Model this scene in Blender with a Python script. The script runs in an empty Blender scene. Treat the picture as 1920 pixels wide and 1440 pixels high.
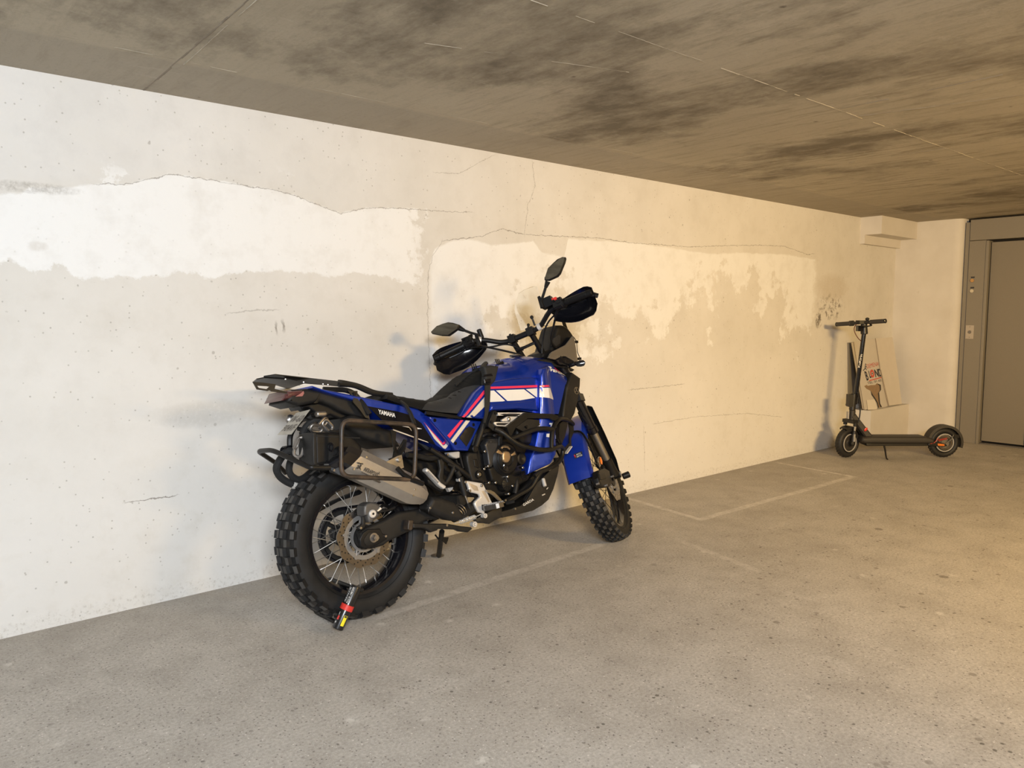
import bpy, bmesh, math, random
from mathutils import Vector, Matrix, Euler
PI = math.pi
rnd = random.Random(7)
S = bpy.context.scene
COL = S.collection

# ------------------------------------------------------------ camera, world, light, exposure
cam_data = bpy.data.cameras.new('camera')
cam_data.sensor_fit = 'HORIZONTAL'
cam_data.sensor_width = 36.0
cam_data.lens = 36.0 * 1440.0 / 1920.0
cam_data.clip_start = 0.05
cam = bpy.data.objects.new('camera', cam_data)
COL.objects.link(cam)
cam.matrix_world = Matrix.Translation((0,-3.4586,1.25)) @ Matrix([[0.757459,0.059079,-0.650204],[-0.652882,0.068542,-0.754352],[0.000000,0.995897,0.090490]]).to_4x4()
S.camera = cam

world = bpy.data.worlds.new('world')
S.world = world
world.use_nodes = True
wb = world.node_tree.nodes['Background']
wb.inputs[0].default_value = (0.9, 0.93, 1.0, 1)
wb.inputs[1].default_value = 0.15

def lamp(name, loc, target, size, energy, color, spread=180):
    d = bpy.data.lights.new(name, 'AREA')
    d.shape = 'RECTANGLE'; d.size, d.size_y = size
    d.energy = energy; d.color = color; d.spread = math.radians(spread)
    o = bpy.data.objects.new(name, d); COL.objects.link(o)
    o.location = loc
    v = Vector(target) - Vector(loc)
    o.rotation_euler = v.to_track_quat('-Z', 'Y').to_euler()
    return o
lamp('white_tube_light', (-0.6, -4.6, 2.0), (0.9, 0, 0.9), (1.3, 0.5), 260, (0.887, 0.937, 1.0))
lamp('warm_tube_light', (3.2, -5.4, 1.95), (7.2, 0, 0.9), (1.1, 0.35), 142, (1.0, 0.67, 0.275), 130)
S.view_settings.view_transform = 'Standard'
S.view_settings.look = 'None'
S.view_settings.gamma = 1.0
S.view_settings.use_curve_mapping = False
S.view_settings.exposure = 0.0

# ------------------------------------------------------------ helpers
def tag(o, label=None, cat=None, group=None, kind=None):
    if label: o['label'] = label
    if cat: o['category'] = cat
    if group: o['group'] = group
    if kind: o['kind'] = kind
    return o

def link(name, me, mat=None, parent=None, angle=32, label=None):
    o = bpy.data.objects.new(name, me); COL.objects.link(o)
    if mat is not None and not me.materials:
        me.materials.append(mat)
    if parent is not None: o.parent = parent
    if angle and len(me.polygons):
        me.polygons.foreach_set('use_smooth', [True] * len(me.polygons))
        me.set_sharp_from_angle(angle=math.radians(angle))
    if label: o['label'] = label
    return o

def empty(name, loc=(0, 0, 0), mat=None):
    o = bpy.data.objects.new(name, None); COL.objects.link(o)
    o.empty_display_size = 0.1
    o.location = loc
    if mat is not None: o.matrix_world = mat
    return o

def mesh(name, verts, faces):
    me = bpy.data.meshes.new(name)
    me.from_pydata([tuple(v) for v in verts], [], faces)
    bm = bmesh.new(); bm.from_mesh(me)
    bmesh.ops.recalc_face_normals(bm, faces=bm.faces)
    bm.to_mesh(me); bm.free()
    return me

class MB:
    """collects simple solids into one mesh"""
    def __init__(s): s.v = []; s.f = []
    def add(s, verts, faces):
        b = len(s.v); s.v += [tuple(v) for v in verts]; s.f += [[i + b for i in f] for f in faces]
        return s
    def box(s, lo, hi, M=None):
        v = [Vector((x, y, z)) for x in (lo[0], hi[0]) for y in (lo[1], hi[1]) for z in (lo[2], hi[2])]
        if M is not None: v = [M @ p for p in v]
        return s.add(v, [(0,1,3,2),(4,6,7,5),(0,4,5,1),(2,3,7,6),(0,2,6,4),(1,5,7,3)])
    def cyl(s, p0, p1, r0, r1=None, n=16, cap=True, bev=0.0):
        p0, p1 = Vector(p0), Vector(p1); r1 = r0 if r1 is None else r1
        d = (p1 - p0); L = d.length; d = d / L
        a = d.orthogonal().normalized(); b = d.cross(a)
        prof = [(0, r0), (L, r1)] if bev <= 0 else [(0, r0 - bev), (bev, r0), (L - bev, r1), (L, r1 - bev)]
        v = []; f = []
        for t, r in prof:
            for i in range(n):
                q = 2 * PI * i / n
                v.append(p0 + d * t + (a * math.cos(q) + b * math.sin(q)) * r)
        for k in range(len(prof) - 1):
            for i in range(n):
                j = (i + 1) % n
                f.append((k*n+i, k*n+j, (k+1)*n+j, (k+1)*n+i))
        if cap:
            f.append(tuple(range(n - 1, -1, -1))); f.append(tuple((len(prof)-1)*n + i for i in range(n)))
        return s.add(v, f)
    def tube(s, pts, r, n=10, closed=False, rad=0.0, flat=None):
        P = [Vector(p) for p in pts]
        if rad > 0: P = fillet(P, rad, closed)
        m = len(P); v = []; f = []
        T = []
        for i in range(m):
            if closed: t = P[(i+1) % m] - P[i-1]
            else: t = P[min(i+1, m-1)] - P[max(i-1, 0)]
            T.append(t.normalized())
        a = T[0].orthogonal().normalized()
        for i in range(m):
            a = (a - T[i] * a.dot(T[i]))
            a = a.normalized() if a.length > 1e-6 else T[i].orthogonal().normalized()
            b = T[i].cross(a)
            rr = r[min(i, len(r)-1)] if isinstance(r, (list, tuple)) else r
            for k in range(n):
                q = 2 * PI * k / n
                v.append(P[i] + (a * math.cos(q) + b * math.sin(q)) * rr)
        for i in range(m if closed else m - 1):
            i2 = (i + 1) % m
            off = 0
            if closed and i2 == 0:
                best = 1e9
                for o in range(n):
                    dd = (v[i*n] - v[o]).length
                    if dd < best: best, off = dd, o
            for k in range(n):
                k2 = (k + 1) % n
                f.append((i*n+k, i*n+k2, i2*n+(k2+off) % n, i2*n+(k+off) % n))
        if not closed:
            f.append(tuple(range(n-1, -1, -1))); f.append(tuple((m-1)*n+k for k in range(n)))
        return s.add(v, f)
    def loft(s, rings, cap=True, closed=True):
        n = len(rings[0]); v = [p for r in rings for p in r]; f = []
        for k in range(len(rings) - 1):
            for i in range(n if closed else n - 1):
                j = (i + 1) % n
                f.append((k*n+i, k*n+j, (k+1)*n+j, (k+1)*n+i))
        if cap and closed:
            f.append(tuple(range(n-1, -1, -1))); f.append(tuple((len(rings)-1)*n+i for i in range(n)))
        return s.add(v, f)
    def lathe(s, prof, c=(0,0,0), axis='y', n=48, closed=False, a0=0.0, a1=2*PI):
        full = abs(a1 - a0 - 2*PI) < 1e-6
        m = n if full else n + 1
        v = []; f = []; k = len(prof)
        for i in range(m):
            q = a0 + (a1 - a0) * i / n
            for (h, r) in prof:
                x, z = r * math.cos(q), r * math.sin(q)
                v.append((c[0]+x, c[1]+h, c[2]+z) if axis == 'y' else (c[0]+x, c[1]+z, c[2]+h) if axis == 'z' else (c[0]+h, c[1]+x, c[2]+z))
        for i in range(n):
            i2 = (i + 1) % m
            for j in range(k if closed else k - 1):
                j2 = (j + 1) % k
                f.append((i*k+j, i*k+j2, i2*k+j2, i2*k+j))
        return s.add(v, f)
    def ball(s, c, r, n=12, m=8, sc=(1,1,1)):
        v = []; f = []
        for i in range(m + 1):
            t = PI * i / m
            for k in range(n):
                q = 2 * PI * k / n
                v.append((c[0]+r*sc[0]*math.sin(t)*math.cos(q), c[1]+r*sc[1]*math.sin(t)*math.sin(q), c[2]+r*sc[2]*math.cos(t)))
        for i in range(m):
            for k in range(n):
                k2 = (k+1) % n
                f.append((i*n+k, i*n+k2, (i+1)*n+k2, (i+1)*n+k))
        return s.add(v, f)
    def prism(s, poly, w0, w1, fr=None):
        fr = fr or XZ
        n = len(poly)
        v = [fr(u, t, w0) for u, t in poly] + [fr(u, t, w1) for u, t in poly]
        f = [tuple(range(n)), tuple(range(2*n-1, n-1, -1))] + [(i, (i+1) % n, (i+1) % n + n, i+n) for i in range(n)]
        return s.add(v, f)
    def xf(s, M):
        s.v = [tuple(M @ Vector(p)) for p in s.v]; return s
    def build(s, name, mat=None, parent=None, angle=32, label=None, st=False):
        if st: s.xf(STEER)
        me = mesh(name, s.v, s.f)
        return link(name, me, mat, parent, angle, label)

def XZ(u, v, w): return Vector((u, w, v))
def YZ(u, v, w): return Vector((w, u, v))
def XY(u, v, w): return Vector((u, v, w))

def fillet(P, rad, closed):
    out = []; m = len(P)
    for i in range(m):
        if not closed and i in (0, m-1):
            out.append(P[i]); continue
        a, b, c = P[i-1], P[i], P[(i+1) % m]
        u, w = (a - b), (c - b)
        r = min(rad, u.length * 0.48, w.length * 0.48)
        p0, p1 = b + u.normalized()*r, b + w.normalized()*r
        for k in range(7):
            t = k / 6
            out.append(p0*(1-t)**2 + b*2*t*(1-t) + p1*t*t)
    return out

def seg_dist(p, a, b):
    dx, dy = b[0]-a[0], b[1]-a[1]
    L = dx*dx + dy*dy
    t = 0 if L == 0 else max(0, min(1, ((p[0]-a[0])*dx + (p[1]-a[1])*dy) / L))
    return math.hypot(p[0]-a[0]-t*dx, p[1]-a[1]-t*dy)

def grid_poly(poly, h, rings=()):
    """planar polygon cut by a grid (after contour-parallel rings): returns (2d verts, faces)"""
    bm = bmesh.new()
    vs = [bm.verts.new((u, v, 0)) for u, v in poly]
    face = bm.faces.new(vs)
    bm.normal_update()
    for t in rings:
        bmesh.ops.inset_region(bm, faces=[face], thickness=t, use_even_offset=True, use_boundary=True)
    if rings:
        lo = (min(p[0] for p in poly) - 1e-4, min(p[1] for p in poly) - 1e-4); hi = (max(p[0] for p in poly) + 1e-4, max(p[1] for p in poly) + 1e-4)
        if any(not (lo[0] <= v.co.x <= hi[0] and lo[1] <= v.co.y <= hi[1]) for v in bm.verts):
            bm.free(); return grid_poly(poly, h)
        h = max(h * 2.2, 0.02)
    lo = (min(p[0] for p in poly), min(p[1] for p in poly)); hi = (max(p[0] for p in poly), max(p[1] for p in poly))
    for ax in (0, 1):
        n = int((hi[ax] - lo[ax]) / h)
        for i in range(1, n + 1):
            co = [0, 0, 0]; co[ax] = lo[ax] + i * (hi[ax]-lo[ax]) / (n + 1)
            no = [0, 0, 0]; no[ax] = 1
            bmesh.ops.bisect_plane(bm, geom=bm.verts[:] + bm.edges[:] + bm.faces[:], plane_co=co, plane_no=no, dist=1e-5)
    bmesh.ops.triangulate(bm, faces=[f for f in bm.faces if len(f.verts) > 4])
    bm.verts.index_update()
    V = [(v.co.x, v.co.y) for v in bm.verts]
    F = [[v.index for v in f.verts] for f in bm.faces]
    bm.free()
    return V, F

def slab(poly, w0, w1, R=0.0, h=None, soft=None, off=None, fr=None, Rw=None, mb=None):
    """solid from a side outline: between w0 and w1, edges rounded over R; off(u,v) moves the w0 face"""
    fr = fr or XZ; mb = mb or MB()
    off = off or (lambda u, v: 0.0)
    edges = [(poly[i], poly[(i+1) % len(poly)]) for i in range(len(poly))]
    if soft is not None: edges = [edges[i] for i in soft]
    half = abs(w1 - w0) / 2
    Rw = min(R if Rw is None else Rw, half * 0.98)
    sg = 1 if w1 > w0 else -1
    def inset(u, v):
        if R <= 0: return 0.0
        d = min(seg_dist((u, v), a, b) for a, b in edges)
        if d >= R: return 0.0
        t = 1 - d / R
        return Rw * (1 - math.sqrt(max(0, 1 - t*t)))
    P = poly
    rings = (R*0.10, R*0.22, R*0.33, R*0.36) if (R >= 0.004 and soft is None) else ()
    V, F = grid_poly(P, h or max(R / 3, 0.008), rings)
    n = len(V)
    v = []
    for u, t in V: v.append(fr(u, t, w0 + sg * inset(u, t) + off(u, t)))
    for u, t in V: v.append(fr(u, t, w1 - sg * inset(u, t)))
    f = [list(x) for x in F] + [[i + n for i in reversed(x)] for x in F]
    cnt = {}
    for x in F:
        for i in range(len(x)):
            e = (x[i], x[(i+1) % len(x)])
            k = (min(e), max(e)); cnt[k] = cnt.get(k, []) + [e]
    for k, es in cnt.items():
        if len(es) == 1:
            a, b = es[0]; f.append([b, a, a + n, b + n])
    mb.add(v, f)
    mb.surf = lambda u, t: w0 + sg * inset(u, t) + off(u, t)
    return mb

def skin(poly, surf, th=0.0012, h=0.02, fr=None, mb=None):
    """thin print or film lying on a surface w = surf(u,v), raised towards -w"""
    fr = fr or XZ; mb = mb or MB()
    V, F = grid_poly(poly, h); n = len(V)
    v = [fr(u, t, surf(u, t) - th) for u, t in V] + [fr(u, t, surf(u, t) + th) for u, t in V]
    f = [list(x) for x in F] + [[i + n for i in reversed(x)] for x in F]
    cnt = {}
    for x in F:
        for i in range(len(x)):
            e = (x[i], x[(i+1) % len(x)]); k = (min(e), max(e)); cnt[k] = cnt.get(k, []) + [e]
    for k, es in cnt.items():
        if len(es) == 1:
            a, b = es[0]; f.append([b, a, a + n, b + n])
    return mb.add(v, f)

def text_mesh(body, bold=0.0, shear=0.0, space=1.0):
    c = bpy.data.curves.new('lettering', 'FONT')
    c.body = body; c.size = 1.0; c.offset = bold; c.shear = shear; c.space_character = space; c.resolution_u = 2
    o = bpy.data.objects.new('lettering', c); COL.objects.link(o)
    bpy.context.view_layer.update()
    dg = bpy.context.evaluated_depsgraph_get()
    me = bpy.data.meshes.new_from_object(o.evaluated_get(dg))
    bpy.data.objects.remove(o); bpy.data.curves.remove(c)
    return me

def lettering(name, body, o0, ux, vy, mat, parent, width=None, height=None, bold=0.0, shear=0.0, space=1.0, surf=None, st=False, label=None):
    """flat letters with baseline start o0, along ux, up vy; scaled to width/height"""
    me = text_mesh(body, bold, shear, space)
    xs = [v.co.x for v in me.vertices]; ys = [v.co.y for v in me.vertices]
    w, hh = max(xs)-min(xs), max(ys)-min(ys)
    sx = width / w if width else height / hh
    sy = height / hh if height else sx
    x0, y0 = min(xs), min(ys)
    o0 = Vector(o0); ux = Vector(ux).normalized(); vy = Vector(vy).normalized()
    for v in me.vertices:
        p = o0 + ux * ((v.co.x - x0) * sx) + vy * ((v.co.y - y0) * sy)
        if surf: p.y = surf(p.x, p.z) - 0.002
        if st: p = STEER @ p
        v.co = p
    me.materials.clear(); me.materials.append(mat)
    return link(name, me, mat, parent, 0, label)

# ------------------------------------------------------------ materials
def new_mat(name):
    m = bpy.data.materials.new(name); m.use_nodes = True
    nt = m.node_tree; b = nt.nodes['Principled BSDF']
    return m, nt, b

def mat(name, col, rough=0.5, metal=0.0, var=0.12, scale=40.0, coat=0.0, dirt=None, dirt_amt=0.0, bump=0.0, spec=0.5, dscale=9.0):
    m, nt, b = new_mat(name)
    N, L = nt.nodes, nt.links
    tc = N.new('ShaderNodeTexCoord')
    nz = N.new('ShaderNodeTexNoise'); nz.inputs['Scale'].default_value = scale; nz.inputs['Detail'].default_value = 4
    L.new(tc.outputs['Object'], nz.inputs['Vector'])
    mr = N.new('ShaderNodeMapRange'); L.new(nz.outputs['Fac'], mr.inputs['Value'])
    mr.inputs['To Min'].default_value = 1 - var; mr.inputs['To Max'].default_value = 1 + var
    mx = N.new('ShaderNodeMix'); mx.data_type = 'RGBA'; mx.blend_type = 'MULTIPLY'
    mx.inputs['Factor'].default_value = 1
    mx.inputs[6].default_value = (*col, 1); L.new(mr.outputs['Result'], mx.inputs[7])
    out = mx.outputs[2]
    if dirt:
        dn = N.new('ShaderNodeTexNoise'); dn.inputs['Scale'].default_value = dscale; dn.inputs['Detail'].default_value = 6; dn.inputs['Roughness'].default_value = 0.65
        L.new(tc.outputs['Object'], dn.inputs['Vector'])
        dr = N.new('ShaderNodeMapRange'); L.new(dn.outputs['Fac'], dr.inputs['Value'])
        dr.inputs['From Min'].default_value = 0.38; dr.inputs['From Max'].default_value = 0.72
        dr.inputs['To Max'].default_value = dirt_amt
        m2 = N.new('ShaderNodeMix'); m2.data_type = 'RGBA'
        L.new(dr.outputs['Result'], m2.inputs['Factor']); L.new(out, m2.inputs[6]); m2.inputs[7].default_value = (*dirt, 1)
        out = m2.outputs[2]
        rr = N.new('ShaderNodeMapRange'); L.new(dr.outputs['Result'], rr.inputs['Value'])
        rr.inputs['To Min'].default_value = rough; rr.inputs['To Max'].default_value = min(1, rough + 0.45)
        L.new(rr.outputs['Result'], b.inputs['Roughness'])
    else:
        b.inputs['Roughness'].default_value = rough
    L.new(out, b.inputs['Base Color'])
    b.inputs['Metallic'].default_value = metal
    b.inputs['Coat Weight'].default_value = coat
    b.inputs['Coat Roughness'].default_value = 0.08
    b.inputs['Specular IOR Level'].default_value = spec
    if bump > 0:
        bp = N.new('ShaderNodeBump'); bp.inputs['Strength'].default_value = bump; bp.inputs['Distance'].default_value = 0.002
        L.new(nz.outputs['Fac'], bp.inputs['Height']); L.new(bp.outputs['Normal'], b.inputs['Normal'])
    return m

DUST = (0.115, 0.098, 0.076)
M_blue = mat('blue_paint', (0.005, 0.034, 0.35), 0.33, 0.55, 0.05, 300, coat=0.7)
M_blue_plain = mat('blue_plastic', (0.006, 0.028, 0.27), 0.38, 0.0, 0.06, 60, coat=0.4)
M_white = mat('white_print', (0.74, 0.72, 0.68), 0.35, 0, 0.05, 30, coat=0.5)
M_cream = mat('cream_print', (0.62, 0.55, 0.45), 0.4, 0, 0.05, 30, coat=0.5)
M_red = mat('red_print', (0.72, 0.03, 0.09), 0.35, 0, 0.05, 30, coat=0.5)
M_black = mat('black_plastic', (0.0045, 0.0045, 0.005), 0.45, 0, 0.2, 60, dirt=DUST, dirt_amt=0.05, spec=0.28)
M_gloss = mat('gloss_black', (0.006, 0.006, 0.008), 0.16, 0, 0.1, 40, coat=0.3)
M_dusty = mat('dusty_black', (0.0085, 0.0083, 0.0083), 0.5, 0, 0.25, 50, dirt=DUST, dirt_amt=0.12, spec=0.3)
M_tubeblk = mat('black_powdercoat', (0.006, 0.0058, 0.0058), 0.4, 0, 0.2, 90, dirt=DUST, dirt_amt=0.10, spec=0.32)
M_rust = mat('worn_rusty_steel', (0.018, 0.015, 0.013), 0.42, 0.1, 0.3, 60, dirt=(0.16, 0.095, 0.05), dirt_amt=0.62, dscale=16)
M_rubber = mat('tyre_rubber', (0.0075, 0.0075, 0.0077), 0.6, 0, 0.2, 70, dirt=(0.040, 0.036, 0.032), dirt_amt=0.3, spec=0.35, bump=0.15, dscale=14)
M_tread = mat('tread_rubber', (0.042, 0.040, 0.038), 0.6, 0, 0.2, 70, dirt=(0.105, 0.097, 0.087), dirt_amt=0.5, bump=0.15, dscale=20)
M_steel = mat('bright_steel', (0.62, 0.60, 0.57), 0.28, 1.0, 0.1, 80)
M_dullsteel = mat('dull_steel', (0.32, 0.30, 0.28), 0.42, 1.0, 0.2, 60, dirt=DUST, dirt_amt=0.3)
M_caliper = mat('grey_caliper', (0.105, 0.10, 0.095), 0.45, 0.5, 0.2, 60, dirt=DUST, dirt_amt=0.3)
M_carrier = mat('disc_carrier_grey', (0.26, 0.25, 0.24), 0.45, 0.6, 0.1, 60)
M_disc = mat('brake_disc_steel', (0.27, 0.245, 0.225), 0.30, 1.0, 0.15, 120)
M_alu = mat('cast_aluminium', (0.72, 0.69, 0.65), 0.38, 0.45, 0.08, 50)
M_titan = mat('titanium', (0.40, 0.365, 0.32), 0.40, 0.7, 0.1, 40, dirt=(0.23, 0.20, 0.165), dirt_amt=0.45)
M_gold = mat('bronze_cover', (0.42, 0.30, 0.18), 0.42, 0.8, 0.15, 60)
M_seat = mat('seat_cover', (0.0065, 0.0065, 0.0065), 0.7, 0, 0.15, 200, bump=0.2, spec=0.22)
M_seatgrey = mat('grey_seat_cover', (0.029, 0.030, 0.032), 0.5, 0, 0.12, 200, bump=0.15, spec=0.3)
M_web = mat('black_webbing', (0.009, 0.009, 0.009), 0.75, 0, 0.25, 300, bump=0.3)
M_redlens = mat('red_lens', (0.085, 0.026, 0.024), 0.35, 0, 0.2, 30, coat=0.3)
M_orange = mat('orange_reflector', (0.75, 0.2, 0.03), 0.25, 0, 0.1, 80, coat=0.5)
M_smoke = mat('smoked_shield', (0.185, 0.158, 0.122), 0.2, 0.45, 0.05, 20, coat=0.8)
M_plate = mat('plate_white', (0.48, 0.45, 0.39), 0.5, 0, 0.15, 20, dirt=(0.30, 0.25, 0.18), dirt_amt=0.6)
M_ink = mat('dark_ink', (0.03, 0.03, 0.035), 0.6)
M_etch = mat('etched_dark', (0.035, 0.028, 0.022), 0.6)
M_mirror = mat('mirror_glass', (0.42, 0.42, 0.40), 0.02, 1.0, 0.0)
M_yellow = mat('yellow_label', (0.85, 0.72, 0.03), 0.4)
M_bandred = mat('red_plastic', (0.62, 0.035, 0.025), 0.35, coat=0.3)
M_clear, nt, b = new_mat('clear_screen')
b.inputs['Base Color'].default_value = (0.9, 0.9, 0.88, 1); b.inputs['Transmission Weight'].default_value = 1.0
b.inputs['Roughness'].default_value = 0.03; b.inputs['IOR'].default_value = 1.12
M_resv = mat('cloudy_reservoir', (0.42, 0.40, 0.37), 0.35, 0, 0.1, 40)

# ------------------------------------------------------------ shader helpers for the room
class G:
    def __init__(s, name):
        s.m, s.nt, s.b = new_mat(name); s.N, s.L = s.nt.nodes, s.nt.links
        tc = s.N.new('ShaderNodeTexCoord'); s.co = tc.outputs['Object']
        sp = s.N.new('ShaderNodeSeparateXYZ'); s.L.new(s.co, sp.inputs[0])
        s.x, s.y, s.z = sp.outputs
    def put(s, sock, v):
        if isinstance(v, (int, float)): sock.default_value = v
        elif isinstance(v, tuple): sock.default_value = (*v, 1) if len(v) == 3 and sock.type == 'RGBA' else v
        else: s.L.new(v, sock)
    def math(s, op, a, b=0.0, c=None, clamp=False):
        n = s.N.new('ShaderNodeMath'); n.operation = op; n.use_clamp = clamp
        s.put(n.inputs[0], a); s.put(n.inputs[1], b)
        if c is not None: s.put(n.inputs[2], c)
        return n.outputs[0]
    def noise(s, scale, detail=4, rough=0.55, stretch=None, off=(0, 0, 0)):
        v = s.co
        if stretch or off != (0, 0, 0):
            mp = s.N.new('ShaderNodeMapping'); s.L.new(s.co, mp.inputs[0])
            mp.inputs['Scale'].default_value = stretch or (1, 1, 1); mp.inputs['Location'].default_value = off
            v = mp.outputs[0]
        n = s.N.new('ShaderNodeTexNoise'); s.L.new(v, n.inputs['Vector'])
        n.inputs['Scale'].default_value = scale; n.inputs['Detail'].default_value = detail; n.inputs['Roughness'].default_value = rough
        return n.outputs['Fac']
    def voro(s, scale, off=(0, 0, 0)):
        mp = s.N.new('ShaderNodeMapping'); s.L.new(s.co, mp.inputs[0]); mp.inputs['Location'].default_value = off
        n = s.N.new('ShaderNodeTexVoronoi'); s.L.new(mp.outputs[0], n.inputs['Vector']); n.inputs['Scale'].default_value = scale
        return n.outputs['Distance'], n.outputs['Color']
    def ramp(s, v, lo, hi, a=0.0, b=1.0):
        n = s.N.new('ShaderNodeMapRange'); s.put(n.inputs['Value'], v)
        n.inputs['From Min'].default_value = lo; n.inputs['From Max'].default_value = hi
        n.inputs['To Min'].default_value = a; n.inputs['To Max'].default_value = b
        return n.outputs[0]
    def curve(s, v, pts, vmax, omax):
        """piecewise linear lookup"""
        n = s.N.new('ShaderNodeFloatCurve'); n.inputs[0].default_value = 1
        s.L.new(s.math('DIVIDE', v, vmax), n.inputs[1])
        c = n.mapping.curves[0]
        pts = sorted(pts)
        q = [(min(max(p[0]/vmax, 0), 1), min(max(p[1]/omax, 0), 1)) for p in pts]
        c.points[0].location = (0, q[0][1]); c.points[1].location = (1, q[-1][1])
        for a in q:
            if 0.0005 < a[0] < 0.9995: c.points.new(*a)
        for p in c.points: p.handle_type = 'VECTOR'
        n.mapping.update()
        return s.math('MULTIPLY', n.outputs[0], omax)
    def mix(s, f, a, b):
        n = s.N.new('ShaderNodeMix'); n.data_type = 'RGBA'
        s.put(n.inputs[0], f); s.put(n.inputs[6], a); s.put(n.inputs[7], b)
        return n.outputs[2]
    def mul(s, *a):
        r = a[0]
        for b in a[1:]: r = s.math('MULTIPLY', r, b)
        return r
    def add(s, *a):
        r = a[0]
        for b in a[1:]: r = s.math('ADD', r, b)
        return r
    def rng(s, v, lo, hi, soft=0.01):
        return s.mul(s.ramp(v, lo - soft, lo + soft), s.ramp(v, hi + soft, hi - soft))
    def bump(s, h, strength=0.3, dist=0.004):
        n = s.N.new('ShaderNodeBump'); n.inputs['Strength'].default_value = strength; n.inputs['Distance'].default_value = dist
        s.L.new(h, n.inputs['Height']); s.L.new(n.outputs[0], s.b.inputs['Normal'])

# ---- patched and cracked plaster wall
g = G('patched_plaster')
n_big = g.noise(1.6, 5, 0.6); n_mid = g.noise(7, 6, 0.65); n_fine = g.noise(60, 5, 0.7); n_edge = g.noise(14, 6, 0.7, off=(3, 1, 7))
jit = g.math('MULTIPLY', g.math('SUBTRACT', n_edge, 0.5), 0.10)
upper = g.curve(g.x, [(0.458,1.6924),(0.5266,1.7072),(0.5662,1.7352),(0.6703,1.7401),(0.7842,1.7666),(0.903,1.7794),(1.0076,1.817),(1.0725,1.842),(1.127,1.8394),(1.2511,1.8353),(1.3936,1.8252),(1.5444,1.8218),(1.6494,1.8029),(1.7582,1.7706),(1.8717,1.7421),(1.9913,1.7784),(2.147,1.7975),(2.3789,1.8069),(2.5194,1.8048),(2.7041,1.8146),(3.1501,1.7891)], 8.4, 2.2)
lower = g.curve(g.x, [(0.4452,1.4396),(0.4967,1.4498),(0.5384,1.4152),(0.5672,1.3918),(0.6147,1.4468),(0.6525,1.436),(0.7029,1.396),(0.8069,1.3971),(0.9913,1.4072),(1.0566,1.4273),(1.1452,1.4281),(1.213,1.4095),(1.3322,1.4322),(1.4565,1.4462),(1.56,1.4548),(1.6397,1.4427),(1.7503,1.4464),(1.8123,1.4226),(1.8946,1.4513),(2.0464,1.4511),(2.2057,1.4259),(2.3737,1.3765)], 8.4, 2.2)
wz = g.add(g.z, jit)
m1 = g.mul(g.ramp(g.math('SUBTRACT', g.add(g.z, g.math('MULTIPLY', jit, 0.35)), upper), 0.006, -0.004), g.ramp(g.math('SUBTRACT', wz, lower), -0.004, 0.006))
x1 = (2.329,0,1.6434)[0]
m1 = g.mul(m1, g.ramp(g.add(g.x, g.math('MULTIPLY', g.math('SUBTRACT', n_edge, 0.5), 0.55)), x1 + 0.02, x1 - 0.03))
# second, patchy white field right of it
up2 = g.curve(g.x, [(2.3745,1.4478),(2.418,1.5977),(2.5542,1.6574),(2.7033,1.6696),(2.8195,1.6436),(2.9811,1.6622),(3.1504,1.688),(3.2208,1.6219),(3.4119,1.6054),(3.439,1.7189),(3.6119,1.723),(4.1375,1.734),(4.4291,1.7214),(4.9423,1.7025),(5.4436,1.7362),(6.0915,1.7516),(6.452,1.7323),(8.4466,1.7467)], 8.4, 2.2)
lo2 = g.curve(g.x, [(2.3647,0.6373),(2.5474,0.8608),(2.8578,1.0924),(3.152,1.215),(3.6201,1.0749),(4.0383,1.1744),(4.3877,1.0573),(4.6259,1.3631),(4.9618,1.2062),(5.3073,1.4554),(5.7772,1.3781),(6.3167,1.0131),(6.5841,1.1983),(6.7154,1.3904),(8.5079,1.1889)], 8.4, 2.2)
x2a, x2b = (2.3927,0,1.2188)[0], (6.5381,0,1.5767)[0]
patch_n = g.noise(3.4, 7, 0.68, off=(5, 2, 3))
jit2 = g.math('MULTIPLY', g.math('SUBTRACT', g.noise(9, 6, 0.7, off=(9, 2, 4)), 0.5), 0.22)
den = g.math('MULTIPLY', g.math('SUBTRACT', g.math('SUBTRACT', g.z, lo2), 0.10), 0.42)
f2 = g.ramp(g.add(g.math('MULTIPLY', patch_n, 0.75), g.math('MULTIPLY', g.noise(11, 6, 0.7, off=(4, 4, 8)), 0.25), den), 0.475, 0.515)
top2 = g.ramp(g.math('SUBTRACT', g.add(g.z, g.math('MULTIPLY', jit2, 0.18)), up2), 0.006, -0.006)
m2 = g.mul(f2, top2, g.ramp(g.x, x2a - 0.01, x2a + 0.02), g.ramp(g.add(g.x, g.math('MULTIPLY', jit2, 1.2)), x2b + 0.03, x2b - 0.03))
# small loose patches of old paint above the first crack
m3 = g.mul(g.ramp(g.noise(4.0, 6, 0.7, off=(1, 8, 2)), 0.60, 0.63), g.ramp(g.math('SUBTRACT', g.z, upper), 0.12, 0.03), g.ramp(g.math('SUBTRACT', g.z, upper), -0.02, 0.0), g.ramp(g.x, 2.4, 2.2), 0.75)
white = g.math('MAXIMUM', g.math('MAXIMUM', m1, m2), m3)
plaster_a, plaster_b = (0.72, 0.69, 0.64), (0.645, 0.615, 0.56)
plaster = g.mix(g.ramp(n_big, 0.35, 0.68), plaster_a, plaster_b)
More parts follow.
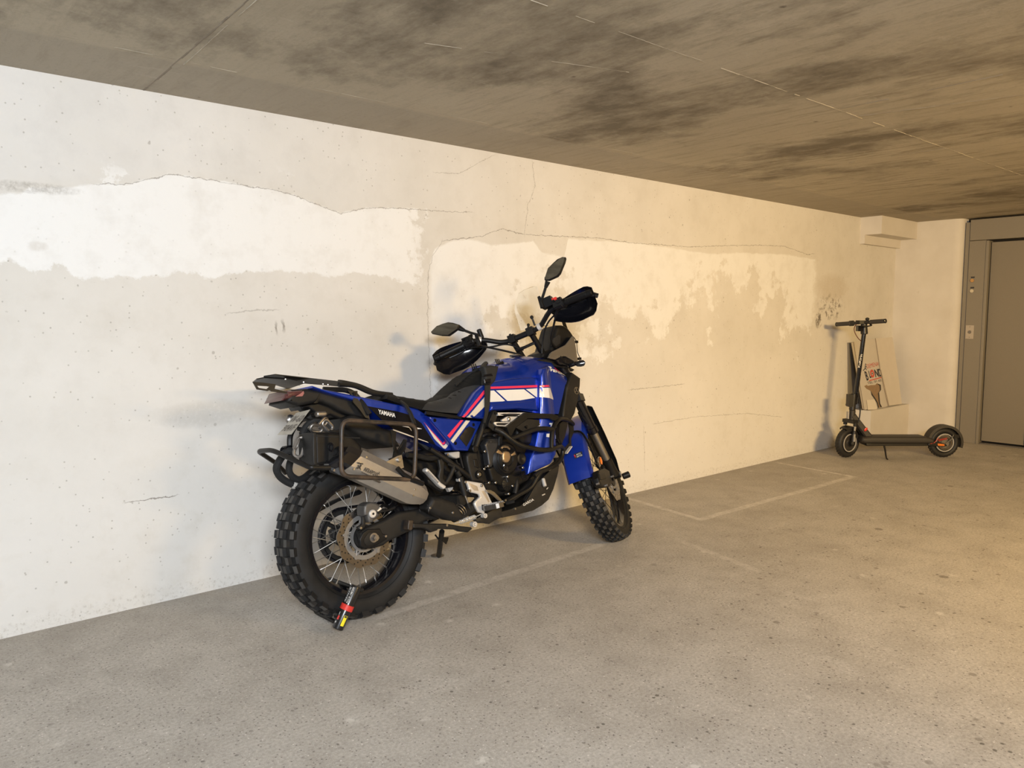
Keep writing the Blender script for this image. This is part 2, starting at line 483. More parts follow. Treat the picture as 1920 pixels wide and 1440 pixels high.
# paler, chalky lower half of the wall on the left
low_pale = g.mul(g.ramp(g.z, 1.15, 0.35), g.ramp(n_mid, 0.25, 0.6))
plaster = g.mix(g.math('MULTIPLY', low_pale, 0.75), plaster, (0.79, 0.775, 0.745))
up_grey = g.mul(g.ramp(g.math('SUBTRACT', g.z, upper), 0.0, 0.05), g.ramp(n_mid, 0.30, 0.62), g.ramp(g.x, 3.0, 0.6))
plaster = g.mix(g.math('MULTIPLY', up_grey, 0.5), plaster, (0.68, 0.668, 0.65))
col = g.mix(white, plaster, (0.81, 0.80, 0.775))
# cloudy mottling
col = g.mix(g.math('MULTIPLY', g.ramp(n_mid, 0.48, 0.78), 0.30), col, (0.50, 0.455, 0.385))
# pits and specks
vd, vc = g.voro(38); vd2, vc2 = g.voro(13, (4, 1, 2))
sp = N_ = g.N.new('ShaderNodeSeparateColor'); g.L.new(vc, sp.inputs[0])
pits = g.mul(g.ramp(vd, 0.16, 0.08), g.ramp(sp.outputs[0], 0.58, 0.60))
sp2 = g.N.new('ShaderNodeSeparateColor'); g.L.new(vc2, sp2.inputs[0])
pits2 = g.mul(g.ramp(g.add(vd2, g.math('MULTIPLY', n_fine, 0.12)), 0.165, 0.125), g.ramp(sp2.outputs[0], 0.82, 0.84))
notw = g.math('SUBTRACT', 1.0, g.math('MULTIPLY', white, 0.75))
col = g.mix(g.mul(g.math('MAXIMUM', g.math('MULTIPLY', pits, 0.5), g.math('MULTIPLY', pits2, 0.5)), notw), col, (0.27, 0.24, 0.20))
# cracks
wob = g.math('MULTIPLY', g.math('SUBTRACT', g.noise(26, 5, 0.7, off=(2, 2, 9)), 0.5), 0.035)
def crack_z(pts, w, dark, only=None):
    global col
    zz = g.curve(g.x, pts, 8.4, 2.2); xs = [p[0] for p in pts]
    d = g.math('ABSOLUTE', g.math('SUBTRACT', g.add(g.z, wob), zz))
    ww = g.math('MULTIPLY', g.ramp(n_edge, 0.3, 0.7, 0.35, 1.5), w)
    k = g.mul(g.ramp(g.math('DIVIDE', d, ww), 1.0, 0.5), g.rng(g.x, min(xs), max(xs), 0.02), dark)
    col = g.mix(k, col, (0.16, 0.13, 0.10))
def crack_x(pts, w, dark):
    global col
    p2 = [(z, x) for x, z in pts]
    xx = g.curve(g.z, p2, 2.2, 8.4); zs = [p[0] for p in p2]
    d = g.math('ABSOLUTE', g.math('SUBTRACT', g.add(g.x, wob), xx))
    k = g.mul(g.ramp(g.math('DIVIDE', d, w), 1.0, 0.5), g.rng(g.z, min(zs), max(zs), 0.02), dark)
    col = g.mix(k, col, (0.16, 0.13, 0.10))
crack_z([(0.7843,1.7687),(0.903,1.7794),(1.0076,1.817),(1.0725,1.842),(1.127,1.8394),(1.2511,1.8353),(1.3936,1.8252),(1.5444,1.8218),(1.6494,1.8029),(1.7582,1.7706),(1.8717,1.7421),(1.9913,1.7784),(2.147,1.7948),(2.3788,1.8041),(2.5194,1.8077),(2.6852,1.8189)], 0.0022, 0.6)
crack_z([(2.4821,1.6472),(2.628,1.6708),(2.761,1.6912),(2.8995,1.7429),(3.0859,1.7217),(3.3738,1.7311),(3.7112,1.7428),(4.0266,1.731),(4.4286,1.7363),(4.7414,1.7427),(5.0083,1.7657),(5.4407,1.7946),(5.7529,1.8126),(6.0015,1.8181),(6.2205,1.7943),(6.4033,1.767),(6.5043,1.786)], 0.0024, 0.65)
crack_z([(2.4331,2.0088),(2.5937,2.0191),(2.7056,2.0789),(2.8447,2.1555)], 0.002, 0.5)
crack_x([(3.1403,2.1542),(3.1623,2.0102),(3.1068,1.8954),(3.0774,1.7211)], 0.0025, 0.4)
crack_x([(2.4821,1.6472),(2.4177,1.5692),(2.3853,1.4766),(2.3787,1.2188),(2.3893,0.9287),(2.3943,0.7525)], 0.003, 0.4)
crack_z([(0.8438,0.4621),(0.9537,0.4606),(1.0417,0.4608)], 0.003, 0.7)
crack_z([(4.0476,0.7313),(4.3365,0.7318),(4.6594,0.7356)], 0.003, 0.5)
crack_z([(4.3135,0.4693),(4.7862,0.4777),(5.5075,0.4451),(6.0549,0.3663)], 0.003, 0.4)
crack_x([(1.5187,1.2031),(1.5229,1.1681)], 0.007, 0.75)
crack_x([(1.5531,1.2128),(1.5601,1.1776)], 0.008, 0.75)
crack_x([(4.2076,0.4602),(4.2272,0.1332)], 0.0025, 0.4)
crack_z([(1.3022,1.2552),(1.4006,1.2674),(1.5285,1.2703)], 0.004, 0.35)
# mould, smudges and other darker blots
n_mould = g.noise(20, 7, 0.72, stretch=(1, 1, 0.8), off=(3, 7, 1))
def blot(cx, cz, rx, rz, colr, amt, lo=0.35, hi=0.65, tex=None):
    global col
    d = g.add(g.math('POWER', g.math('DIVIDE', g.math('SUBTRACT', g.x, cx), rx), 2), g.math('POWER', g.math('DIVIDE', g.math('SUBTRACT', g.z, cz), rz), 2))
    k = g.mul(g.ramp(g.add(d, g.math('MULTIPLY', g.math('SUBTRACT', n_edge, 0.5), 1.6)), 1.25, 0.35), g.ramp(tex if tex else n_fine, lo, hi), amt)
    col = g.mix(k, col, colr)
bx = (6.8498,0,1.3191); blot(bx[0], bx[2], 0.24, 0.12, (0.13, 0.10, 0.07), 0.85, 0.50, 0.58, n_mould)
bx = (6.6322,0,1.1981); blot(bx[0], bx[2], 0.06, 0.08, (0.10, 0.075, 0.05), 0.85, 0.44, 0.54, n_mould)
bx = (6.8769,0,1.49); blot(bx[0], bx[2], 0.30, 0.13, (0.54, 0.475, 0.385), 0.55, 0.2, 0.5)
bx = (0.5625,0,1.7308); blot(bx[0], bx[2], 0.16, 0.022, (0.28, 0.25, 0.21), 0.6)
bx = (0.5694,0,1.5099); blot(bx[0], bx[2], 0.035, 0.02, (0.60, 0.56, 0.50), 0.5, 0.2, 0.6)
bx = (1.1919,0,0.8099); blot(bx[0], bx[2], 0.24, 0.06, (0.52, 0.49, 0.44), 0.5, 0.2, 0.5)  # wide flat blot, darker than the plaster around it
# rough strip at the foot of the wall
foot = g.mul(g.ramp(g.add(g.z, g.math('MULTIPLY', n_mid, 0.07)), 0.105, 0.085), 1.0)
col = g.mix(g.mul(foot, g.ramp(n_fine, 0.52, 0.66), 0.6), col, (0.46, 0.425, 0.37))
g.L.new(col, g.b.inputs['Base Color'])
g.b.inputs['Roughness'].default_value = 0.85
g.bump(g.add(g.math('MULTIPLY', n_fine, 0.35), g.math('MULTIPLY', n_mid, 0.8), g.math('MULTIPLY', white, 0.35), g.math('MULTIPLY', pits, -1.0), g.mul(foot, n_fine, 2.0)), 0.28, 0.006)
M_wall = g.m

# ---- plain painted end wall
g = G('end_wall_paint')
nb = g.noise(2.2, 5, 0.6); nf = g.noise(40, 4)
col = g.mix(g.ramp(nb, 0.35, 0.7), (0.70, 0.66, 0.60), (0.62, 0.575, 0.51))
col = g.mix(g.mul(g.ramp(g.noise(9, 6, 0.75, off=(2, 2, 2)), 0.66, 0.74), 0.4), col, (0.42, 0.36, 0.28))
g.L.new(col, g.b.inputs['Base Color']); g.b.inputs['Roughness'].default_value = 0.8
g.bump(g.add(nf, nb), 0.15, 0.003)
M_end = g.m

# ---- concrete floor with worn paint lines
g = G('worn_concrete_floor')
nb = g.noise(0.9, 6, 0.6); nm = g.noise(5, 6, 0.65); nf = g.noise(90, 3, 0.6); nff = g.noise(260, 2, 0.6)
col = g.mix(g.ramp(nb, 0.33, 0.68), (0.445, 0.41, 0.36), (0.53, 0.492, 0.44))
col = g.mix(g.mul(g.ramp(nm, 0.43, 0.70), 0.6), col, (0.32, 0.29, 0.25))
col = g.mix(g.mul(g.ramp(g.noise(3, 7, 0.72, off=(7, 3, 0)), 0.55, 0.70), 0.55), col, (0.60, 0.565, 0.515))
grain = g.ramp(nf, 0.35, 0.72)
col = g.mix(g.mul(grain, 0.55), col, (0.22, 0.195, 0.165))
col = g.mix(g.mul(g.ramp(nff, 0.58, 0.70), 0.55), col, (0.68, 0.645, 0.59))
vd, vc = g.voro(30); sp = g.N.new('ShaderNodeSeparateColor'); g.L.new(vc, sp.inputs[0])
away = g.ramp(g.y, -0.75, -1.3)
vd3, vc3 = g.voro(85, (3, 1, 0)); sp3 = g.N.new('ShaderNodeSeparateColor'); g.L.new(vc3, sp3.inputs[0])
col = g.mix(g.mul(g.ramp(vd3, 0.30, 0.16), g.ramp(sp3.outputs[0], 0.62, 0.64), 0.75), col, (0.13, 0.115, 0.095))
col = g.mix(g.mul(g.ramp(vd3, 0.28, 0.16), g.ramp(sp3.outputs[1], 0.86, 0.88), 0.7), col, (0.74, 0.70, 0.64))
pit = g.math('SUBTRACT', vd, g.math('MULTIPLY', sp.outputs[1], 0.22))
col = g.mix(g.mul(g.ramp(pit, 0.02, -0.05), g.ramp(nm, 0.40, 0.56), g.add(g.math('MULTIPLY', away, 0.7), 0.3), 0.8), col, (0.10, 0.088, 0.072))
vd, vc = g.voro(3.4, (1.3, 0.4, 0)); sp = g.N.new('ShaderNodeSeparateColor'); g.L.new(vc, sp.inputs[0])
stain = g.mul(g.ramp(g.add(vd, g.math('MULTIPLY', nm, 0.10)), 0.145, 0.115), g.ramp(sp.outputs[0], 0.38, 0.40), away)
col = g.mix(g.mul(stain, 0.6), col, (0.13, 0.115, 0.095))
vd, vc = g.voro(9.0, (0.2, 3.4, 0)); sp = g.N.new('ShaderNodeSeparateColor'); g.L.new(vc, sp.inputs[0])
col = g.mix(g.mul(g.ramp(g.add(vd, g.math('MULTIPLY', nm, 0.2)), 0.23, 0.18), g.ramp(sp.outputs[0], 0.62, 0.64), g.ramp(g.x, 1.0, 2.5), away, 0.55), col, (0.15, 0.13, 0.10))
vd, vc = g.voro(7.0, (5.2, 1.4, 0)); sp = g.N.new('ShaderNodeSeparateColor'); g.L.new(vc, sp.inputs[0])
col = g.mix(g.mul(g.ramp(g.add(vd, g.math('MULTIPLY', g.noise(30, 5, 0.8), 0.5)), 0.42, 0.30), g.ramp(sp.outputs[1], 0.86, 0.88), 0.55), col, (0.70, 0.67, 0.61))
wear = g.ramp(g.noise(16, 6, 0.75, off=(3, 5, 0)), 0.40, 0.60); wear2 = g.ramp(g.noise(1.3, 3, 0.6, off=(8, 5, 0)), 0.35, 0.6)
def stripe(a, b, w, amt):
    """worn painted line from a to b"""
    global col
    dx, dy = b[0]-a[0], b[1]-a[1]; Ln = math.hypot(dx, dy); dx /= Ln; dy /= Ln
    u = g.add(g.math('MULTIPLY', g.math('SUBTRACT', g.x, a[0]), dx), g.math('MULTIPLY', g.math('SUBTRACT', g.y, a[1]), dy))
    v = g.math('ABSOLUTE', g.add(g.math('MULTIPLY', g.math('SUBTRACT', g.x, a[0]), -dy), g.math('MULTIPLY', g.math('SUBTRACT', g.y, a[1]), dx), g.math('MULTIPLY', g.math('SUBTRACT', nm, 0.5), 0.03)))
    k = g.mul(g.ramp(v, w, w * 0.55), g.rng(u, 0, Ln, 0.03), g.math('ADD', g.math('MULTIPLY', wear, 0.75), 0.25), amt)
    col = g.mix(k, col, (0.76, 0.725, 0.67))
stripe((3.9643,-0.0369,0), (3.8768,-0.7242,0), 0.028, 0.62)
stripe((5.8843,-0.0569,0), (5.8184,-0.751,0), 0.024, 0.75)
stripe((3.8768,-0.7242,0), (5.8184,-0.751,0), 0.032, 0.55)
stripe((1.5685,-0.7632,0), (3.0512,-0.6773,0), 0.032, 0.45)
stripe((3.4304,-0.872,0), (3.2996,-1.4697,0), 0.03, 0.28)
# dusty strip along the wall
col = g.mix(g.mul(g.ramp(g.add(g.y, g.math('MULTIPLY', nm, 0.25)), -0.35, 0.1), 0.35), col, (0.31, 0.28, 0.24))
g.L.new(col, g.b.inputs['Base Color']); g.b.inputs['Roughness'].default_value = 0.78; g.b.inputs['Specular IOR Level'].default_value = 0.3
g.bump(g.add(nf, g.math('MULTIPLY', nff, 0.5), nm), 0.35, 0.003)
M_floor = g.m

# ---- board marked concrete ceiling
g = G('board_marked_concrete')
nb = g.noise(0.8, 6, 0.62); blt = g.noise(1.5, 7, 0.7, stretch=(1.0, 0.55, 1), off=(2, 7, 0)); gr = g.noise(9, 6, 0.7, stretch=(3.2, 0.35, 1)); nf = g.noise(70, 4, 0.7)
col = g.mix(g.ramp(nb, 0.35, 0.68), (0.43, 0.38, 0.29), (0.525, 0.47, 0.37))
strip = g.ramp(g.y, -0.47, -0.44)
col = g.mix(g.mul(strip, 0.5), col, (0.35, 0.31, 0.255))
col = g.mix(g.mul(g.ramp(blt, 0.48, 0.63), g.math('SUBTRACT', 1.0, g.math('MULTIPLY', strip, 0.7)), 0.88), col, (0.15, 0.125, 0.09))
far = g.mul(g.ramp(g.x, 1.8, 4.2), g.math('SUBTRACT', 1.0, g.math('MULTIPLY', strip, 0.5)))
col = g.mix(g.mul(g.ramp(gr, 0.50, 0.66), g.add(0.25, g.math('MULTIPLY', far, 0.45)), g.ramp(nb, 0.25, 0.6)), col, (0.165, 0.13, 0.08))
vd, vc = g.voro(5.0, (1, 2, 0)); sp = g.N.new('ShaderNodeSeparateColor'); g.L.new(vc, sp.inputs[0])
col = g.mix(g.mul(g.ramp(g.add(vd, g.math('MULTIPLY', nf, 0.15)), 0.14, 0.10), g.ramp(sp.outputs[0], 0.8, 0.82), 0.7), col, (0.10, 0.08, 0.06))
col = g.mix(g.mul(g.ramp(g.noise(11, 6, 0.75, stretch=(0.5, 1.5, 1), off=(4, 4, 0)), 0.6, 0.74), 0.4), col, (0.62, 0.57, 0.49))
col = g.mix(g.mul(g.ramp(nf, 0.52, 0.75), 0.25), col, (0.17, 0.145, 0.11))
g.L.new(col, g.b.inputs['Base Color']); g.b.inputs['Roughness'].default_value = 0.82
g.bump(g.add(nf, gr, blt), 0.25, 0.004)
M_ceil = g.m
M_ridge = mat('concrete_fin', (0.415, 0.37, 0.295), 0.95, 0, 0.5, 25, spec=0.1)
M_groove = mat('concrete_joint', (0.25, 0.215, 0.165), 0.85, 0, 0.3, 25)
M_grey = mat('grey_shell', (0.42, 0.40, 0.37), 0.85, 0, 0.1, 2)

# ------------------------------------------------------------ room shell
H_C, L_E = 2.168, 8.168
X0, Y0 = -5.0, -8.5
def struct(name, mb, m, angle=32):
    o = mb.build(name, m, None, angle); o['kind'] = 'structure'; return o
struct('floor', MB().box((X0, Y0, -0.2), (L_E + 0.9, 0.25, 0)), M_floor)
ceiling = struct('ceiling', MB().box((X0, Y0, H_C), (L_E + 0.9, 0.25, H_C + 0.25)), M_ceil)
struct('wall_left', MB().box((X0, 0, 0), (L_E, 0.25, H_C)), M_wall)
struct('wall_end', MB().prism([(L_E, 0.25), (L_E, -0.535), (L_E+0.008, -0.575), (L_E+0.026, -0.603), (L_E+0.06, -0.615), (L_E+0.5, -0.615), (L_E+0.5, 0.25)], 0, H_C, XY), M_end, 50)
struct('wall_far', MB().box((L_E + 0.2, Y0, 0), (L_E + 0.5, -1.95, H_C)), M_end)
struct('wall_right', MB().box((X0, Y0 - 0.2, 0), (L_E + 0.9, Y0, H_C)), M_grey)
struct('wall_back', MB().box((X0 - 0.2, Y0, 0), (X0, 0.25, H_C)), M_grey)
# formwork joints on the ceiling: thin fins of cement
def fin(a, b, w=0.006, h=0.004, gaps=0.25, m=None, name='formwork_seam'):
    a, b = Vector((a[0], a[1], 0)), Vector((b[0], b[1], 0)); L = (b - a).length; d = (b - a) / L; p = Vector((-d.y, d.x, 0))
    mb = MB(); t = 0
    while t < L:
        l = rnd.uniform(0.03, 0.14)
        if rnd.random() > gaps:
            q0, q1 = a + d*t, a + d*min(t+l, L)
            ww = w * rnd.uniform(0.5, 1.2); hh = 0.45 * h * rnd.uniform(0.4, 1.3); o = p * rnd.uniform(-0.002, 0.002)
            z = Vector((0, 0, H_C))
            mb.add([q0-p*ww/2+o+z, q0+p*ww/2+o+z, q1+p*ww/2+o+z, q1-p*ww/2+o+z] + [q0+o+z-Vector((0,0,hh)), q1+o+z-Vector((0,0,hh))], [(0,1,4), (3,5,2), (0,4,5,3), (1,2,5,4), (0,3,2,1)])
        t += l
    mb.build(name, m or M_ridge, ceiling, 0)
fin((X0, -0.45), (8.1, -0.53), gaps=0.3, w=0.004, h=0.002)
fin((X0, -1.70), (8.1, -1.735), w=0.005, h=0.003, gaps=0.2)
fin((0.93, -1.70), (0.98, -0.0), w=0.009, h=0.002, gaps=0.1, m=M_groove)
fin((0.945, -1.70), (0.995, -0.45), w=0.004, gaps=0.1)
fin((3.43, -1.735), (3.39, -4.2), gaps=0.2, m=M_groove, w=0.01)
fin((3.62, -1.735), (3.95, -2.9), gaps=0.2, m=M_groove, w=0.008)
fin((1.43, -1.18), (2.31, -1.46), w=0.0025, h=0.002, gaps=0.45)
fin((4.67, -1.73), (4.67, -0.5), gaps=0.4, m=M_groove, w=0.008)
fin((-0.27, -1.70), (-0.27, -0.0), gaps=0.1, m=M_groove, w=0.01)
# boxed-in beams under the ceiling and the low ledge in the corner
struct('trim_1', MB().box((7.37, -0.20, 2.0), (L_E, 0, H_C)), M_end)
struct('trim_2', MB().box((7.37, -0.045, 1.918), (L_E, 0, 2.0)), M_end)
struct('trim_3', MB().box((7.31, -0.20, 0), (L_E, 0, 0.335)), M_end)

# ------------------------------------------------------------ lift landing door
M_lift = mat('lift_grey_enamel', (0.25, 0.222, 0.178), 0.45, 0.1, 0.06, 120)
M_liftdoor = mat('lift_door_enamel', (0.235, 0.205, 0.16), 0.42, 0.1, 0.08, 160)
M_gap = mat('dark_gap', (0.012, 0.010, 0.008), 0.9)
xf = L_E + 0.045
lift = struct('door_1', MB().box((xf + 0.10, -2.2, 0), (xf + 0.25, -0.62, H_C)), M_gap)
def lbox(name, y0, y1, z0, z1, d0, d1, m, lab=None):
    o = MB().box((xf + d0, min(y0, y1), z0), (xf + d1, max(y0, y1), z1)).build(name, m, lift, 32, lab)
    md = o.modifiers.new('bevel', 'BEVEL'); md.width = 0.0025; md.segments = 2
    return o
lbox('frame_post', -0.625, -0.664, 0, 2.13, 0.012, 0.12, M_lift)
lbox('frame_header', -0.668, -2.1, 1.953, 2.15, 0.0, 0.11, M_lift)
panel = lbox('landing_panel', -0.668, -0.812, 0, 1.949, 0.0, 0.11, M_lift)
lbox('frame_reveal', -0.8135, -0.838, 0, 1.945, -0.006, 0.115, M_lift)
lbox('door_leaf', -0.845, -1.205, 0.028, 1.93, 0.045, 0.085, M_liftdoor)
lbox('door_leaf', -1.211, -1.60, 0.028, 1.93, 0.030, 0.08, M_liftdoor)
lbox('frame_post', -1.62, -1.95, 0, 1.949, 0.0, 0.11, M_lift)
lbox('door_sill', -0.84, -1.62, 0.0, 0.012, 0.02, 0.12, M_dullsteel)
def button(px_y, z, m, lab):
    mb = MB().cyl((xf, px_y, z), (xf - 0.012, px_y, z), 0.017, n=20, bev=0.003)
    return mb.build('call_button', m, panel, 32, lab)
M_amber = mat('amber_button', (0.50, 0.28, 0.10), 0.35); M_pale = mat('pale_button', (0.62, 0.55, 0.42), 0.35)
by = (8.213,-0.7091,1.5726); button(by[1], by[2], M_amber, 'amber call button')
by2 = (8.213,-0.7107,1.4732); button(by2[1], by2[2], M_pale, 'pale call button')
for q in ((8.213,-0.7122,1.603), (8.213,-0.7124,1.5038)):
    MB().box((xf - 0.002, q[1]-0.016, q[2]-0.007), (xf + 0.002, q[1]+0.016, q[2]+0.007)).build('button_sign', M_ink, panel, 0, 'small black engraved sign')
q0, q1 = (8.213,-0.6756,1.0135), (8.213,-0.7464,1.1434)
plate = MB().box((xf - 0.004, q1[1], q0[2]), (xf + 0.002, q0[1], q1[2])).build('key_switch_plate', mat('pale_steel_plate', (0.50, 0.44, 0.37), 0.4, 0.3, 0.05, 50), panel)
cyk, czk = (q0[1]+q1[1])/2, (q0[2]+q1[2])/2
MB().cyl((xf - 0.012, cyk, czk), (xf, cyk, czk), 0.015, n=18, bev=0.003).build('key_switch', M_dullsteel, panel)
for s_ in (-1, 1):
    MB().cyl((xf - 0.006, cyk, czk + s_*0.05), (xf, cyk, czk + s_*0.05), 0.004, n=8).build('screw', M_dullsteel, panel)

# ------------------------------------------------------------ motorcycle
BIKE = Matrix.Translation((1.5448,-0.7191,0.0014)) @ Matrix([[0.999541,-0.030283,-0.000355],[0.029908,0.985204,0.168753],[-0.004760,-0.168686,0.985658]]).to_4x4()
STEER = Matrix.Translation((0.209,-0.8098,0.1065)) @ Matrix([[0.877031,-0.476332,-0.062656],[0.476332,0.845106,0.242703],[-0.062656,-0.242703,0.968075]]).to_4x4()      # handlebar turned to the left
bike = tag(empty('motorcycle', mat=BIKE), 'blue adventure motorcycle with white and red stripes leaning on its stand by the plaster wall', 'motorcycle')

def tyre_crown(R, hw, drop):
    return lambda y: R - drop * abs(y / hw) ** 2.2

def make_wheel(name, mtx, R, hw, rim_r, hub_r, hub_w, nspoke, rows, label, disc_r, disc_sides, drop, spoke_mat, pitchn):
    """rim is the wheel's own mesh; tyre, hub, discs and every spoke hang under it"""
    rw = hw * 0.72
    prof = [(-rw, rim_r+0.030), (-rw, rim_r+0.016), (-rw*0.55, rim_r+0.004), (0, rim_r), (rw*0.55, rim_r+0.004), (rw, rim_r+0.016), (rw, rim_r+0.030), (rw*0.86, rim_r+0.030), (rw*0.8, rim_r+0.018), (0, rim_r+0.008), (-rw*0.8, rim_r+0.018), (-rw*0.86, rim_r+0.030)]
    rim = MB().lathe(prof, n=72, closed=True).build(name, M_gloss, bike, 40, label)
    rim.matrix_local = mtx
    Rc = R - rows[0][4]
    cr = tyre_crown(Rc, hw, drop)
    half = [(rw*0.86, rim_r+0.022), (rw*1.02, rim_r+0.030), (hw*0.90, rim_r+0.045), (hw*1.0, (rim_r+Rc)/2+0.004), (hw*0.985, Rc-drop*1.25), (hw*0.93, Rc-drop*0.80)]
    prof = half + [(y*hw, cr(y*hw)) for y in (0.8, 0.6, 0.4, 0.2, 0.0, -0.2, -0.4, -0.6, -0.8)] + [(-a, b) for a, b in reversed(half)]
    mb = MB().lathe(prof, n=96, closed=True)
    nf0 = len(mb.f)
    # moulded sidewall ribs
    for s_ in (-1, 1):
        for rr in (rim_r+0.040, rim_r+0.052):
            yy = s_ * (hw*0.90 + 0.001)
            mb.lathe([(yy-0.0012*s_, rr), (yy+0.0012*s_, rr+0.001), (yy-0.0012*s_, rr+0.002)], n=96, closed=True)
    nf1 = len(mb.f)
    pitch = 2*PI/pitchn
    for i in range(pitchn):
        for (y0, y1, ph, ln, hgt, lean) in rows:
            a = (i + ph) * pitch; da = ln * pitch / 2
            q = []
            for top in (0, 1):
                k = 0.84 if top else 1.0
                yc = (y0+y1)/2; wy = (y1-y0)/2*k
                for sy, sa in ((-1,-1),(1,-1),(1,1),(-1,1)):
                    y = yc + sy*wy
                    r = cr(min(abs(y), hw*0.97)) + (hgt if top else -0.004)
                    if top: y += lean*hgt
                    ang = a + sa*da*k
                    q.append((r*math.cos(ang), y, r*math.sin(ang)))
            mb.add(q, [(0,1,2,3),(4,7,6,5),(0,4,5,1),(1,5,6,2),(2,6,7,3),(3,7,4,0)])
    me = mesh('tyre', mb.v, mb.f)
    me.materials.append(M_rubber); me.materials.append(M_tread)
    for k, p in enumerate(me.polygons):
        if k >= nf1 and (k - nf1) % 6 == 1: p.material_index = 1
    ty = link('tyre', me, None, rim, 38)
    # hub
    hp = [(-hub_w, 0.0), (-hub_w, hub_r*0.7), (-hub_w*0.86, hub_r), (-hub_w*0.72, hub_r), (-hub_w*0.62, hub_r*0.62), (hub_w*0.62, hub_r*0.62), (hub_w*0.72, hub_r), (hub_w*0.86, hub_r), (hub_w, hub_r*0.7), (hub_w, 0)]
    MB().lathe(hp, n=36).build('hub', M_dusty, rim)
    # spokes: four kinds, each copied round the wheel
    for kind in range(4):
        s_ = 1 if kind % 2 == 0 else -1; d = 1 if kind < 2 else -1
        a = kind * 2*PI/nspoke
        ah = a + d*math.radians(58)
        p0 = Vector((hub_r*0.96*math.cos(ah), s_*hub_w*0.79, hub_r*0.96*math.sin(ah)))
        p1 = Vector(((rim_r+0.004)*math.cos(a), s_*rw*0.12, (rim_r+0.004)*math.sin(a)))
        u = (p1-p0).normalized()
        mb = MB().cyl(p0, p1, 0.0016, n=6).cyl(p1-u*0.016, p1, 0.0032, n=8)
        first = mb.build('spoke', spoke_mat, rim, 40)
        for j in range(1, nspoke//4):
            c = first.copy(); COL.objects.link(c)
            c.matrix_local = Matrix.Rotation(-4*j*2*PI/nspoke, 4, 'Y')
    # brake discs with wavy edge, drilled
    for sd in disc_sides:
        yd = sd * (hub_w + 0.004); n = 120; rin = disc_r*0.70
        v = []; f = []
        for i in range(n):
            q = 2*PI*i/n
            ro = disc_r + 0.0045*math.sin(q*9)
            for (r, yy) in ((ro, -0.0025), (ro, 0.0025), (rin, 0.0025), (rin, -0.0025)):
                v.append((r*math.cos(q), yd+yy, r*math.sin(q)))
        for i in range(n):
            j = (i+1) % n
            for k in range(4):
                f.append((i*4+k, i*4+(k+1) % 4, j*4+(k+1) % 4, j*4+k))
        me = mesh('brake_disc', v, f); me.materials.append(M_disc)
        dsk = link('brake_disc', me, None, rim, 30)
        hb = MB()
        for i in range(54):
            q = 2*PI*i/54; r = disc_r*(0.94, 0.86, 0.78)[i % 3]
            hb.cyl((r*math.cos(q), yd-0.0029, r*math.sin(q)), (r*math.cos(q), yd+0.0029, r*math.sin(q)), 0.0034, n=8)
        tag(hb.build('drilled_hole', M_gap, rim, 40), kind='stuff')
        cb = MB()
        r0, r1, r2 = disc_r*0.42, disc_r*0.51, disc_r*0.76
        cb.lathe([(yd-0.004, r0), (yd+0.004, r0), (yd+0.004, r1), (yd-0.004, r1)], n=60, closed=True)
        cb.lathe([(yd-0.003, disc_r*0.61), (yd+0.003, disc_r*0.61), (yd+0.003, r2), (yd-0.003, r2)], n=60, closed=True)
        for i in range(5):
            q = 2*PI*(i+0.3)/5
            for w in (-0.16, 0.16):
                cb.cyl((r1*0.95*math.cos(q+w), yd, r1*0.95*math.sin(q+w)), (r2*0.9*math.cos(q), yd, r2*0.9*math.sin(q)), 0.0045, n=6)
            cb.cyl((r2*0.97*math.cos(q), yd-0.006, r2*0.97*math.sin(q)), (r2*0.97*math.cos(q), yd+0.006, r2*0.97*math.sin(q)), 0.0085, n=14)
        cb.build('disc_carrier', M_carrier, rim, 40)
        tb = MB()
        for i in range(44):
            q = 2*PI*i/44; 
            tb.cyl((disc_r*0.30*math.cos(q), yd+0.005*sd, disc_r*0.30*math.sin(q)), (disc_r*0.37*math.cos(q), yd+0.005*sd, disc_r*0.37*math.sin(q)), 0.0022, n=5)
        tb.lathe([(yd+0.002*sd, disc_r*0.22), (yd+0.008*sd, disc_r*0.22), (yd+0.008*sd, disc_r*0.40), (yd+0.002*sd, disc_r*0.40)], n=40, closed=True)
        tb.build('speed_sensor_ring', M_dusty, rim, 40)
    return rim

M_rearspoke = mat('steel_spoke', (0.40, 0.385, 0.36), 0.4, 0.85, 0.2, 90)
M_frontspoke = mat('dark_spoke', (0.03, 0.03, 0.03), 0.4, 0.4, 0.2, 90)
rear_rows = [(-0.027, -0.003, 0.0, 0.52, 0.0145, 0), (0.003, 0.027, 0.0, 0.52, 0.0145, 0), (-0.050, -0.031, 0.5, 0.50, 0.0145, -0.15), (0.031, 0.050, 0.5, 0.50, 0.0145, 0.15), (-0.075, -0.054, 0.03, 0.54, 0.0135, -0.9), (0.054, 0.075, 0.03, 0.54, 0.0135, 0.9)]
front_rows = [(-0.010, 0.010, 0.0, 0.50, 0.0105, 0), (-0.028, -0.012, 0.5, 0.52, 0.011, -0.1), (0.012, 0.028, 0.5, 0.52, 0.011, 0.1), (-0.048, -0.030, 0.0, 0.56, 0.0105, -0.8), (0.030, 0.048, 0.0, 0.56, 0.0105, 0.8)]
rear_wheel = make_wheel('rear_wheel', Matrix.Translation((0, 0, 0.334)), 0.334, 0.074, 0.204, 0.046, 0.070, 36, rear_rows, 'wire-spoked rear wheel with a knobbly tyre', 0.121, (-1,), 0.020, M_rearspoke, 30)
front_wheel = make_wheel('front_wheel', STEER @ Matrix.Translation((1.595, 0, 0.348)), 0.348, 0.0475, 0.246, 0.036, 0.058, 36, front_rows, 'wire-spoked front wheel with a knobbly tyre, turned to the wall', 0.138, (-1, 1), 0.015, M_frontspoke, 40)

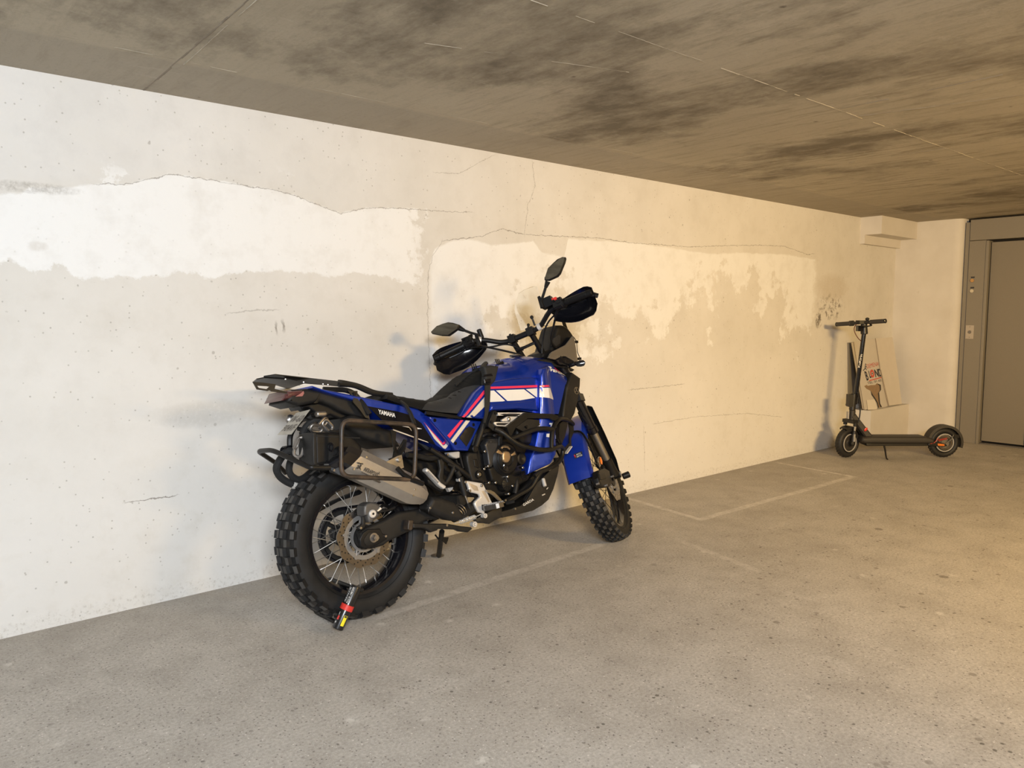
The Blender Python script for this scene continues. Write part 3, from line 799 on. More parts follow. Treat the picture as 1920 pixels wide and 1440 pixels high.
# sprocket and chain on the wall side of the rear wheel
mb = MB(); n = 46; v = []; f = []
for i in range(n*2):
    q = PI*i/n; ro = 0.112 if i % 2 == 0 else 0.105
    for r, yy in ((ro, 0.083), (ro, 0.089), (0.088, 0.089), (0.088, 0.083)): v.append((r*math.cos(q), yy, r*math.sin(q)))
for i in range(n*2):
    j = (i+1) % (n*2)
    for k in range(4): f.append((i*4+k, i*4+(k+1) % 4, j*4+(k+1) % 4, j*4+k))
mb.add(v, f)
for i in range(6):
    q = PI*i/3
    mb.cyl((0.03*math.cos(q), 0.086, 0.03*math.sin(q)), (0.092*math.cos(q+0.35), 0.086, 0.092*math.sin(q+0.35)), 0.009, n=6)
mb.lathe([(0.078, 0.0), (0.078, 0.05), (0.092, 0.05), (0.092, 0.0)], n=30)
mb.build('sprocket', M_dusty, rear_wheel, 30)
rc, rf = Vector((0, 0.0865, 0.334)), Vector((0.60, 0.0865, 0.385))
path = []
for i in range(40): 
    q = PI*0.52 + PI*i/39*0.98; path.append(rc + Vector((0.113*math.cos(q), 0, 0.113*math.sin(q))))
for i in range(14):
    q = -PI*0.48 + PI*i/13*0.98; path.append(rf + Vector((0.04*math.cos(q), 0, 0.04*math.sin(q))))
pts = []
for i in range(len(path)):
    a, b = path[i], path[(i+1) % len(path)]; L = (b-a).length; k = max(1, round(L/0.0079))
    pts += [a + (b-a)*t/k for t in range(k)]
mb = MB()
for i in range(0, len(pts), 2):
    a, b = pts[i], pts[(i+2) % len(pts)]; d = (b-a).normalized(); m_ = (a+b)/2
    for yy in (-0.008, 0.008):
        mb.cyl(a+Vector((0, yy, 0))-d*0.002, b+Vector((0, yy, 0))+d*0.002, 0.0065, n=6)
    mb.cyl(a+Vector((0, -0.009, 0)), a+Vector((0, 0.009, 0)), 0.005, n=8)
tag(mb.build('drive_chain', M_gloss, bike, 40), kind='stuff')
# ---- swingarm: two arms, axle plates, adjuster, nut
arm = [(-0.0531,0.3618),(-0.0163,0.3777),(0.0629,0.3917),(0.1394,0.4124),(0.2609,0.408),(0.3,0.3771),(0.3323,0.3661),(0.3368,0.349),(0.2738,0.3546),(0.1919,0.3266),(0.0762,0.3014),(0.0506,0.291),(-0.0034,0.289),(-0.042,0.3093)]
sw = MB(); slab(arm, -0.138, -0.100, 0.012, 0.012, mb=sw); slab(arm, 0.100, 0.135, 0.012, 0.012, mb=sw)
sw.box((0.46, -0.12, 0.36), (0.52, 0.12, 0.43))
swing = sw.build('swingarm', M_dusty, bike)
pl = [(-0.0613,0.339),(-0.046,0.3611),(-0.0187,0.3712),(0.0366,0.3631),(0.0469,0.3397),(0.0667,0.3334),(0.0632,0.315),(0.0081,0.3003),(-0.0248,0.2957),(-0.0466,0.2981),(-0.0622,0.3122)]
slab(pl, -0.147, -0.137, 0.004, 0.02).build('axle_plate', M_black, swing)
slab([(-0.044,0.3359),(-0.0211,0.3567),(0.0105,0.3508),(0.0264,0.3351),(0.0214,0.3183),(-0.0036,0.308),(-0.0356,0.3092),(-0.0454,0.3237)], -0.151, -0.146, 0.002, 0.02).build('adjuster_window', M_dusty, swing)
MB().cyl((0, -0.172, 0.334), (0, -0.146, 0.334), 0.0125, n=6).lathe([(-0.152, 0.0), (-0.152, 0.019), (-0.146, 0.019)], (0, 0, 0.334), n=24).cyl((0,-0.176,0.334), (0,-0.17,0.334), 0.007, n=12).build('axle_nut', M_dullsteel, swing)
MB().cyl((0, 0.135, 0.334), (0, 0.158, 0.334), 0.017, n=6).build('axle_nut', M_dullsteel, swing)
b_ = (0.0545,-0.15,0.3299); MB().cyl((b_[0], -0.155, b_[2]), (b_[0], -0.146, b_[2]), 0.005, n=8).build('bolt', M_dullsteel, swing)
# scratches of the swingarm guard: long black chain guard on the wall side
slab([(-0.1416,0.455),(-0.0331,0.4874),(0.0923,0.5142),(0.1096,0.5006),(0.0959,0.4917),(-0.0101,0.4784),(-0.0898,0.4542),(-0.141,0.4341)], 0.08, 0.105, 0.006, 0.03).build('chain_guard', M_black, bike)
# ---- rear caliper
cal = slab([(-0.0265,0.4651),(-0.0146,0.4727),(0.0025,0.4771),(0.0296,0.4699),(0.0426,0.461),(0.0486,0.4528),(0.0422,0.4345),(0.0399,0.4155),(0.0218,0.4054),(0.0118,0.4035),(0.0064,0.3937),(-0.0114,0.3957),(-0.0167,0.4085),(-0.0175,0.4254),(-0.031,0.4277),(-0.0314,0.4468)], -0.15, -0.085, 0.010, 0.009).build('rear_caliper', M_caliper, bike)
c_ = (0.0044,-0.155,0.4294); MB().cyl((c_[0], -0.158, c_[2]), (c_[0], -0.14, c_[2]), 0.0165, n=28, bev=0.003).build('caliper_piston_cap', M_alu, cal)
MB().cyl((c_[0], -0.1585, c_[2]), (c_[0], -0.155, c_[2]), 0.005, n=16).build('cap_hole', M_dusty, cal)
slab([(-0.0283,0.4247),(-0.0151,0.4201),(-0.0149,0.3985),(-0.0198,0.3803),(-0.0349,0.3688),(-0.0507,0.3741),(-0.0546,0.3866),(-0.0434,0.3893),(-0.0319,0.3944)], -0.128, -0.112, 0.004, 0.02).build('caliper_bracket', M_dusty, cal)
c_ = (-0.0442,-0.13,0.3802); MB().cyl((c_[0], -0.136, c_[2]), (c_[0], -0.12, c_[2]), 0.005, n=8).build('bolt', M_steel, cal)
MB().tube([(0.0305,-0.14,0.4366),(0.0486,-0.14,0.4457),(0.073,-0.13,0.4537),(0.0899,-0.12,0.4459),(0.1305,-0.1,0.434),(0.1734,-0.08,0.4341)], 0.0065, rad=0.02).build('banjo_hose', M_black, cal)
MB().tube([(0.0289,-0.15,0.4287),(0.052,-0.15,0.4332),(0.0894,-0.14,0.4292),(0.1257,-0.13,0.4353)], 0.0055, rad=0.02).build('brake_hose', M_dusty, cal)
MB().cyl((0.03,-0.145,0.4344), (0.0481,-0.145,0.4446), 0.007, n=10).build('hose_fitting', M_alu, cal)

# ---- silencer: bevelled hexagonal can, dark end cap, heat shield and link pipe
def hexring(c, up, side, h, w, bev):
    c, up, side = Vector(c), Vector(up), Vector(side)
    q = [(-w, -h*bev), (-w, h*bev), (-w*0.45, h), (w*0.45, h), (w, h*bev), (w, -h*bev), (w*0.45, -h), (-w*0.45, -h)]
    return [c + side*a + up*b for a, b in q]
A0, A1 = Vector((-0.1125,-0.215,0.6534)), Vector((0.1922,-0.205,0.4819))
axd = (A1-A0).normalized(); sd = Vector((0, 1, 0)); upv = axd.cross(sd) * -1
if upv.z < 0: upv = -upv
Lx = (A1-A0).length
hh = 0.058; ww = 0.050
skw = 0.028    # the rear edge is cut at a slant
def canring(t, k=1.0, kw=1.0, sl=0.0):
    r = hexring(A0 + axd*t, upv, sd, hh*k, ww*kw, 0.42)
    return [p + axd*(sl*((p-(A0+axd*t)).dot(upv)/hh)) for p in r]
can = MB().loft([canring(0.0, 1.0, 1, skw), canring(0.012, 1.02, 1.02, skw), canring(Lx*0.86, 1.03, 1.02, 0.0), canring(Lx*0.94, 0.93, 0.95), canring(Lx*1.06, 0.66, 0.8), canring(Lx*1.10, 0.5, 0.62)]).build('silencer', M_titan, bike, 25)
MB().loft([canring(-0.062, 0.80, 0.78, skw*1.2), canring(-0.052, 0.90, 0.90, skw*1.2), canring(0.001, 0.97, 0.96, skw)]).build('end_cap', M_gloss, can, 25)
tp = A0 - axd*0.064 + upv*0.012
MB().lathe([(-0.012, 0.0), (-0.012, 0.020), (0.004, 0.023), (0.004, 0.016), (-0.008, 0.016), (-0.008, 0)], (0,0,0), 'z', 20).xf(Matrix.Translation(tp) @ (-axd).to_track_quat('Z', 'Y').to_matrix().to_4x4()).build('tail_pipe', M_dusty, can)
for t, k in ((0.02, 0.6), (0.02, -0.6), (0.02, 0.0), (Lx*0.86, 0.5), (Lx*0.86, -0.5), (Lx*0.86, 0.0)):
    p = A0 + axd*(t+skw*k*(1 if t < 0.1 else 0)) + upv*hh*k*0.9 + Vector((0, -ww*1.02, 0))
    MB().cyl(p + Vector((0, -0.0025, 0)), p + Vector((0, 0.004, 0)), 0.0038, n=10).build('rivet', M_steel, can)
p = Vector((-0.0862,-0.266,0.6123)); p.y = -0.215 - ww*1.03 - 0.002
q_ = Vector((-0.0201,-0.266,0.58))
lettering('lettering', 'AKRAPOVIČ', p, axd, upv, M_etch, can, width=(q_-p).length, height=0.0235, bold=0.03)
MB().add([p+axd*a+upv*b for a, b in ((-0.006, -0.009), (0.085, -0.009), (0.085, -0.0065), (-0.006, -0.0065))], [(0,1,2,3)]).build('print_line', M_etch, can, 0)
MB().add([p+axd*a+upv*b for a, b in ((0.05, -0.017), (0.085, -0.017), (0.092, -0.010), (0.05, -0.010))], [(0,1,2,3)]).build('print_line', M_etch, can, 0)
lg = MB()
for pts_ in (((-0.040, 0.020), (-0.012, 0.026), (-0.010, 0.022), (-0.034, 0.016)), ((-0.030, 0.014), (-0.012, 0.002), (-0.012, -0.002), (-0.032, 0.008)), ((-0.022, 0.018), (-0.015, 0.018), (-0.018, 0.000), (-0.024, 0.004)), ((-0.034, 0.002), (-0.022, 0.006), (-0.024, -0.002), (-0.034, -0.004))):
    lg.add([p+axd*a+upv*b for a, b in pts_], [(0,1,2,3)])
lg.build('emblem', M_etch, can, 0)
slab([(0.0394,0.6317),(0.0971,0.6492),(0.1162,0.6514),(0.1204,0.599),(0.1065,0.5963),(0.0766,0.6136)], -0.238, -0.232, 0.001, 0.05).build('hanger_plate', M_dullsteel, can)
c_ = (0.0982,-0.24,0.6332); MB().cyl((c_[0], -0.247, c_[2]), (c_[0], -0.23, c_[2]), 0.0095, n=20, bev=0.002).cyl((c_[0], -0.25, c_[2]), (c_[0], -0.246, c_[2]), 0.005, n=6).build('bolt', M_steel, can)
MB().tube([(0.0723,-0.262,0.6024),(0.0964,-0.262,0.5747),(0.136,-0.262,0.5468),(0.188,-0.262,0.5236)], 0.010, n=8).build('carbon_clamp', M_black, can)
shield = slab([(0.2364,0.4183),(0.2571,0.4443),(0.2705,0.4587),(0.3161,0.4481),(0.3838,0.4158),(0.4078,0.3902),(0.4166,0.3644),(0.4362,0.3489),(0.4248,0.3339),(0.3848,0.3337),(0.3441,0.3456),(0.2832,0.3776),(0.2352,0.4092)], -0.208, -0.13, 0.022, 0.010).build('heat_shield', M_dusty, bike)
for q in ((0.2458,-0.21,0.4139), (0.3611,-0.21,0.3747)):
    MB().cyl((q[0], -0.214, q[2]), (q[0], -0.2, q[2]), 0.006, n=12, bev=0.002).build('bolt', M_dullsteel, shield)
mb = MB().tube([(0.3938,-0.165,0.3489),(0.4384,-0.16,0.3532),(0.4854,-0.15,0.3623),(0.5346,-0.13,0.3687)], 0.024, n=14)
mb.build('link_pipe', M_dusty, bike)
for k in range(4):
    a = Vector((0.4134,-0.165,0.3576)) + Vector((0.010*k, 0, 0.006*k))
    MB().lathe([(-0.002, 0.029), (0.002, 0.029), (0.002, 0.024), (-0.002, 0.024)], (0,0,0), 'z', 20, True).xf(Matrix.Translation(a) @ Vector((0.85, 0, 0.5)).to_track_quat('Z', 'Y').to_matrix().to_4x4()).build('pipe_clamp', M_dullsteel, shield)

# ---- tail: dark plastic, lamp, blue panel with print
tail = slab([(-0.1881,0.9556),(-0.1275,0.941),(0.0043,0.8991),(0.0513,0.8517),(0.076,0.8125),(0.0162,0.8223),(-0.0233,0.8394),(-0.0572,0.8558),(-0.0853,0.8752),(-0.1278,0.8936),(-0.1517,0.8989),(-0.1739,0.8952),(-0.1958,0.8924),(-0.2341,0.8883),(-0.2821,0.9075),(-0.2791,0.9173),(-0.2565,0.9555)], -0.088, 0.088, 0.014, 0.012).build('tail_fairing', M_dusty, bike)
slab([(-0.1606,0.9036),(-0.141,0.9311),(-0.1345,0.9284),(-0.1522,0.8963),(-0.1646,0.8941),(-0.1731,0.8956)], -0.092, 0.092, 0.002, 0.02).build('fairing_joint', M_black, tail)
slab([(-0.275,0.9541),(-0.2083,0.9539),(-0.2063,0.9376),(-0.2161,0.9251),(-0.2466,0.9249),(-0.2705,0.9184),(-0.3001,0.9153),(-0.2915,0.928)], -0.093, 0.093, 0.016, 0.008).build('tail_light', M_redlens, tail)
slab([(-0.2495,0.9259),(-0.2249,0.9373),(-0.2126,0.9462),(-0.2108,0.9364),(-0.2191,0.9256)], -0.0965, -0.092, 0.001, 0.02).build('lamp_facet', mat('pink_reflector', (0.26, 0.085, 0.09), 0.35, coat=0.4), tail)
slab([(-0.2118,0.8895),(-0.153,0.8975),(-0.1332,0.8997),(-0.0659,0.8756),(-0.0032,0.8394),(0.0974,0.8121),(0.098,0.7941),(0.0238,0.8009),(-0.0268,0.8147),(-0.0848,0.8425),(-0.1054,0.8375),(-0.1434,0.852),(-0.179,0.8816),(-0.2038,0.8747)], -0.055, 0.055, 0.01, 0.012).build('undertray', M_black, tail)
slab([(-0.0643,0.8237),(-0.0014,0.8365),(0.0642,0.8125),(0.1293,0.7693),(0.1664,0.7563),(0.2076,0.6809),(0.1517,0.6824),(0.0585,0.7206),(-0.0201,0.7653),(-0.0489,0.7817)], -0.105, 0.105, 0.02, 0.012).build('rear_mudguard', M_dusty, bike)
bt = [(-0.1825,0.9628),(-0.1366,0.9452),(-0.0096,0.9145),(0.216,0.8566),(0.2997,0.8338),(0.3436,0.8068),(0.4896,0.6539),(0.4869,0.6342),(0.4305,0.6347),(0.3403,0.6899),(0.17,0.759),(0.125,0.797),(0.057,0.8584),(0.0004,0.8901),(-0.1093,0.9256),(-0.1834,0.9549)]
tp_ = slab(bt, -0.118, 0.118, 0.006, 0.012)
tail_panel = tp_.build('tail_panel', M_blue, bike)
ts = lambda u, v: -0.118
skin([(0.0534,0.8641),(0.1967,0.8304),(0.2614,0.8093),(0.313,0.77),(0.3774,0.667),(0.3125,0.6974),(0.1656,0.76),(0.1165,0.7996)], ts).build('graphic', M_gloss, tail_panel, 0, 'black printed side graphic')
t0, t1 = Vector((0.1008,-0.121,0.8283)), Vector((0.1821,-0.121,0.805)); 
lettering('lettering', 'YAMAHA', t0, t1-t0, Vector((0.1014,-0.121,0.8459))-t0, M_white, tail_panel, width=(t1-t0).length, height=0.0185, bold=0.03)
lg = MB(); skin([(0.2641,0.7591),(0.2839,0.7543),(0.3132,0.7448),(0.2799,0.746)], lambda u, v: -0.1195, 0.0008, mb=lg); skin([(0.2095,0.7661),(0.2442,0.761),(0.2545,0.7514),(0.2577,0.7405),(0.2516,0.7469),(0.2458,0.756)], lambda u, v: -0.1195, 0.0008, mb=lg)
lg.build('print_mark', M_white, tail_panel, 0)
skin([(0.1647,0.7581),(0.2562,0.7201),(0.3341,0.6863),(0.3393,0.6809),(0.2556,0.7149),(0.1641,0.7535)], lambda u, v: -0.1192, 0.0008).build('print_mark', M_cream, tail_panel, 0)
skin([(0.3263,0.7727),(0.3429,0.7536),(0.4157,0.6707),(0.4256,0.6805),(0.4618,0.704),(0.4654,0.6977),(0.4237,0.6658),(0.4148,0.6643),(0.3746,0.7114),(0.3399,0.7539)], lambda u, v: -0.1192, 0.0008).build('stripe', M_red, tail_panel, 0, 'thin red V stripe')
skin([(0.3348,0.7607),(0.3748,0.7128),(0.4145,0.6619),(0.423,0.661),(0.4596,0.6878),(0.469,0.6783),(0.427,0.6447),(0.4169,0.6478),(0.3714,0.696)], lambda u, v: -0.1192, 0.0008).build('stripe', M_cream, tail_panel, 0, 'cream V stripe')
# ---- side panel under the seat nose
sp_poly = [(0.3246,0.7974),(0.4123,0.7816),(0.5146,0.7657),(0.6284,0.7485),(0.5293,0.6218),(0.4604,0.6337)]
sp_ = slab(sp_poly, -0.152, -0.10, 0.008, 0.012); side_panel = sp_.build('side_panel', M_blue, bike)
slab([(u, v) for u, v in sp_poly], 0.10, 0.152, 0.008, 0.03).build('side_panel', M_blue, bike)
ss = lambda u, v: -0.153
skin([(0.5036,0.7644),(0.5174,0.7622),(0.4308,0.6906),(0.419,0.7031)], ss).build('stripe', M_red, side_panel, 0, 'red slanting stripe')
skin([(0.5318,0.7599),(0.5552,0.7563),(0.4462,0.6668),(0.4342,0.6789)], ss).build('stripe', M_cream, side_panel, 0, 'cream slanting stripe')
slab([(0.4845,0.6864),(0.526,0.7242),(0.5484,0.7322),(0.5814,0.7169),(0.5572,0.6839),(0.5192,0.6428)], -0.156, -0.150, 0.002, 0.02).build('grip_pad', M_black, side_panel)
for q in ((0.5739,-0.15,0.7367), (0.4602,-0.15,0.6644), (0.3611,-0.15,0.7758)):
    MB().cyl((q[0], -0.1535, q[2]), (q[0], -0.15, q[2]), 0.0078, n=18).cyl((q[0], -0.155, q[2]), (q[0], -0.15, q[2]), 0.004, n=6).build('fastener', M_gloss, side_panel)
# ---- seat with grey side inserts
seat_poly = [(0.1818,0.9152),(0.2909,0.8904),(0.3891,0.8703),(0.4506,0.8675),(0.5301,0.8917),(0.5875,0.9306),(0.6673,0.9757),(0.7188,0.992),(0.7578,0.9972),(0.6872,0.9135),(0.6004,0.8559),(0.5178,0.7872),(0.4996,0.7938),(0.4214,0.8065),(0.3155,0.8263),(0.2111,0.8601),(0.1401,0.8874)]
sl = slab(seat_poly, -0.138, 0.138, 0.075, 0.011, soft=list(range(0, 8)), Rw=0.095)
seat = sl.build('seat', M_seat, bike)
skin([(0.3113,0.8289),(0.3424,0.8488),(0.3737,0.8587),(0.4353,0.8627),(0.493,0.8727),(0.5474,0.8969),(0.5886,0.9122),(0.629,0.9171),(0.6685,0.9117),(0.5953,0.8566),(0.521,0.7891),(0.5015,0.7958),(0.4155,0.8073)], sl.surf, 0.0015, 0.015).build('seat_insert', M_seatgrey, seat, 40, 'smooth grey side insert')
MB().tube([(0.3228,-0.142,0.8122),(0.4138,-0.146,0.7936),(0.5083,-0.15,0.7753)], 0.008, n=8).build('seat_rail', M_tubeblk, bike)
# ---- luggage rack plate and its supports
rk = MB()
deck = [Vector(p) for p in ((-0.2688,0.2345,1.02), (-0.3167,0.0854,1.02), (-0.2811,0.0981,1.025), (-0.2829,0.093,1.03), (-0.2593,0.0369,1.03), (0.0528,0.0616,0.985), (0.1851,0.3027,0.982), (0.0396,0.1924,0.987), (-0.0728,0.165,0.998), (0.0588,0.5867,1.008), (-0.109,0.3587,1.012), (-0.0973,0.4471,1.012))]
n = len(deck); th = Vector((0, 0, -0.004))
rk.add(deck + [p+th for p in deck], [tuple(range(n)), tuple(range(2*n-1, n-1, -1))] + [(i, (i+1) % n, (i+1) % n+n, i+n) for i in range(n)])
rack = rk.build('luggage_rack', M_tubeblk, bike)
def strip(name, pts, th, m, parent, label=None):
    """a bent sheet strip given by outline points, thickened along y"""
    n = len(pts); a = [Vector(p) for p in pts]
    return MB().add(a + [p + Vector(th) for p in a], [tuple(range(n)), tuple(range(2*n-1, n-1, -1))] + [(i, (i+1) % n, (i+1) % n+n, i+n) for i in range(n)]).build(name, m, parent, 20, label)
strip('rack_lip', [(-0.2389,0.08,1.0339),(0.0288,0.02,0.9819),(0.0012,-0.02,0.9592),(-0.0823,0,0.9742),(-0.1474,0.02,0.9875),(-0.2003,0.05,1.0081)], (0, 0.004, 0), M_tubeblk, rack)
strip('rack_lip', [(-0.4161,-0.1,0.9929),(-0.4024,-0.1,0.9633),(-0.3612,-0.1,0.9548),(-0.3525,-0.1,0.9575),(-0.3457,-0.1,0.9517),(-0.2849,-0.1,0.9407),(-0.2818,-0.1,0.946),(-0.3325,-0.1,0.9614),(-0.351,-0.1,0.9718),(-0.3641,-0.1,0.9621),(-0.3947,-0.1,0.9686),(-0.3999,-0.1,0.977),(-0.351,-0.1,0.9718),(-0.3325,-0.1,0.9614),(-0.3257,-0.1,0.9786),(-0.3736,-0.1,0.9871)], (0, 0.004, 0), M_tubeblk, rack)
for q in ((-0.222,0.03,1.0059), (-0.1594,0,0.9876), (-0.0848,-0.02,0.9733), (-0.0624,-0.02,0.9695)):
    MB().ball(q, 0.004, 8, 5).build('bolt', M_steel, rack)
MB().tube([(-0.03,-0.05,0.9658),(-0.0147,-0.05,0.9645),(0.0448,-0.05,0.9578),(0.1124,-0.06,0.9197),(0.2095,-0.07,0.9005),(0.214,-0.11,0.875)], 0.0105, n=10, rad=0.03).build('grab_bar', M_tubeblk, rack)
MB().tube([(0.0395,0.07,0.9847),(0.0555,0.07,0.9829),(0.1302,0.07,0.9651),(0.2169,0.08,0.9286),(0.309,0.08,0.9126)], 0.0105, n=10, rad=0.03).build('grab_bar', M_tubeblk, rack)
MB().tube([(-0.1081,-0.06,0.9498),(-0.0162,-0.075,0.9404),(0.0146,-0.09,0.9232),(0.0328,-0.12,0.8734),(0.047,-0.14,0.8295)], 0.011, n=8, rad=0.02).build('grab_bar', M_tubeblk, rack)
strip('rack_bracket', [(-0.0295,-0.115,0.9351),(0.0163,-0.115,0.9299),(0.0108,-0.118,0.898),(0.0292,-0.125,0.8686),(0.0448,-0.135,0.83),(0.0476,-0.135,0.8092),(0.0307,-0.13,0.8179),(0.0116,-0.125,0.8518),(-0.0113,-0.118,0.8859),(-0.0107,-0.117,0.9087)], (0, 0.008, 0), M_tubeblk, rack)
q = (-0.0034,-0.118,0.9181); MB().cyl((q[0], -0.126, q[2]), (q[0], -0.112, q[2]), 0.0075, n=6).build('bolt', M_gloss, rack)
# ---- pannier frame on the near side, its carrier parts, rear brace
pan = MB().tube([(-0.1531,-0.262,0.8151),(0.186,-0.262,0.7655),(0.1478,-0.262,0.5452),(-0.1801,-0.262,0.6047)], 0.0088, n=12, closed=True, rad=0.04).build('pannier_frame', M_rust, bike)
MB().tube([(0.2151,-0.12,0.8693),(0.2182,-0.15,0.8523),(0.2071,-0.2,0.8117),(0.1824,-0.255,0.764)], 0.0088, n=10, rad=0.02).build('frame_stay', M_tubeblk, pan)
strip('frame_stay', [(0.1078,-0.19,0.7567),(0.1338,-0.19,0.7473),(0.1153,-0.2,0.696),(0.1226,-0.2,0.6678),(0.161,-0.2,0.7118),(0.1744,-0.2,0.7081),(0.1543,-0.21,0.6684),(0.1133,-0.23,0.6452),(0.0785,-0.23,0.6449),(0.1001,-0.21,0.6701)], (0, 0.006, 0), M_tubeblk, pan)
strip('frame_stay', [(-0.1984,-0.225,0.6638),(-0.1767,-0.24,0.6586),(-0.1725,-0.25,0.6198),(-0.1786,-0.25,0.608),(-0.2008,-0.225,0.6219),(-0.2061,-0.225,0.6374)], (0, 0.008, 0), M_dusty, pan)
for q in ((-0.1903,-0.235,0.6511), (-0.1928,-0.235,0.6291)):
    MB().cyl((q[0], q[1]-0.006, q[2]), (q[0], q[1]+0.002, q[2]), 0.005, n=8).build('bolt', M_dullsteel, pan)
MB().tube([(-0.2087,-0.235,0.6415),(-0.2271,-0.235,0.6433),(-0.2834,-0.235,0.6506),(-0.2907,-0.22,0.6566),(-0.3533,-0.07,0.7311),(-0.3567,0.05,0.7318),(-0.2346,0.16,0.6708),(-0.1646,0.235,0.6235)], 0.0095, n=10, rad=0.03).build('rear_brace', M_tubeblk, pan)
strip('frame_stay', [(-0.1821,-0.2,0.7286),(-0.1742,-0.2,0.7355),(-0.1626,-0.2,0.7329),(-0.1581,-0.2,0.7174),(-0.1619,-0.2,0.6964),(-0.1739,-0.21,0.6612),(-0.1972,-0.21,0.6641),(-0.1868,-0.2,0.6993)], (0, 0.008, 0), M_dusty, pan)
MB().lathe([(-0.004, 0.0115), (0.004, 0.0115), (0.004, 0.0075), (-0.004, 0.0075)], (0,0,0), 'y', 20, True).xf(Matrix.Translation((-0.1793,-0.207,0.7161)) @ Matrix.Diagonal((1, 1, 1.5, 1))).build('eyelet', M_gloss, pan)
MB().tube([(0.1433,0.262,0.8103),(0.4755,0.262,0.78),(0.4446,0.262,0.5356),(0.1168,0.262,0.5801)], 0.0088, n=8, closed=True, rad=0.04).build('pannier_frame', M_tubeblk, bike)
# ---- toolbox behind the silencer
tbx = slab([(-0.2327,0.7809),(-0.1731,0.775),(-0.1116,0.7633),(-0.0688,0.7479),(-0.0336,0.7044),(-0.0343,0.6557),(-0.0612,0.6414),(-0.1776,0.6509),(-0.2418,0.6565)], -0.19, -0.075, 0.012, 0.012).build('toolbox', M_black, bike)
slab([(-0.2413,0.7787),(-0.225,0.7796),(-0.234,0.6566),(-0.2479,0.657),(-0.2516,0.6651)], -0.192, -0.073, 0.004, 0.02).build('box_rim', M_dusty, tbx)
slab([(-0.2403,0.7683),(-0.0416,0.7401),(-0.0395,0.7364),(-0.2407,0.765)], -0.193, -0.188, 0.001, 0.05).build('lid_seam', M_gap, tbx)
MB().cyl((-0.1522,-0.16,0.7784), (-0.0997,-0.16,0.7676), 0.006, n=8).build('box_latch', M_dusty, tbx)
# ---- number plate, hanger, indicators
P = [Vector(p) for p in ((-0.2,-0.1196,0.8646), (-0.2,0.0932,0.7825), (-0.2,0.2061,0.7825), (-0.2,0.0729,0.8475), (-0.2,-0.0128,0.8706))]
tl, bl, br, tr_ = Vector((-0.215,-0.0187,0.8652)), Vector((-0.215,0.1675,0.7875)), Vector((-0.235,0.0013,0.7825)), Vector((-0.235,-0.1745,0.8683))
ux, vy = (br - bl).normalized(), (tl - bl).normalized(); nn = ux.cross(vy).normalized()
mbp = MB().add([bl, br, tr_, tl, bl-nn*0.002, br-nn*0.002, tr_-nn*0.002, tl-nn*0.002], [(0,1,2,3),(7,6,5,4),(0,4,5,1),(1,5,6,2),(2,6,7,3),(3,7,4,0)])
nplate = mbp.build('number_plate', M_plate, bike, 20)
if nn.dot(Vector((-1, -0.3, 0))) < 0: nn = -nn
wpl, hpl = (br-bl).length, (tl-bl).length
M_plink = mat('plate_ink', (0.12, 0.10, 0.085), 0.6)
for row, txt in ((0.56, 'W-60'), (0.16, '904VF')):
    lettering('lettering', txt, bl + vy*hpl*row + ux*wpl*0.10 + nn*0.0035, ux, vy, M_plink, nplate, width=wpl*0.8, height=hpl*0.30, bold=0.01)
pb = MB().tube([(-0.1575,-0.04,0.8539),(-0.1872,-0.02,0.8444),(-0.2034,0,0.8248),(-0.21,0.03,0.8049),(-0.2179,0.05,0.7752),(-0.2236,0.05,0.7218)], 0.012, n=8, rad=0.03)
pb.tube([(-0.2207,-0.03,0.8023),(-0.1982,-0.05,0.7945),(-0.1719,-0.06,0.7737)], 0.008, n=8)
hang = pb.build('plate_hanger', M_black, bike)
slab([(-0.1923,0.8546),(-0.1624,0.8632),(-0.1559,0.8337),(-0.1856,0.8275),(-0.2131,0.8387)], -0.09, 0.05, 0.01, 0.02).build('plate_lamp_housing', M_dusty, hang)
ind = MB().cyl((-0.1791,-0.08,0.8461), (-0.1786,-0.13,0.849), 0.009, n=10)
ind.build('indicator_stalk', M_black, hang)
indm = slab([(-0.1928,0.8595),(-0.1571,0.858),(-0.1498,0.8495),(-0.1518,0.8409),(-0.1619,0.8366),(-0.1928,0.8379),(-0.1975,0.8469),(-0.1967,0.8542)], -0.157, -0.13, 0.008, 0.006).build('indicator', M_dullsteel, hang, 32, 'small grey clear-lens indicator')
MB().ball((-0.1627,0.14,0.8451), 0.022, 12, 8, (1, 0.7, 1)).build('indicator', M_dullsteel, hang)
# ---- fuel tank, recessed side cover, shroud
tank_poly = [(0.6511,0.9074),(0.7253,1.0084),(0.77,1.0182),(0.8204,1.0233),(0.8876,1.0258),(0.9266,1.0447),(1.0348,1.054),(1.1669,1.038),(1.2032,0.993),(1.275,0.948),(1.1867,0.8795),(1.1157,0.7398),(0.9722,0.756),(0.8292,0.7852),(0.6831,0.79),(0.6516,0.7846),(0.6272,0.7579),(0.509,0.7802),(0.5837,0.8527)]
tk = slab(tank_poly, -0.165, 0.165, 0.115, 0.012, soft=list(range(0, 9)), Rw=0.15)
tank = tk.build('fuel_tank', M_blue, bike)
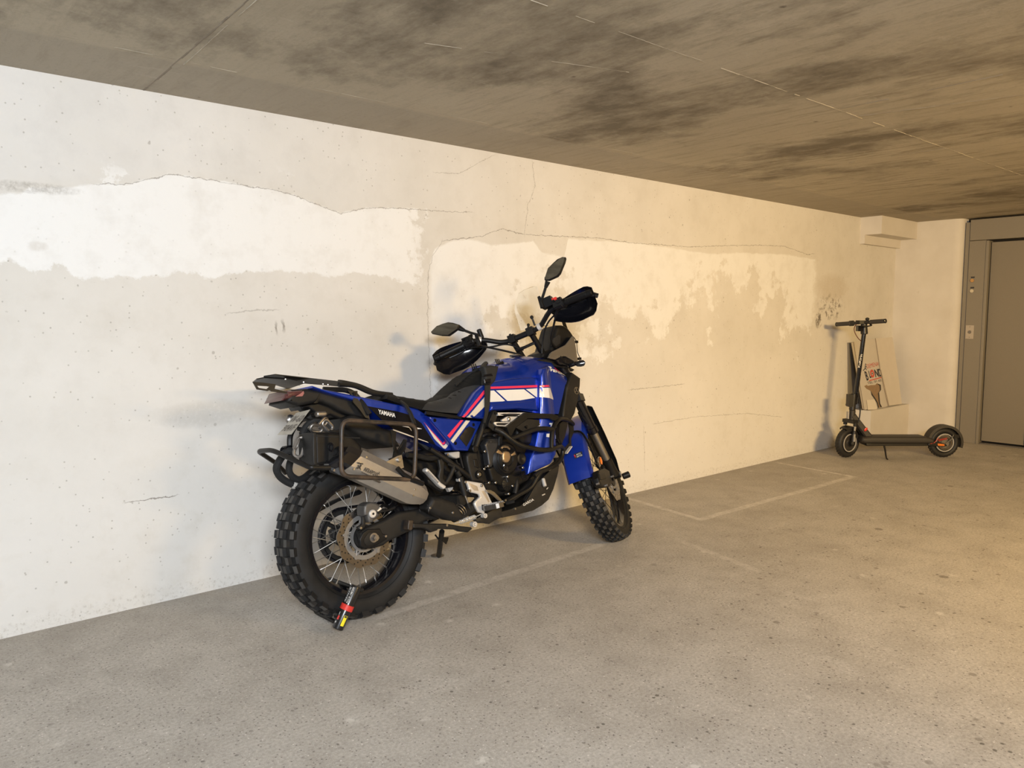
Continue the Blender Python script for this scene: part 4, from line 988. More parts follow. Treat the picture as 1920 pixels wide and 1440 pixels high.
# the recessed flank under the raised crease
cover_poly = [(0.6862,0.9224),(0.728,0.9274),(0.8203,0.9341),(0.937,0.9335),(0.9816,0.9302),(0.9963,0.9174),(0.9787,0.8147),(0.9635,0.7658),(0.834,0.7868),(0.6877,0.7921),(0.6474,0.7846),(0.6189,0.7579),(0.4881,0.7812),(0.534,0.8274),(0.5937,0.8828),(0.6407,0.9106)]
cov = slab(cover_poly, -0.178, -0.13, 0.012, 0.010, off=lambda u, v: 0.0)
cover = cov.build('side_cover', M_blue, bike)
slab([(u, v) for u, v in cover_poly], 0.13, 0.178, 0.012, 0.03).build('side_cover', M_blue, bike)
# lower step of the cover
slab([(0.6616,0.8211),(0.7656,0.8175),(0.8587,0.8197),(0.9318,0.8171),(0.9479,0.8241),(0.9577,0.7666),(0.8248,0.7867),(0.6791,0.792),(0.6533,0.791)], -0.188, -0.17, 0.012, 0.010).build('cover_step', M_blue, cover)
cs = cov.surf
skin([(0.6727,0.9019),(0.8093,0.897),(0.9774,0.8921),(0.9772,0.8812),(0.8078,0.8866),(0.6712,0.8917)], cs, 0.0014, 0.015).build('stripe', M_red, cover, 0, 'red stripe along the tank')
wl = MB()
for q in ([(0.67,0.8836),(0.6958,0.883),(0.757,0.83),(0.7429,0.8289),(0.6625,0.8316)], [(0.708,0.8827),(0.8857,0.877),(0.9528,0.8312),(0.8561,0.8261),(0.7723,0.8289)], [(0.8989,0.8768),(0.975,0.8765),(0.9681,0.8323),(0.9609,0.8349)]):
    skin(q, cs, 0.0014, 0.015, mb=wl)
wl.build('stripe', M_white, cover, 0, 'broad white stripe with blue slashes')
skin([(0.6343,0.8873),(0.6556,0.886),(0.509,0.774),(0.4955,0.7772)], cs, 0.0014, 0.015).build('stripe', M_red, cover, 0, 'red slanting stripe')
skin([(0.6495,0.8674),(0.6614,0.8702),(0.6555,0.8296),(0.5564,0.769),(0.5216,0.773)], cs, 0.0014, 0.015).build('stripe', M_cream, cover, 0, 'cream slanting stripe')
# front shroud with its long blue blade
xr = (1.0255,-0.2,0.831)[0]
def shroud_off(u, v):
    return max(0, u - xr) * 0.62 + max(0, xr - 0.03 - u) * 0.25
shr_poly = [(0.9888,0.9402),(1.0077,0.9682),(1.0706,0.9854),(1.1394,0.9704),(1.2176,0.9427),(1.1606,0.8784),(1.0988,0.74),(1.0828,0.695),(1.052,0.5772),(1.0404,0.554),(0.986,0.5036),(0.8553,0.4696),(0.8799,0.5436),(0.9112,0.5931),(0.9328,0.655),(0.9555,0.7282)]
sh = slab(shr_poly, -0.204, -0.10, 0.010, 0.009, off=shroud_off)
shroud = sh.build('tank_shroud', M_blue, bike)
slab([(u, v) for u, v in shr_poly], 0.204, 0.10, 0.010, 0.03, off=lambda u, v: -shroud_off(u, v)).build('tank_shroud', M_blue, bike)
f2 = sh.surf
skin([(0.9762,0.8881),(1.0417,0.8865),(1.0542,0.877),(0.9748,0.8795)], f2, 0.0014, 0.012).build('stripe', M_red, shroud, 0, 'red stripe end')
skin([(0.9742,0.8752),(1.0566,0.8724),(1.0971,0.8124),(1.0119,0.8249),(0.9674,0.8323)], f2, 0.0014, 0.012).build('stripe', M_white, shroud, 0, 'pointed end of the white stripe')
t0, t1 = Vector((1.0855,-0.185,0.9571)), Vector((1.2458,-0.155,0.9281)); vv = Vector((1.0891,-0.185,0.9792)) - t0
tsf = lambda u, v: min(tk.surf(u, v), f2(u, v)) - 0.002
lettering('lettering', 'TENERE', t0, t1-t0, vv, M_white, tank, width=(t1-t0).length, height=0.0145, bold=0.035, shear=0.2, surf=tsf)
skin([(1.076,0.9821),(1.1057,0.9809),(1.1166,0.9748),(1.098,0.9723),(1.1139,0.9581),(1.0984,0.96),(1.0902,0.9726),(1.0751,0.9766)], tsf, 0.0012, 0.015).build('print_mark', M_white, tank, 0)
skin([(1.1415,0.9744),(1.2115,0.9555),(1.212,0.9486),(1.1467,0.9663)], tsf, 0.0012, 0.015).build('print_mark', M_red, tank, 0)
for q in ([(1.0065,0.7016),(1.0262,0.6998),(1.0189,0.6831),(1.0115,0.6849),(1.0143,0.6928),(1.0039,0.6953)], [(0.9818,0.6525),(0.9984,0.6508),(0.9941,0.6334),(0.9779,0.6372)], [(1.0874,0.6879),(1.0936,0.6873),(1.0869,0.6752),(1.0824,0.6767)], [(1.0622,0.6389),(1.0683,0.6383),(1.0607,0.6203),(1.0546,0.6209)], [(0.9474,0.707),(0.954,0.7064),(0.9502,0.6917),(0.9443,0.6922)]):
    skin(q, f2, 0.0014, 0.02).build('print_mark', M_white, shroud, 0)
# black front cowl on the shroud with a round emblem
cowl_poly = [(1.2658,0.9462),(1.3364,0.9125),(1.3242,0.8706),(1.2917,0.799),(1.2484,0.731),(1.2139,0.7031),(1.1993,0.7044),(1.141,0.7207),(1.1448,0.7396),(1.2025,0.8737)]
cw = slab(cowl_poly, -0.176, -0.05, 0.012, 0.010, off=lambda u, v: max(0, u - xr - 0.08)*0.15)
cowl = cw.build('front_cowl', M_dusty, bike)
slab([(u, v) for u, v in cowl_poly], 0.165, 0.05, 0.012, 0.03).build('front_cowl', M_dusty, bike)
ec = Vector((1.2797,-0.15,0.8484)); ec.y = cw.surf(ec.x, ec.z) - 0.001
em = MB().lathe([(-0.002, 0.0185), (0.001, 0.0185), (0.001, 0.0155), (-0.002, 0.0155)], ec, 'y', 28, True)
for k in range(3):
    q = PI/2 + k*2*PI/3
    em.cyl(ec, ec + Vector((0.015*math.cos(q), 0, 0.015*math.sin(q))), 0.0013, n=6)
    em.cyl(ec + Vector((0.010*math.cos(q)-0.004*math.sin(q), 0, 0.010*math.sin(q)+0.004*math.cos(q))), ec + Vector((0.010*math.cos(q)+0.004*math.sin(q), 0, 0.010*math.sin(q)-0.004*math.cos(q))), 0.0012, n=6)
em.build('emblem', M_dullsteel, cowl, 30, 'round crossed emblem')
slab([(1.0845,1.0321),(1.1349,1.0246),(1.2236,0.9946),(1.3606,0.9545),(1.3793,0.9632),(1.3149,0.9897),(1.2257,1.0079),(1.1091,1.0381)], -0.07, 0.07, 0.01, 0.012).build('tank_cowl', M_dusty, bike)
MB().lathe([(-0.006, 0.0), (0.004, 0.028), (0.010, 0.026), (0.013, 0.0)], (1.0154,0,1.0535), 'z', 28).build('filler_cap', M_dullsteel, tank)
# webbing harness over the tank with side-release buckles
strap = slab([(0.6457,0.998),(0.6933,1.0012),(0.7404,0.9941),(0.71,0.9277),(0.6833,0.9084),(0.6693,0.9051),(0.6474,0.9074),(0.6406,0.916),(0.6505,0.9618)], -0.186, -0.15, 0.012, 0.009).build('harness_pad', M_web, bike)
slab([(0.6353,0.9094),(0.6672,0.9075),(0.6507,0.8215),(0.6336,0.7769),(0.6121,0.7382),(0.6003,0.7393),(0.6179,0.7884)], -0.194, -0.186, 0.001, 0.03).build('strap', M_web, strap)
slab([(0.6316,0.9581),(0.679,0.9609),(0.6876,0.9502),(0.6337,0.9493)], -0.196, -0.18, 0.003, 0.02).build('strap_slider', M_gloss, strap)
slab([(0.6298,0.9362),(0.6723,0.9381),(0.6719,0.9124),(0.6329,0.9116)], -0.196, -0.18, 0.004, 0.02).build('strap_slider', M_gloss, strap)
MB().tube([(0.6628,-0.15,0.9896),(0.7134,-0.1,1.0038),(0.7677,-0.05,1.0173),(0.8181,0,1.0253),(0.8694,0.06,1.0307)], 0.012, n=8).build('strap', M_web, strap)
for (cx, cy, dx, dy) in ((622,160,-6,-46), (835,130,-12,-60)):
    pass
bk = MB()
for o in (-14, 0, 14):
    a = Vector((0.7069,-0.045,0.9958)); a.x += o*0.00085
    bk.cyl(a, a + Vector((-0.006, 0, 0.028)), 0.0035, 0.0028, n=6)
bk.cyl(Vector((0.692,-0.045,0.9927)), Vector((0.724,-0.045,0.9993)), 0.005, n=6)
bk.build('buckle', M_black, strap)
bk = MB()
for o in (-12, 0, 12):
    a = Vector((0.8426,-0.07,1.013)); a.x += o*0.0009
    bk.cyl(a, a + Vector((-0.012, 0, 0.026)), 0.0038, 0.003, n=6)
bk.cyl(Vector((0.8215,-0.08,1.0018)), Vector((0.8655,-0.07,1.0203)), 0.009, n=6)
bk.build('buckle', M_black, strap)
MB().tube([(0.7466,-0.06,1.0019),(0.7122,-0.05,0.9939),(0.6539,-0.05,0.9674),(0.618,-0.05,0.9508),(0.5751,-0.05,0.9271)], 0.007, n=6).build('seat_strap', M_web, strap)

# ---- engine
eng = slab([(0.6002,0.7028),(0.7051,0.7761),(0.8733,0.7621),(1.0032,0.7292),(1.0047,0.6408),(0.9721,0.5784),(0.9464,0.5105),(0.9234,0.4592),(0.8661,0.4242),(0.7451,0.3841),(0.6765,0.3896),(0.6278,0.4279),(0.5892,0.4846),(0.5418,0.5669)], -0.125, 0.13, 0.02, 0.02).build('engine_block', M_black, bike)
slab([(0.8332,0.7132),(0.9505,0.7572),(1.0488,0.749),(1.0282,0.6172),(1.0003,0.587),(0.8699,0.6178),(0.838,0.6482)], -0.15, 0.15, 0.02, 0.02).build('cylinder_block', M_black, eng)
cc = Vector((0.7355,-0.16,0.5623))
cl = MB().lathe([(-0.172, 0.0), (-0.172, 0.034), (-0.176, 0.037), (-0.176, 0.052), (-0.172, 0.055), (-0.171, 0.068), (-0.166, 0.073), (-0.160, 0.080), (-0.125, 0.083)], (cc.x, 0, cc.z), 'y', 56)
clutch = cl.build('clutch_cover', M_black, eng)
slab([(0.629,0.5319),(0.6619,0.5392),(0.7937,0.4773),(0.8905,0.4689),(0.8894,0.4619),(0.8663,0.4411),(0.8052,0.426),(0.6939,0.4422),(0.6431,0.4726)], -0.158, -0.11, 0.012, 0.010).build('lower_cover', M_black, eng)
slab([(0.6113,0.6412),(0.6406,0.6652),(0.6929,0.662),(0.6971,0.655),(0.6935,0.6299),(0.6816,0.6115),(0.6608,0.5885),(0.6525,0.563),(0.6472,0.543),(0.6377,0.5339),(0.6237,0.5415),(0.6218,0.6012)], -0.172, -0.13, 0.008, 0.007).build('side_casing', mat('dark_silver_casing', (0.060, 0.061, 0.066), 0.34, 0.6, 0.1, 60), eng)
slab([(0.6347,0.659),(0.6458,0.6624),(0.685,0.6602),(0.6883,0.651),(0.6857,0.6397),(0.6281,0.6448)], -0.1735, -0.165, 0.001, 0.02).build('casing_pocket', M_gap, eng)
slab([(0.7021,0.6594),(0.7127,0.6723),(0.7304,0.6658),(0.7229,0.6362),(0.7016,0.6176),(0.6978,0.6296)], -0.168, -0.14, 0.006, 0.01).build('casing_fin', M_dusty, eng)
gold = slab([(0.7032,0.5913),(0.7103,0.5979),(0.7276,0.5989),(0.744,0.5935),(0.7513,0.5833),(0.7502,0.567),(0.7425,0.5516),(0.7304,0.5443),(0.7179,0.5442),(0.7062,0.5491),(0.6992,0.5604),(0.6995,0.5766)], -0.186, -0.16, 0.008, 0.007).build('bronze_badge', M_gold, eng)
for q in ('402,770 420,715 470,695 540,700 600,770 585,785 520,740 450,745 415,780', '300,840 352,775 420,830 425,880 370,870', '598,880 680,810 705,880 610,915'):
    pass
slab([(0.7019,0.616),(0.7108,0.6243),(0.7281,0.6254),(0.7477,0.6202),(0.7621,0.6045),(0.7541,0.5995),(0.7385,0.6111),(0.7187,0.6141),(0.7086,0.6089)], -0.178, -0.155, 0.004, 0.008).build('bronze_segment', M_gold, eng)
slab([(0.6692,0.5982),(0.6858,0.6115),(0.7057,0.5958),(0.7044,0.5825),(0.6887,0.589)], -0.178, -0.155, 0.004, 0.008).build('bronze_segment', M_gold, eng)
slab([(0.7589,0.5783),(0.7869,0.5915),(0.7919,0.5735),(0.7613,0.5696)], -0.178, -0.155, 0.004, 0.008).build('bronze_segment', M_gold, eng)
slab([(0.707,0.5466),(0.7229,0.5446),(0.7328,0.5061),(0.7201,0.5043),(0.7026,0.5125),(0.6984,0.5153)], -0.182, -0.17, 0.003, 0.01).build('cover_rib', M_gloss, clutch)
rb = MB()
for k in range(5):
    r = 0.040 + k*0.008
    rb.lathe([(-0.176+k*0.001, r), (-0.178+k*0.001, r+0.002), (-0.176+k*0.001, r+0.004)], (cc.x, 0, cc.z), 'y', 24, a0=PI*0.62, a1=PI*1.35)
rb.build('cover_rib', M_black, clutch)
c2 = Vector((0.8375,-0.16,0.5498)); MB().lathe([(-0.160, 0.0), (-0.166, 0.020), (-0.163, 0.028), (-0.13, 0.034)], (c2.x, 0, c2.z), 'y', 36).build('ignition_cover', M_black, eng)
c3 = Vector((0.7298,-0.155,0.4437)); pm = MB().lathe([(-0.166, 0.0), (-0.166, 0.012), (-0.160, 0.03), (-0.13, 0.036)], (c3.x, 0, c3.z), 'y', 30)
for k in range(9):
    q = PI*0.35 + k*PI*0.17
    pm.cyl((c3.x+0.010*math.cos(q), -0.166, c3.z+0.010*math.sin(q)), (c3.x+0.033*math.cos(q), -0.159, c3.z+0.033*math.sin(q)), 0.0022, n=5)
pm.build('water_pump', M_black, eng)
lv = MB()
for k in range(6):
    a = Vector((0.8198,-0.158,0.4855)) + Vector((k*0.0017, 0, -k*0.0068)); lv.cyl(a, a + Vector((0.030, -0.004, 0.006)), 0.0025, n=5)
lv.build('cover_rib', M_gloss, eng)
MB().tube([(0.7798,-0.15,0.3946),(0.7912,-0.155,0.4296),(0.7996,-0.15,0.4547),(0.84,-0.14,0.4704),(0.9246,-0.12,0.4916)], 0.014, n=10, rad=0.02).build('coolant_hose', M_black, eng)
for q in ((0.6264,-0.15,0.4658), (0.666,-0.15,0.4601), (0.7252,-0.17,0.4791), (0.738,-0.15,0.3979), (0.8361,-0.16,0.5071), (0.6156,-0.172,0.5436), (0.6055,-0.17,0.6109), (0.6149,-0.172,0.5424), (0.8359,-0.16,0.5071), (0.7586,-0.16,0.4317), (0.6074,-0.15,0.5312)):
    MB().cyl((q[0], q[1]-0.008, q[2]), (q[0], q[1]+0.02, q[2]), 0.0062, n=10, bev=0.0015).build('bolt', M_steel, eng)
for q in ((0.6451,-0.14,0.6803), (0.712,-0.14,0.6758), (0.6724,-0.13,0.6839), (0.6578,-0.17,0.6497)):
    MB().cyl((q[0]-0.012, q[1], q[2]), (q[0]+0.012, q[1]+0.01, q[2]+0.004), 0.006, n=8).build('hose_clip', M_dullsteel, eng)
MB().tube([(0.6439,-0.12,0.6815),(0.6846,-0.13,0.6838),(0.7326,-0.12,0.6771),(0.7801,-0.1,0.6878)], 0.010, n=8, rad=0.02).build('wiring_hose', M_black, eng)

# ---- frame: pivot plate, tubes, plugs
frame = slab([(0.512,0.6018),(0.5316,0.6158),(0.5748,0.6108),(0.5919,0.534),(0.5979,0.4952),(0.5947,0.4728),(0.5294,0.4847),(0.5211,0.5058),(0.5102,0.5771)], -0.158, -0.12, 0.010, 0.009).build('frame_plate', M_dusty, bike)
slab([(0.5463,0.5824),(0.5687,0.5797),(0.578,0.5407),(0.5694,0.538),(0.548,0.5483)], -0.161, -0.15, 0.004, 0.01).build('plate_pocket', M_black, frame)
q = (0.5657,-0.165,0.5115); MB().lathe([(-0.162, 0.0195), (-0.170, 0.0195), (-0.170, 0.013), (-0.160, 0.013)], (q[0], 0, q[2]), 'y', 26, True).build('pivot_ring', M_black, frame)
MB().cyl((q[0], -0.170, q[2]), (q[0], -0.15, q[2]), 0.011, n=18, bev=0.003).build('pivot_bolt', M_steel, frame)
q = (0.5593,-0.16,0.6281); MB().cyl((q[0], -0.168, q[2]), (q[0], -0.13, q[2]), 0.0165, n=26, bev=0.003).cyl((q[0], -0.170, q[2]), (q[0], -0.16, q[2]), 0.010, n=20).build('frame_plug', M_black, frame)
MB().tube([(0.6367,-0.16,0.7553),(0.6115,-0.16,0.7066),(0.5668,-0.16,0.6353)], 0.013, n=12).build('frame_tube', M_tubeblk, frame)
MB().tube([(0.6981,-0.155,0.7923),(0.6614,-0.16,0.7562),(0.6305,-0.16,0.7282)], 0.015, n=12).build('frame_tube', M_tubeblk, frame)
MB().tube([(0.3317,-0.135,0.6554),(0.3915,-0.14,0.6117),(0.4551,-0.145,0.5619),(0.5238,-0.145,0.508)], 0.0115, n=12).build('subframe_tube', M_tubeblk, frame)
MB().tube([(0.3074,0,0.7534),(0.3579,-0.02,0.6925),(0.4097,-0.04,0.6358),(0.467,-0.05,0.558)], 0.02, n=10).build('shock_spring', M_black, frame)
blk = slab([(0.2398,0.6287),(0.3365,0.6467),(0.4039,0.6489),(0.4726,0.6004),(0.5363,0.5489),(0.527,0.4809),(0.4754,0.4325),(0.3949,0.4399),(0.3194,0.5599)], -0.06, 0.08, 0.02, 0.03).build('airbox', M_black, bike)
MB().tube([(0.2211,-0.12,0.6424),(0.2831,-0.12,0.6303),(0.3225,-0.12,0.6159),(0.3608,-0.12,0.6112),(0.401,-0.12,0.6161)], 0.012, n=8, rad=0.02).build('wiring_hose', M_dusty, blk)
rs = slab([(0.4212,0.6282),(0.4803,0.6263),(0.484,0.6233),(0.4805,0.5976),(0.462,0.5961),(0.4413,0.6048),(0.4245,0.6179)], -0.15, -0.11, 0.008, 0.007).build('brake_reservoir', M_resv, bike)
q = (0.4112,-0.152,0.6207); MB().cyl((q[0], -0.154, q[2]), (q[0], -0.14, q[2]), 0.005, n=10).build('bolt', M_steel, rs)
MB().tube([(0.4925,-0.13,0.6223),(0.4966,-0.13,0.5944),(0.5019,-0.13,0.5637),(0.5061,-0.13,0.5481)], 0.006, n=8).build('reservoir_hose', M_black, rs)
MB().tube([(0.4783,-0.12,0.5894),(0.4825,-0.12,0.5739),(0.509,-0.12,0.558)], 0.006, n=8).build('reservoir_hose', M_black, rs)
# passenger footrest and its hanger
hg = MB()
slab([(0.3538,0.6064),(0.3749,0.6063),(0.3879,0.5901),(0.3794,0.5498),(0.3726,0.5215),(0.3826,0.5056),(0.4149,0.5401),(0.4303,0.5626),(0.4073,0.5754),(0.4113,0.5822),(0.437,0.5667),(0.4473,0.5506),(0.4173,0.5129),(0.3963,0.4939),(0.3771,0.4869),(0.3487,0.5007),(0.344,0.5328),(0.3569,0.5624)], -0.158, -0.14, 0.008, 0.008, mb=hg)
hang2 = hg.build('peg_hanger', M_dusty, bike)
slab([(0.2423,0.5752),(0.2515,0.5799),(0.2594,0.5742),(0.315,0.51),(0.3393,0.4917),(0.3352,0.4833),(0.3259,0.4809),(0.3071,0.4946),(0.2516,0.5588),(0.2427,0.567)], -0.215, -0.185, 0.006, 0.006).build('passenger_peg', M_alu, hang2)
pegr = MB()
for k in range(14):
    a = Vector((0.2508,-0.216,0.5633)).lerp(Vector((0.2968,-0.216,0.5129)), k/13); pegr.cyl(a + Vector((-0.003, 0, -0.002)), a + Vector((0.003, 0, 0.004)), 0.0012, n=5)
tag(pegr.build('peg_grip', M_etch, hang2), kind='stuff')
slab([(0.2613,0.5344),(0.3027,0.5167),(0.3459,0.4842),(0.3372,0.4639),(0.3068,0.4804),(0.2671,0.5123)], -0.19, -0.16, 0.006, 0.012).build('peg_spring_plate', M_black, hang2)
slab([(0.4288,0.4697),(0.446,0.4696),(0.4586,0.4702),(0.4542,0.4609),(0.4374,0.4523)], -0.105, -0.08, 0.002, 0.02).build('shock_label', M_alu, hang2)
# rider footrest, bracket, brake lever, master cylinder
fb = slab([(0.4741,0.4949),(0.4923,0.4933),(0.5716,0.472),(0.5817,0.4625),(0.6215,0.3701),(0.6075,0.3653),(0.578,0.3676),(0.5683,0.3342),(0.5355,0.3442),(0.5225,0.3668),(0.515,0.3866),(0.5219,0.3966),(0.5522,0.4118),(0.5475,0.4245),(0.4947,0.4425),(0.4863,0.4504),(0.4935,0.4567),(0.4895,0.4734),(0.4846,0.484)], -0.172, -0.155, 0.006, 0.006).build('footrest_bracket', M_alu, bike)
slab([(0.4964,0.4835),(0.5414,0.4608),(0.5466,0.4401),(0.52,0.4466),(0.5048,0.4637)], -0.1735, -0.168, 0.001, 0.01).build('bracket_pocket', mat('warm_cast_shade', (0.52, 0.46, 0.38), 0.5, 0.7, 0.1, 60), fb)
slab([(0.5623,0.4365),(0.582,0.4361),(0.6026,0.3838),(0.5954,0.3799)], -0.1735, -0.168, 0.001, 0.01).build('bracket_pocket', bpy.data.materials['warm_cast_shade'], fb)
for q in ((0.4736,-0.17,0.4904), (0.5642,-0.17,0.4613), (0.4931,-0.17,0.4482)):
    MB().cyl((q[0], -0.180, q[2]), (q[0], -0.16, q[2]), 0.0065, n=14, bev=0.0015).build('bolt', M_dullsteel, fb)
p0, p1 = Vector((0.5643,-0.18,0.3601)), Vector((0.5828,-0.275,0.3729))
pg = MB(); d = (p1-p0).normalized(); up = Vector((0, 0, 1)); up = (up - d*up.dot(d)).normalized(); si = d.cross(up)
def rect(c, a, b): return [c+si*a+up*b, c-si*a+up*b, c-si*a-up*b, c+si*a-up*b]
pg.loft([rect(p0, 0.012, 0.010), rect(p0+d*0.02, 0.026, 0.011), rect(p1-d*0.01, 0.026, 0.011), rect(p1, 0.016, 0.010)])
for k in range(9):
    for s_ in (-1, 1):
        c = p0 + d*(0.02+k*(p1-p0).length*0.09) + si*0.024*s_ + up*0.010
        pg.cyl(c, c + up*0.007, 0.0035, 0.0015, n=5)
pg.build('rider_peg', M_dullsteel, fb)
slab([(0.5545,0.3766),(0.5709,0.3764),(0.6183,0.3612),(0.6093,0.345),(0.5693,0.343),(0.553,0.3544)], -0.195, -0.165, 0.006, 0.008).build('peg_clevis', M_dusty, fb)
strip('brake_lever', [(0.5814,-0.185,0.4399),(0.6062,-0.186,0.4342),(0.6237,-0.187,0.4235),(0.6463,-0.188,0.3998),(0.6657,-0.189,0.3765),(0.685,-0.19,0.3633),(0.6634,-0.19,0.3667),(0.6433,-0.189,0.3851),(0.6237,-0.188,0.4059),(0.6064,-0.187,0.4186),(0.5856,-0.186,0.4293)], (0, 0.012, 0), M_steel, bike)
MB().tube([(0.685,-0.19,0.3633),(0.6918,-0.2,0.3648),(0.7132,-0.215,0.3679)], 0.008, n=8).build('lever_tip', M_black, bike)
mc = MB().tube([(0.4574,-0.165,0.5149),(0.4617,-0.165,0.4774),(0.4711,-0.165,0.4318)], 0.013, n=12)
mc.cyl((0.455,-0.165,0.5202), (0.4423,-0.165,0.5415), 0.010, n=10)
mcy = mc.build('master_cylinder', M_dusty, bike)
MB().tube([(0.4711,-0.165,0.4318),(0.4801,-0.165,0.4058),(0.486,-0.165,0.3802)], 0.005, n=8).build('push_rod', M_dullsteel, mcy)
MB().tube([(0.4818,-0.165,0.3956),(0.492,-0.165,0.3545)], 0.009, n=8).build('rod_clevis', M_dusty, mcy)
MB().tube([(0.4923,-0.15,0.4756),(0.5289,-0.14,0.4278),(0.5586,-0.14,0.4081),(0.5196,-0.14,0.3843)], 0.007, n=8, rad=0.02).build('brake_hose', M_black, mcy)
q = (0.4503,-0.16,0.5032); MB().cyl((q[0], -0.172, q[2]), (q[0], -0.15, q[2]), 0.009, n=6).build('banjo_bolt', M_alu, mcy)
MB().tube([(0.4362,-0.13,0.5671),(0.4481,-0.14,0.5506),(0.4524,-0.15,0.5252),(0.4498,-0.16,0.5057)], 0.0075, n=8, rad=0.02).build('brake_hose', M_black, mcy)

# ---- centre stand folded up under the engine, with spring; side stand down on the wall side
cst = slab([(0.1828,0.3614),(0.2435,0.3469),(0.3618,0.3257),(0.3998,0.3136),(0.4293,0.3034),(0.49,0.2875),(0.4953,0.2792),(0.4683,0.2682),(0.426,0.2797),(0.406,0.2919),(0.3498,0.3039),(0.3106,0.3125),(0.304,0.3071),(0.2728,0.3046),(0.2411,0.3281),(0.1828,0.3392)], -0.165, -0.135, 0.006, 0.008).build('centre_stand', M_dusty, bike)
slab([(0.1565,0.3781),(0.179,0.3732),(0.1755,0.359),(0.1693,0.3367),(0.1583,0.3334),(0.1463,0.3413),(0.1494,0.3591)], -0.180, -0.14, 0.004, 0.01).build('stand_foot', M_rust, cst)
for q, r in (((0.4973,-0.165,0.2994), 0.0125), ((0.5623,-0.17,0.3261), 0.0105)):
    MB().lathe([(-0.176, r*0.45), (-0.182, r*0.55), (-0.182, r), (-0.160, r)], (q[0], 0, q[2]), 'y', 24).cyl((q[0], -0.186, q[2]), (q[0], -0.17, q[2]), r*0.42, n=6).build('stand_pivot', M_alu, cst)
q = (0.3536,-0.165,0.3211); MB().cyl((q[0], -0.171, q[2]), (q[0], -0.16, q[2]), 0.006, n=8).build('bolt', M_dullsteel, cst)
p0, p1 = Vector((0.4194,-0.175,0.3229)), Vector((0.5126,-0.172,0.3304))
d = (p1-p0).normalized(); a = d.orthogonal().normalized(); b = d.cross(a); L = (p1-p0).length
hx = [p0 + d*(L*i/132) + (a*math.cos(2*PI*i/12) + b*math.sin(2*PI*i/12))*0.0085 for i in range(133)]
MB().tube(hx, 0.0019, n=6).tube([p0-d*0.032+b*0.004, p0-d*0.015, p0], 0.0018, n=6).tube([p1, p1+d*0.015, p1+d*0.03+b*0.005], 0.0018, n=6).build('stand_spring', M_alu, cst)
p0, p1 = Vector((0.5335,0.12,0.2488)), Vector((0.632,0.3,0.1069))
p1 = Vector(BIKE.inverted() @ Vector((2.2344,-0.289,0.012)))
ssd = MB().tube([p0, p0*0.5+p1*0.5, p1], 0.013, n=12).build('side_stand', M_dusty, bike)
ft = Matrix(BIKE.inverted()) ; fp = Vector((2.2474,-0.2581,0))
MB().lathe([(0.0, 0.0), (0.0, 0.034), (0.004, 0.034), (0.007, 0.02), (0.008, 0)], (0, 0, 0), 'z', 24).xf(BIKE.inverted() @ Matrix.Translation(fp)).build('stand_foot', M_dullsteel, ssd)
slab([(0.5719,0.2125),(0.6114,0.2044),(0.6043,0.1901),(0.592,0.1737),(0.5714,0.1965)], 0.175, 0.182, 0.001, 0.03).build('stand_tab', M_black, ssd)
MB().tube([(0.5359,0.18,0.23),(0.5555,0.18,0.2023)], 0.004, n=6).build('stand_peg', M_black, ssd)

# ---- skid plate
skp = MB()
sk_poly = [(1.0971,0.4853),(1.0868,0.456),(1.0695,0.4251),(1.0402,0.3769),(0.9977,0.33),(0.9486,0.3094),(0.8863,0.2942),(0.7915,0.293),(0.6899,0.2944),(0.6852,0.3214),(0.7606,0.3244),(0.8113,0.3292),(0.8582,0.3507),(0.9015,0.3922),(0.936,0.4221),(0.9848,0.4424),(1.035,0.4671)]
slab(sk_poly, -0.148, -0.140, 0.001, 0.03, mb=skp)
skid = skp.build('skid_plate', mat('black_skid_plate', (0.014, 0.0135, 0.013), 0.45, 0.2, 0.15, 70, dirt=DUST, dirt_amt=0.14), bike)
slab(sk_poly, 0.140, 0.148, 0.001, 0.03).build('skid_wing', bpy.data.materials['black_skid_plate'], skid)
low = [(1.0868,0.456),(1.0695,0.4251),(1.0402,0.3769),(0.9977,0.33),(0.9486,0.3094),(0.8863,0.2942),(0.7915,0.293),(0.6899,0.2944)]
mb = MB(); n = len(low)
v = [(u, -0.146, z) for u, z in low] + [(u, 0.146, z) for u, z in low] + [(u-0.003, -0.146, z+0.004) for u, z in low] + [(u-0.003, 0.146, z+0.004) for u, z in low]
mb.add(v, [(i, i+1, i+1+n, i+n) for i in range(n-1)] + [(i+2*n, i+3*n, i+1+3*n, i+1+2*n) for i in range(n-1)] + [(i, i+2*n, i+1+2*n, i+1) for i in range(n-1)] + [(i+n, i+1+n, i+1+3*n, i+3*n) for i in range(n-1)])
mb.build('skid_floor', bpy.data.materials['black_skid_plate'], skid, 20)
t0, t1 = Vector((0.825,-0.151,0.325)), Vector((0.8972,-0.151,0.3415)); vv = Vector((0.8203,-0.151,0.3371)) - t0
lettering('lettering', 'GARDA', t0, t1-t0, vv, M_white, skid, width=(t1-t0).length, height=0.0125, bold=0.01)
for q in ([(0.9544,0.3599),(0.9758,0.3626),(0.9769,0.3578),(0.9573,0.3546)], [(0.9886,0.3832),(1.002,0.3902),(1.0025,0.3858),(0.9919,0.38)]):
    slab(q, -0.1495, -0.139, 0.0, 0.05).build('painted_slot', M_plate, skid)  # slots laid on as thin pale plates, not cut through
slab([(0.5203,0.316),(0.5777,0.3298),(0.6397,0.3434),(0.6817,0.3403),(0.6775,0.3),(0.6323,0.2926),(0.5973,0.2824),(0.5784,0.289),(0.5434,0.2958)], -0.162, -0.13, 0.003, 0.02).build('skid_side', bpy.data.materials['black_skid_plate'], skid)
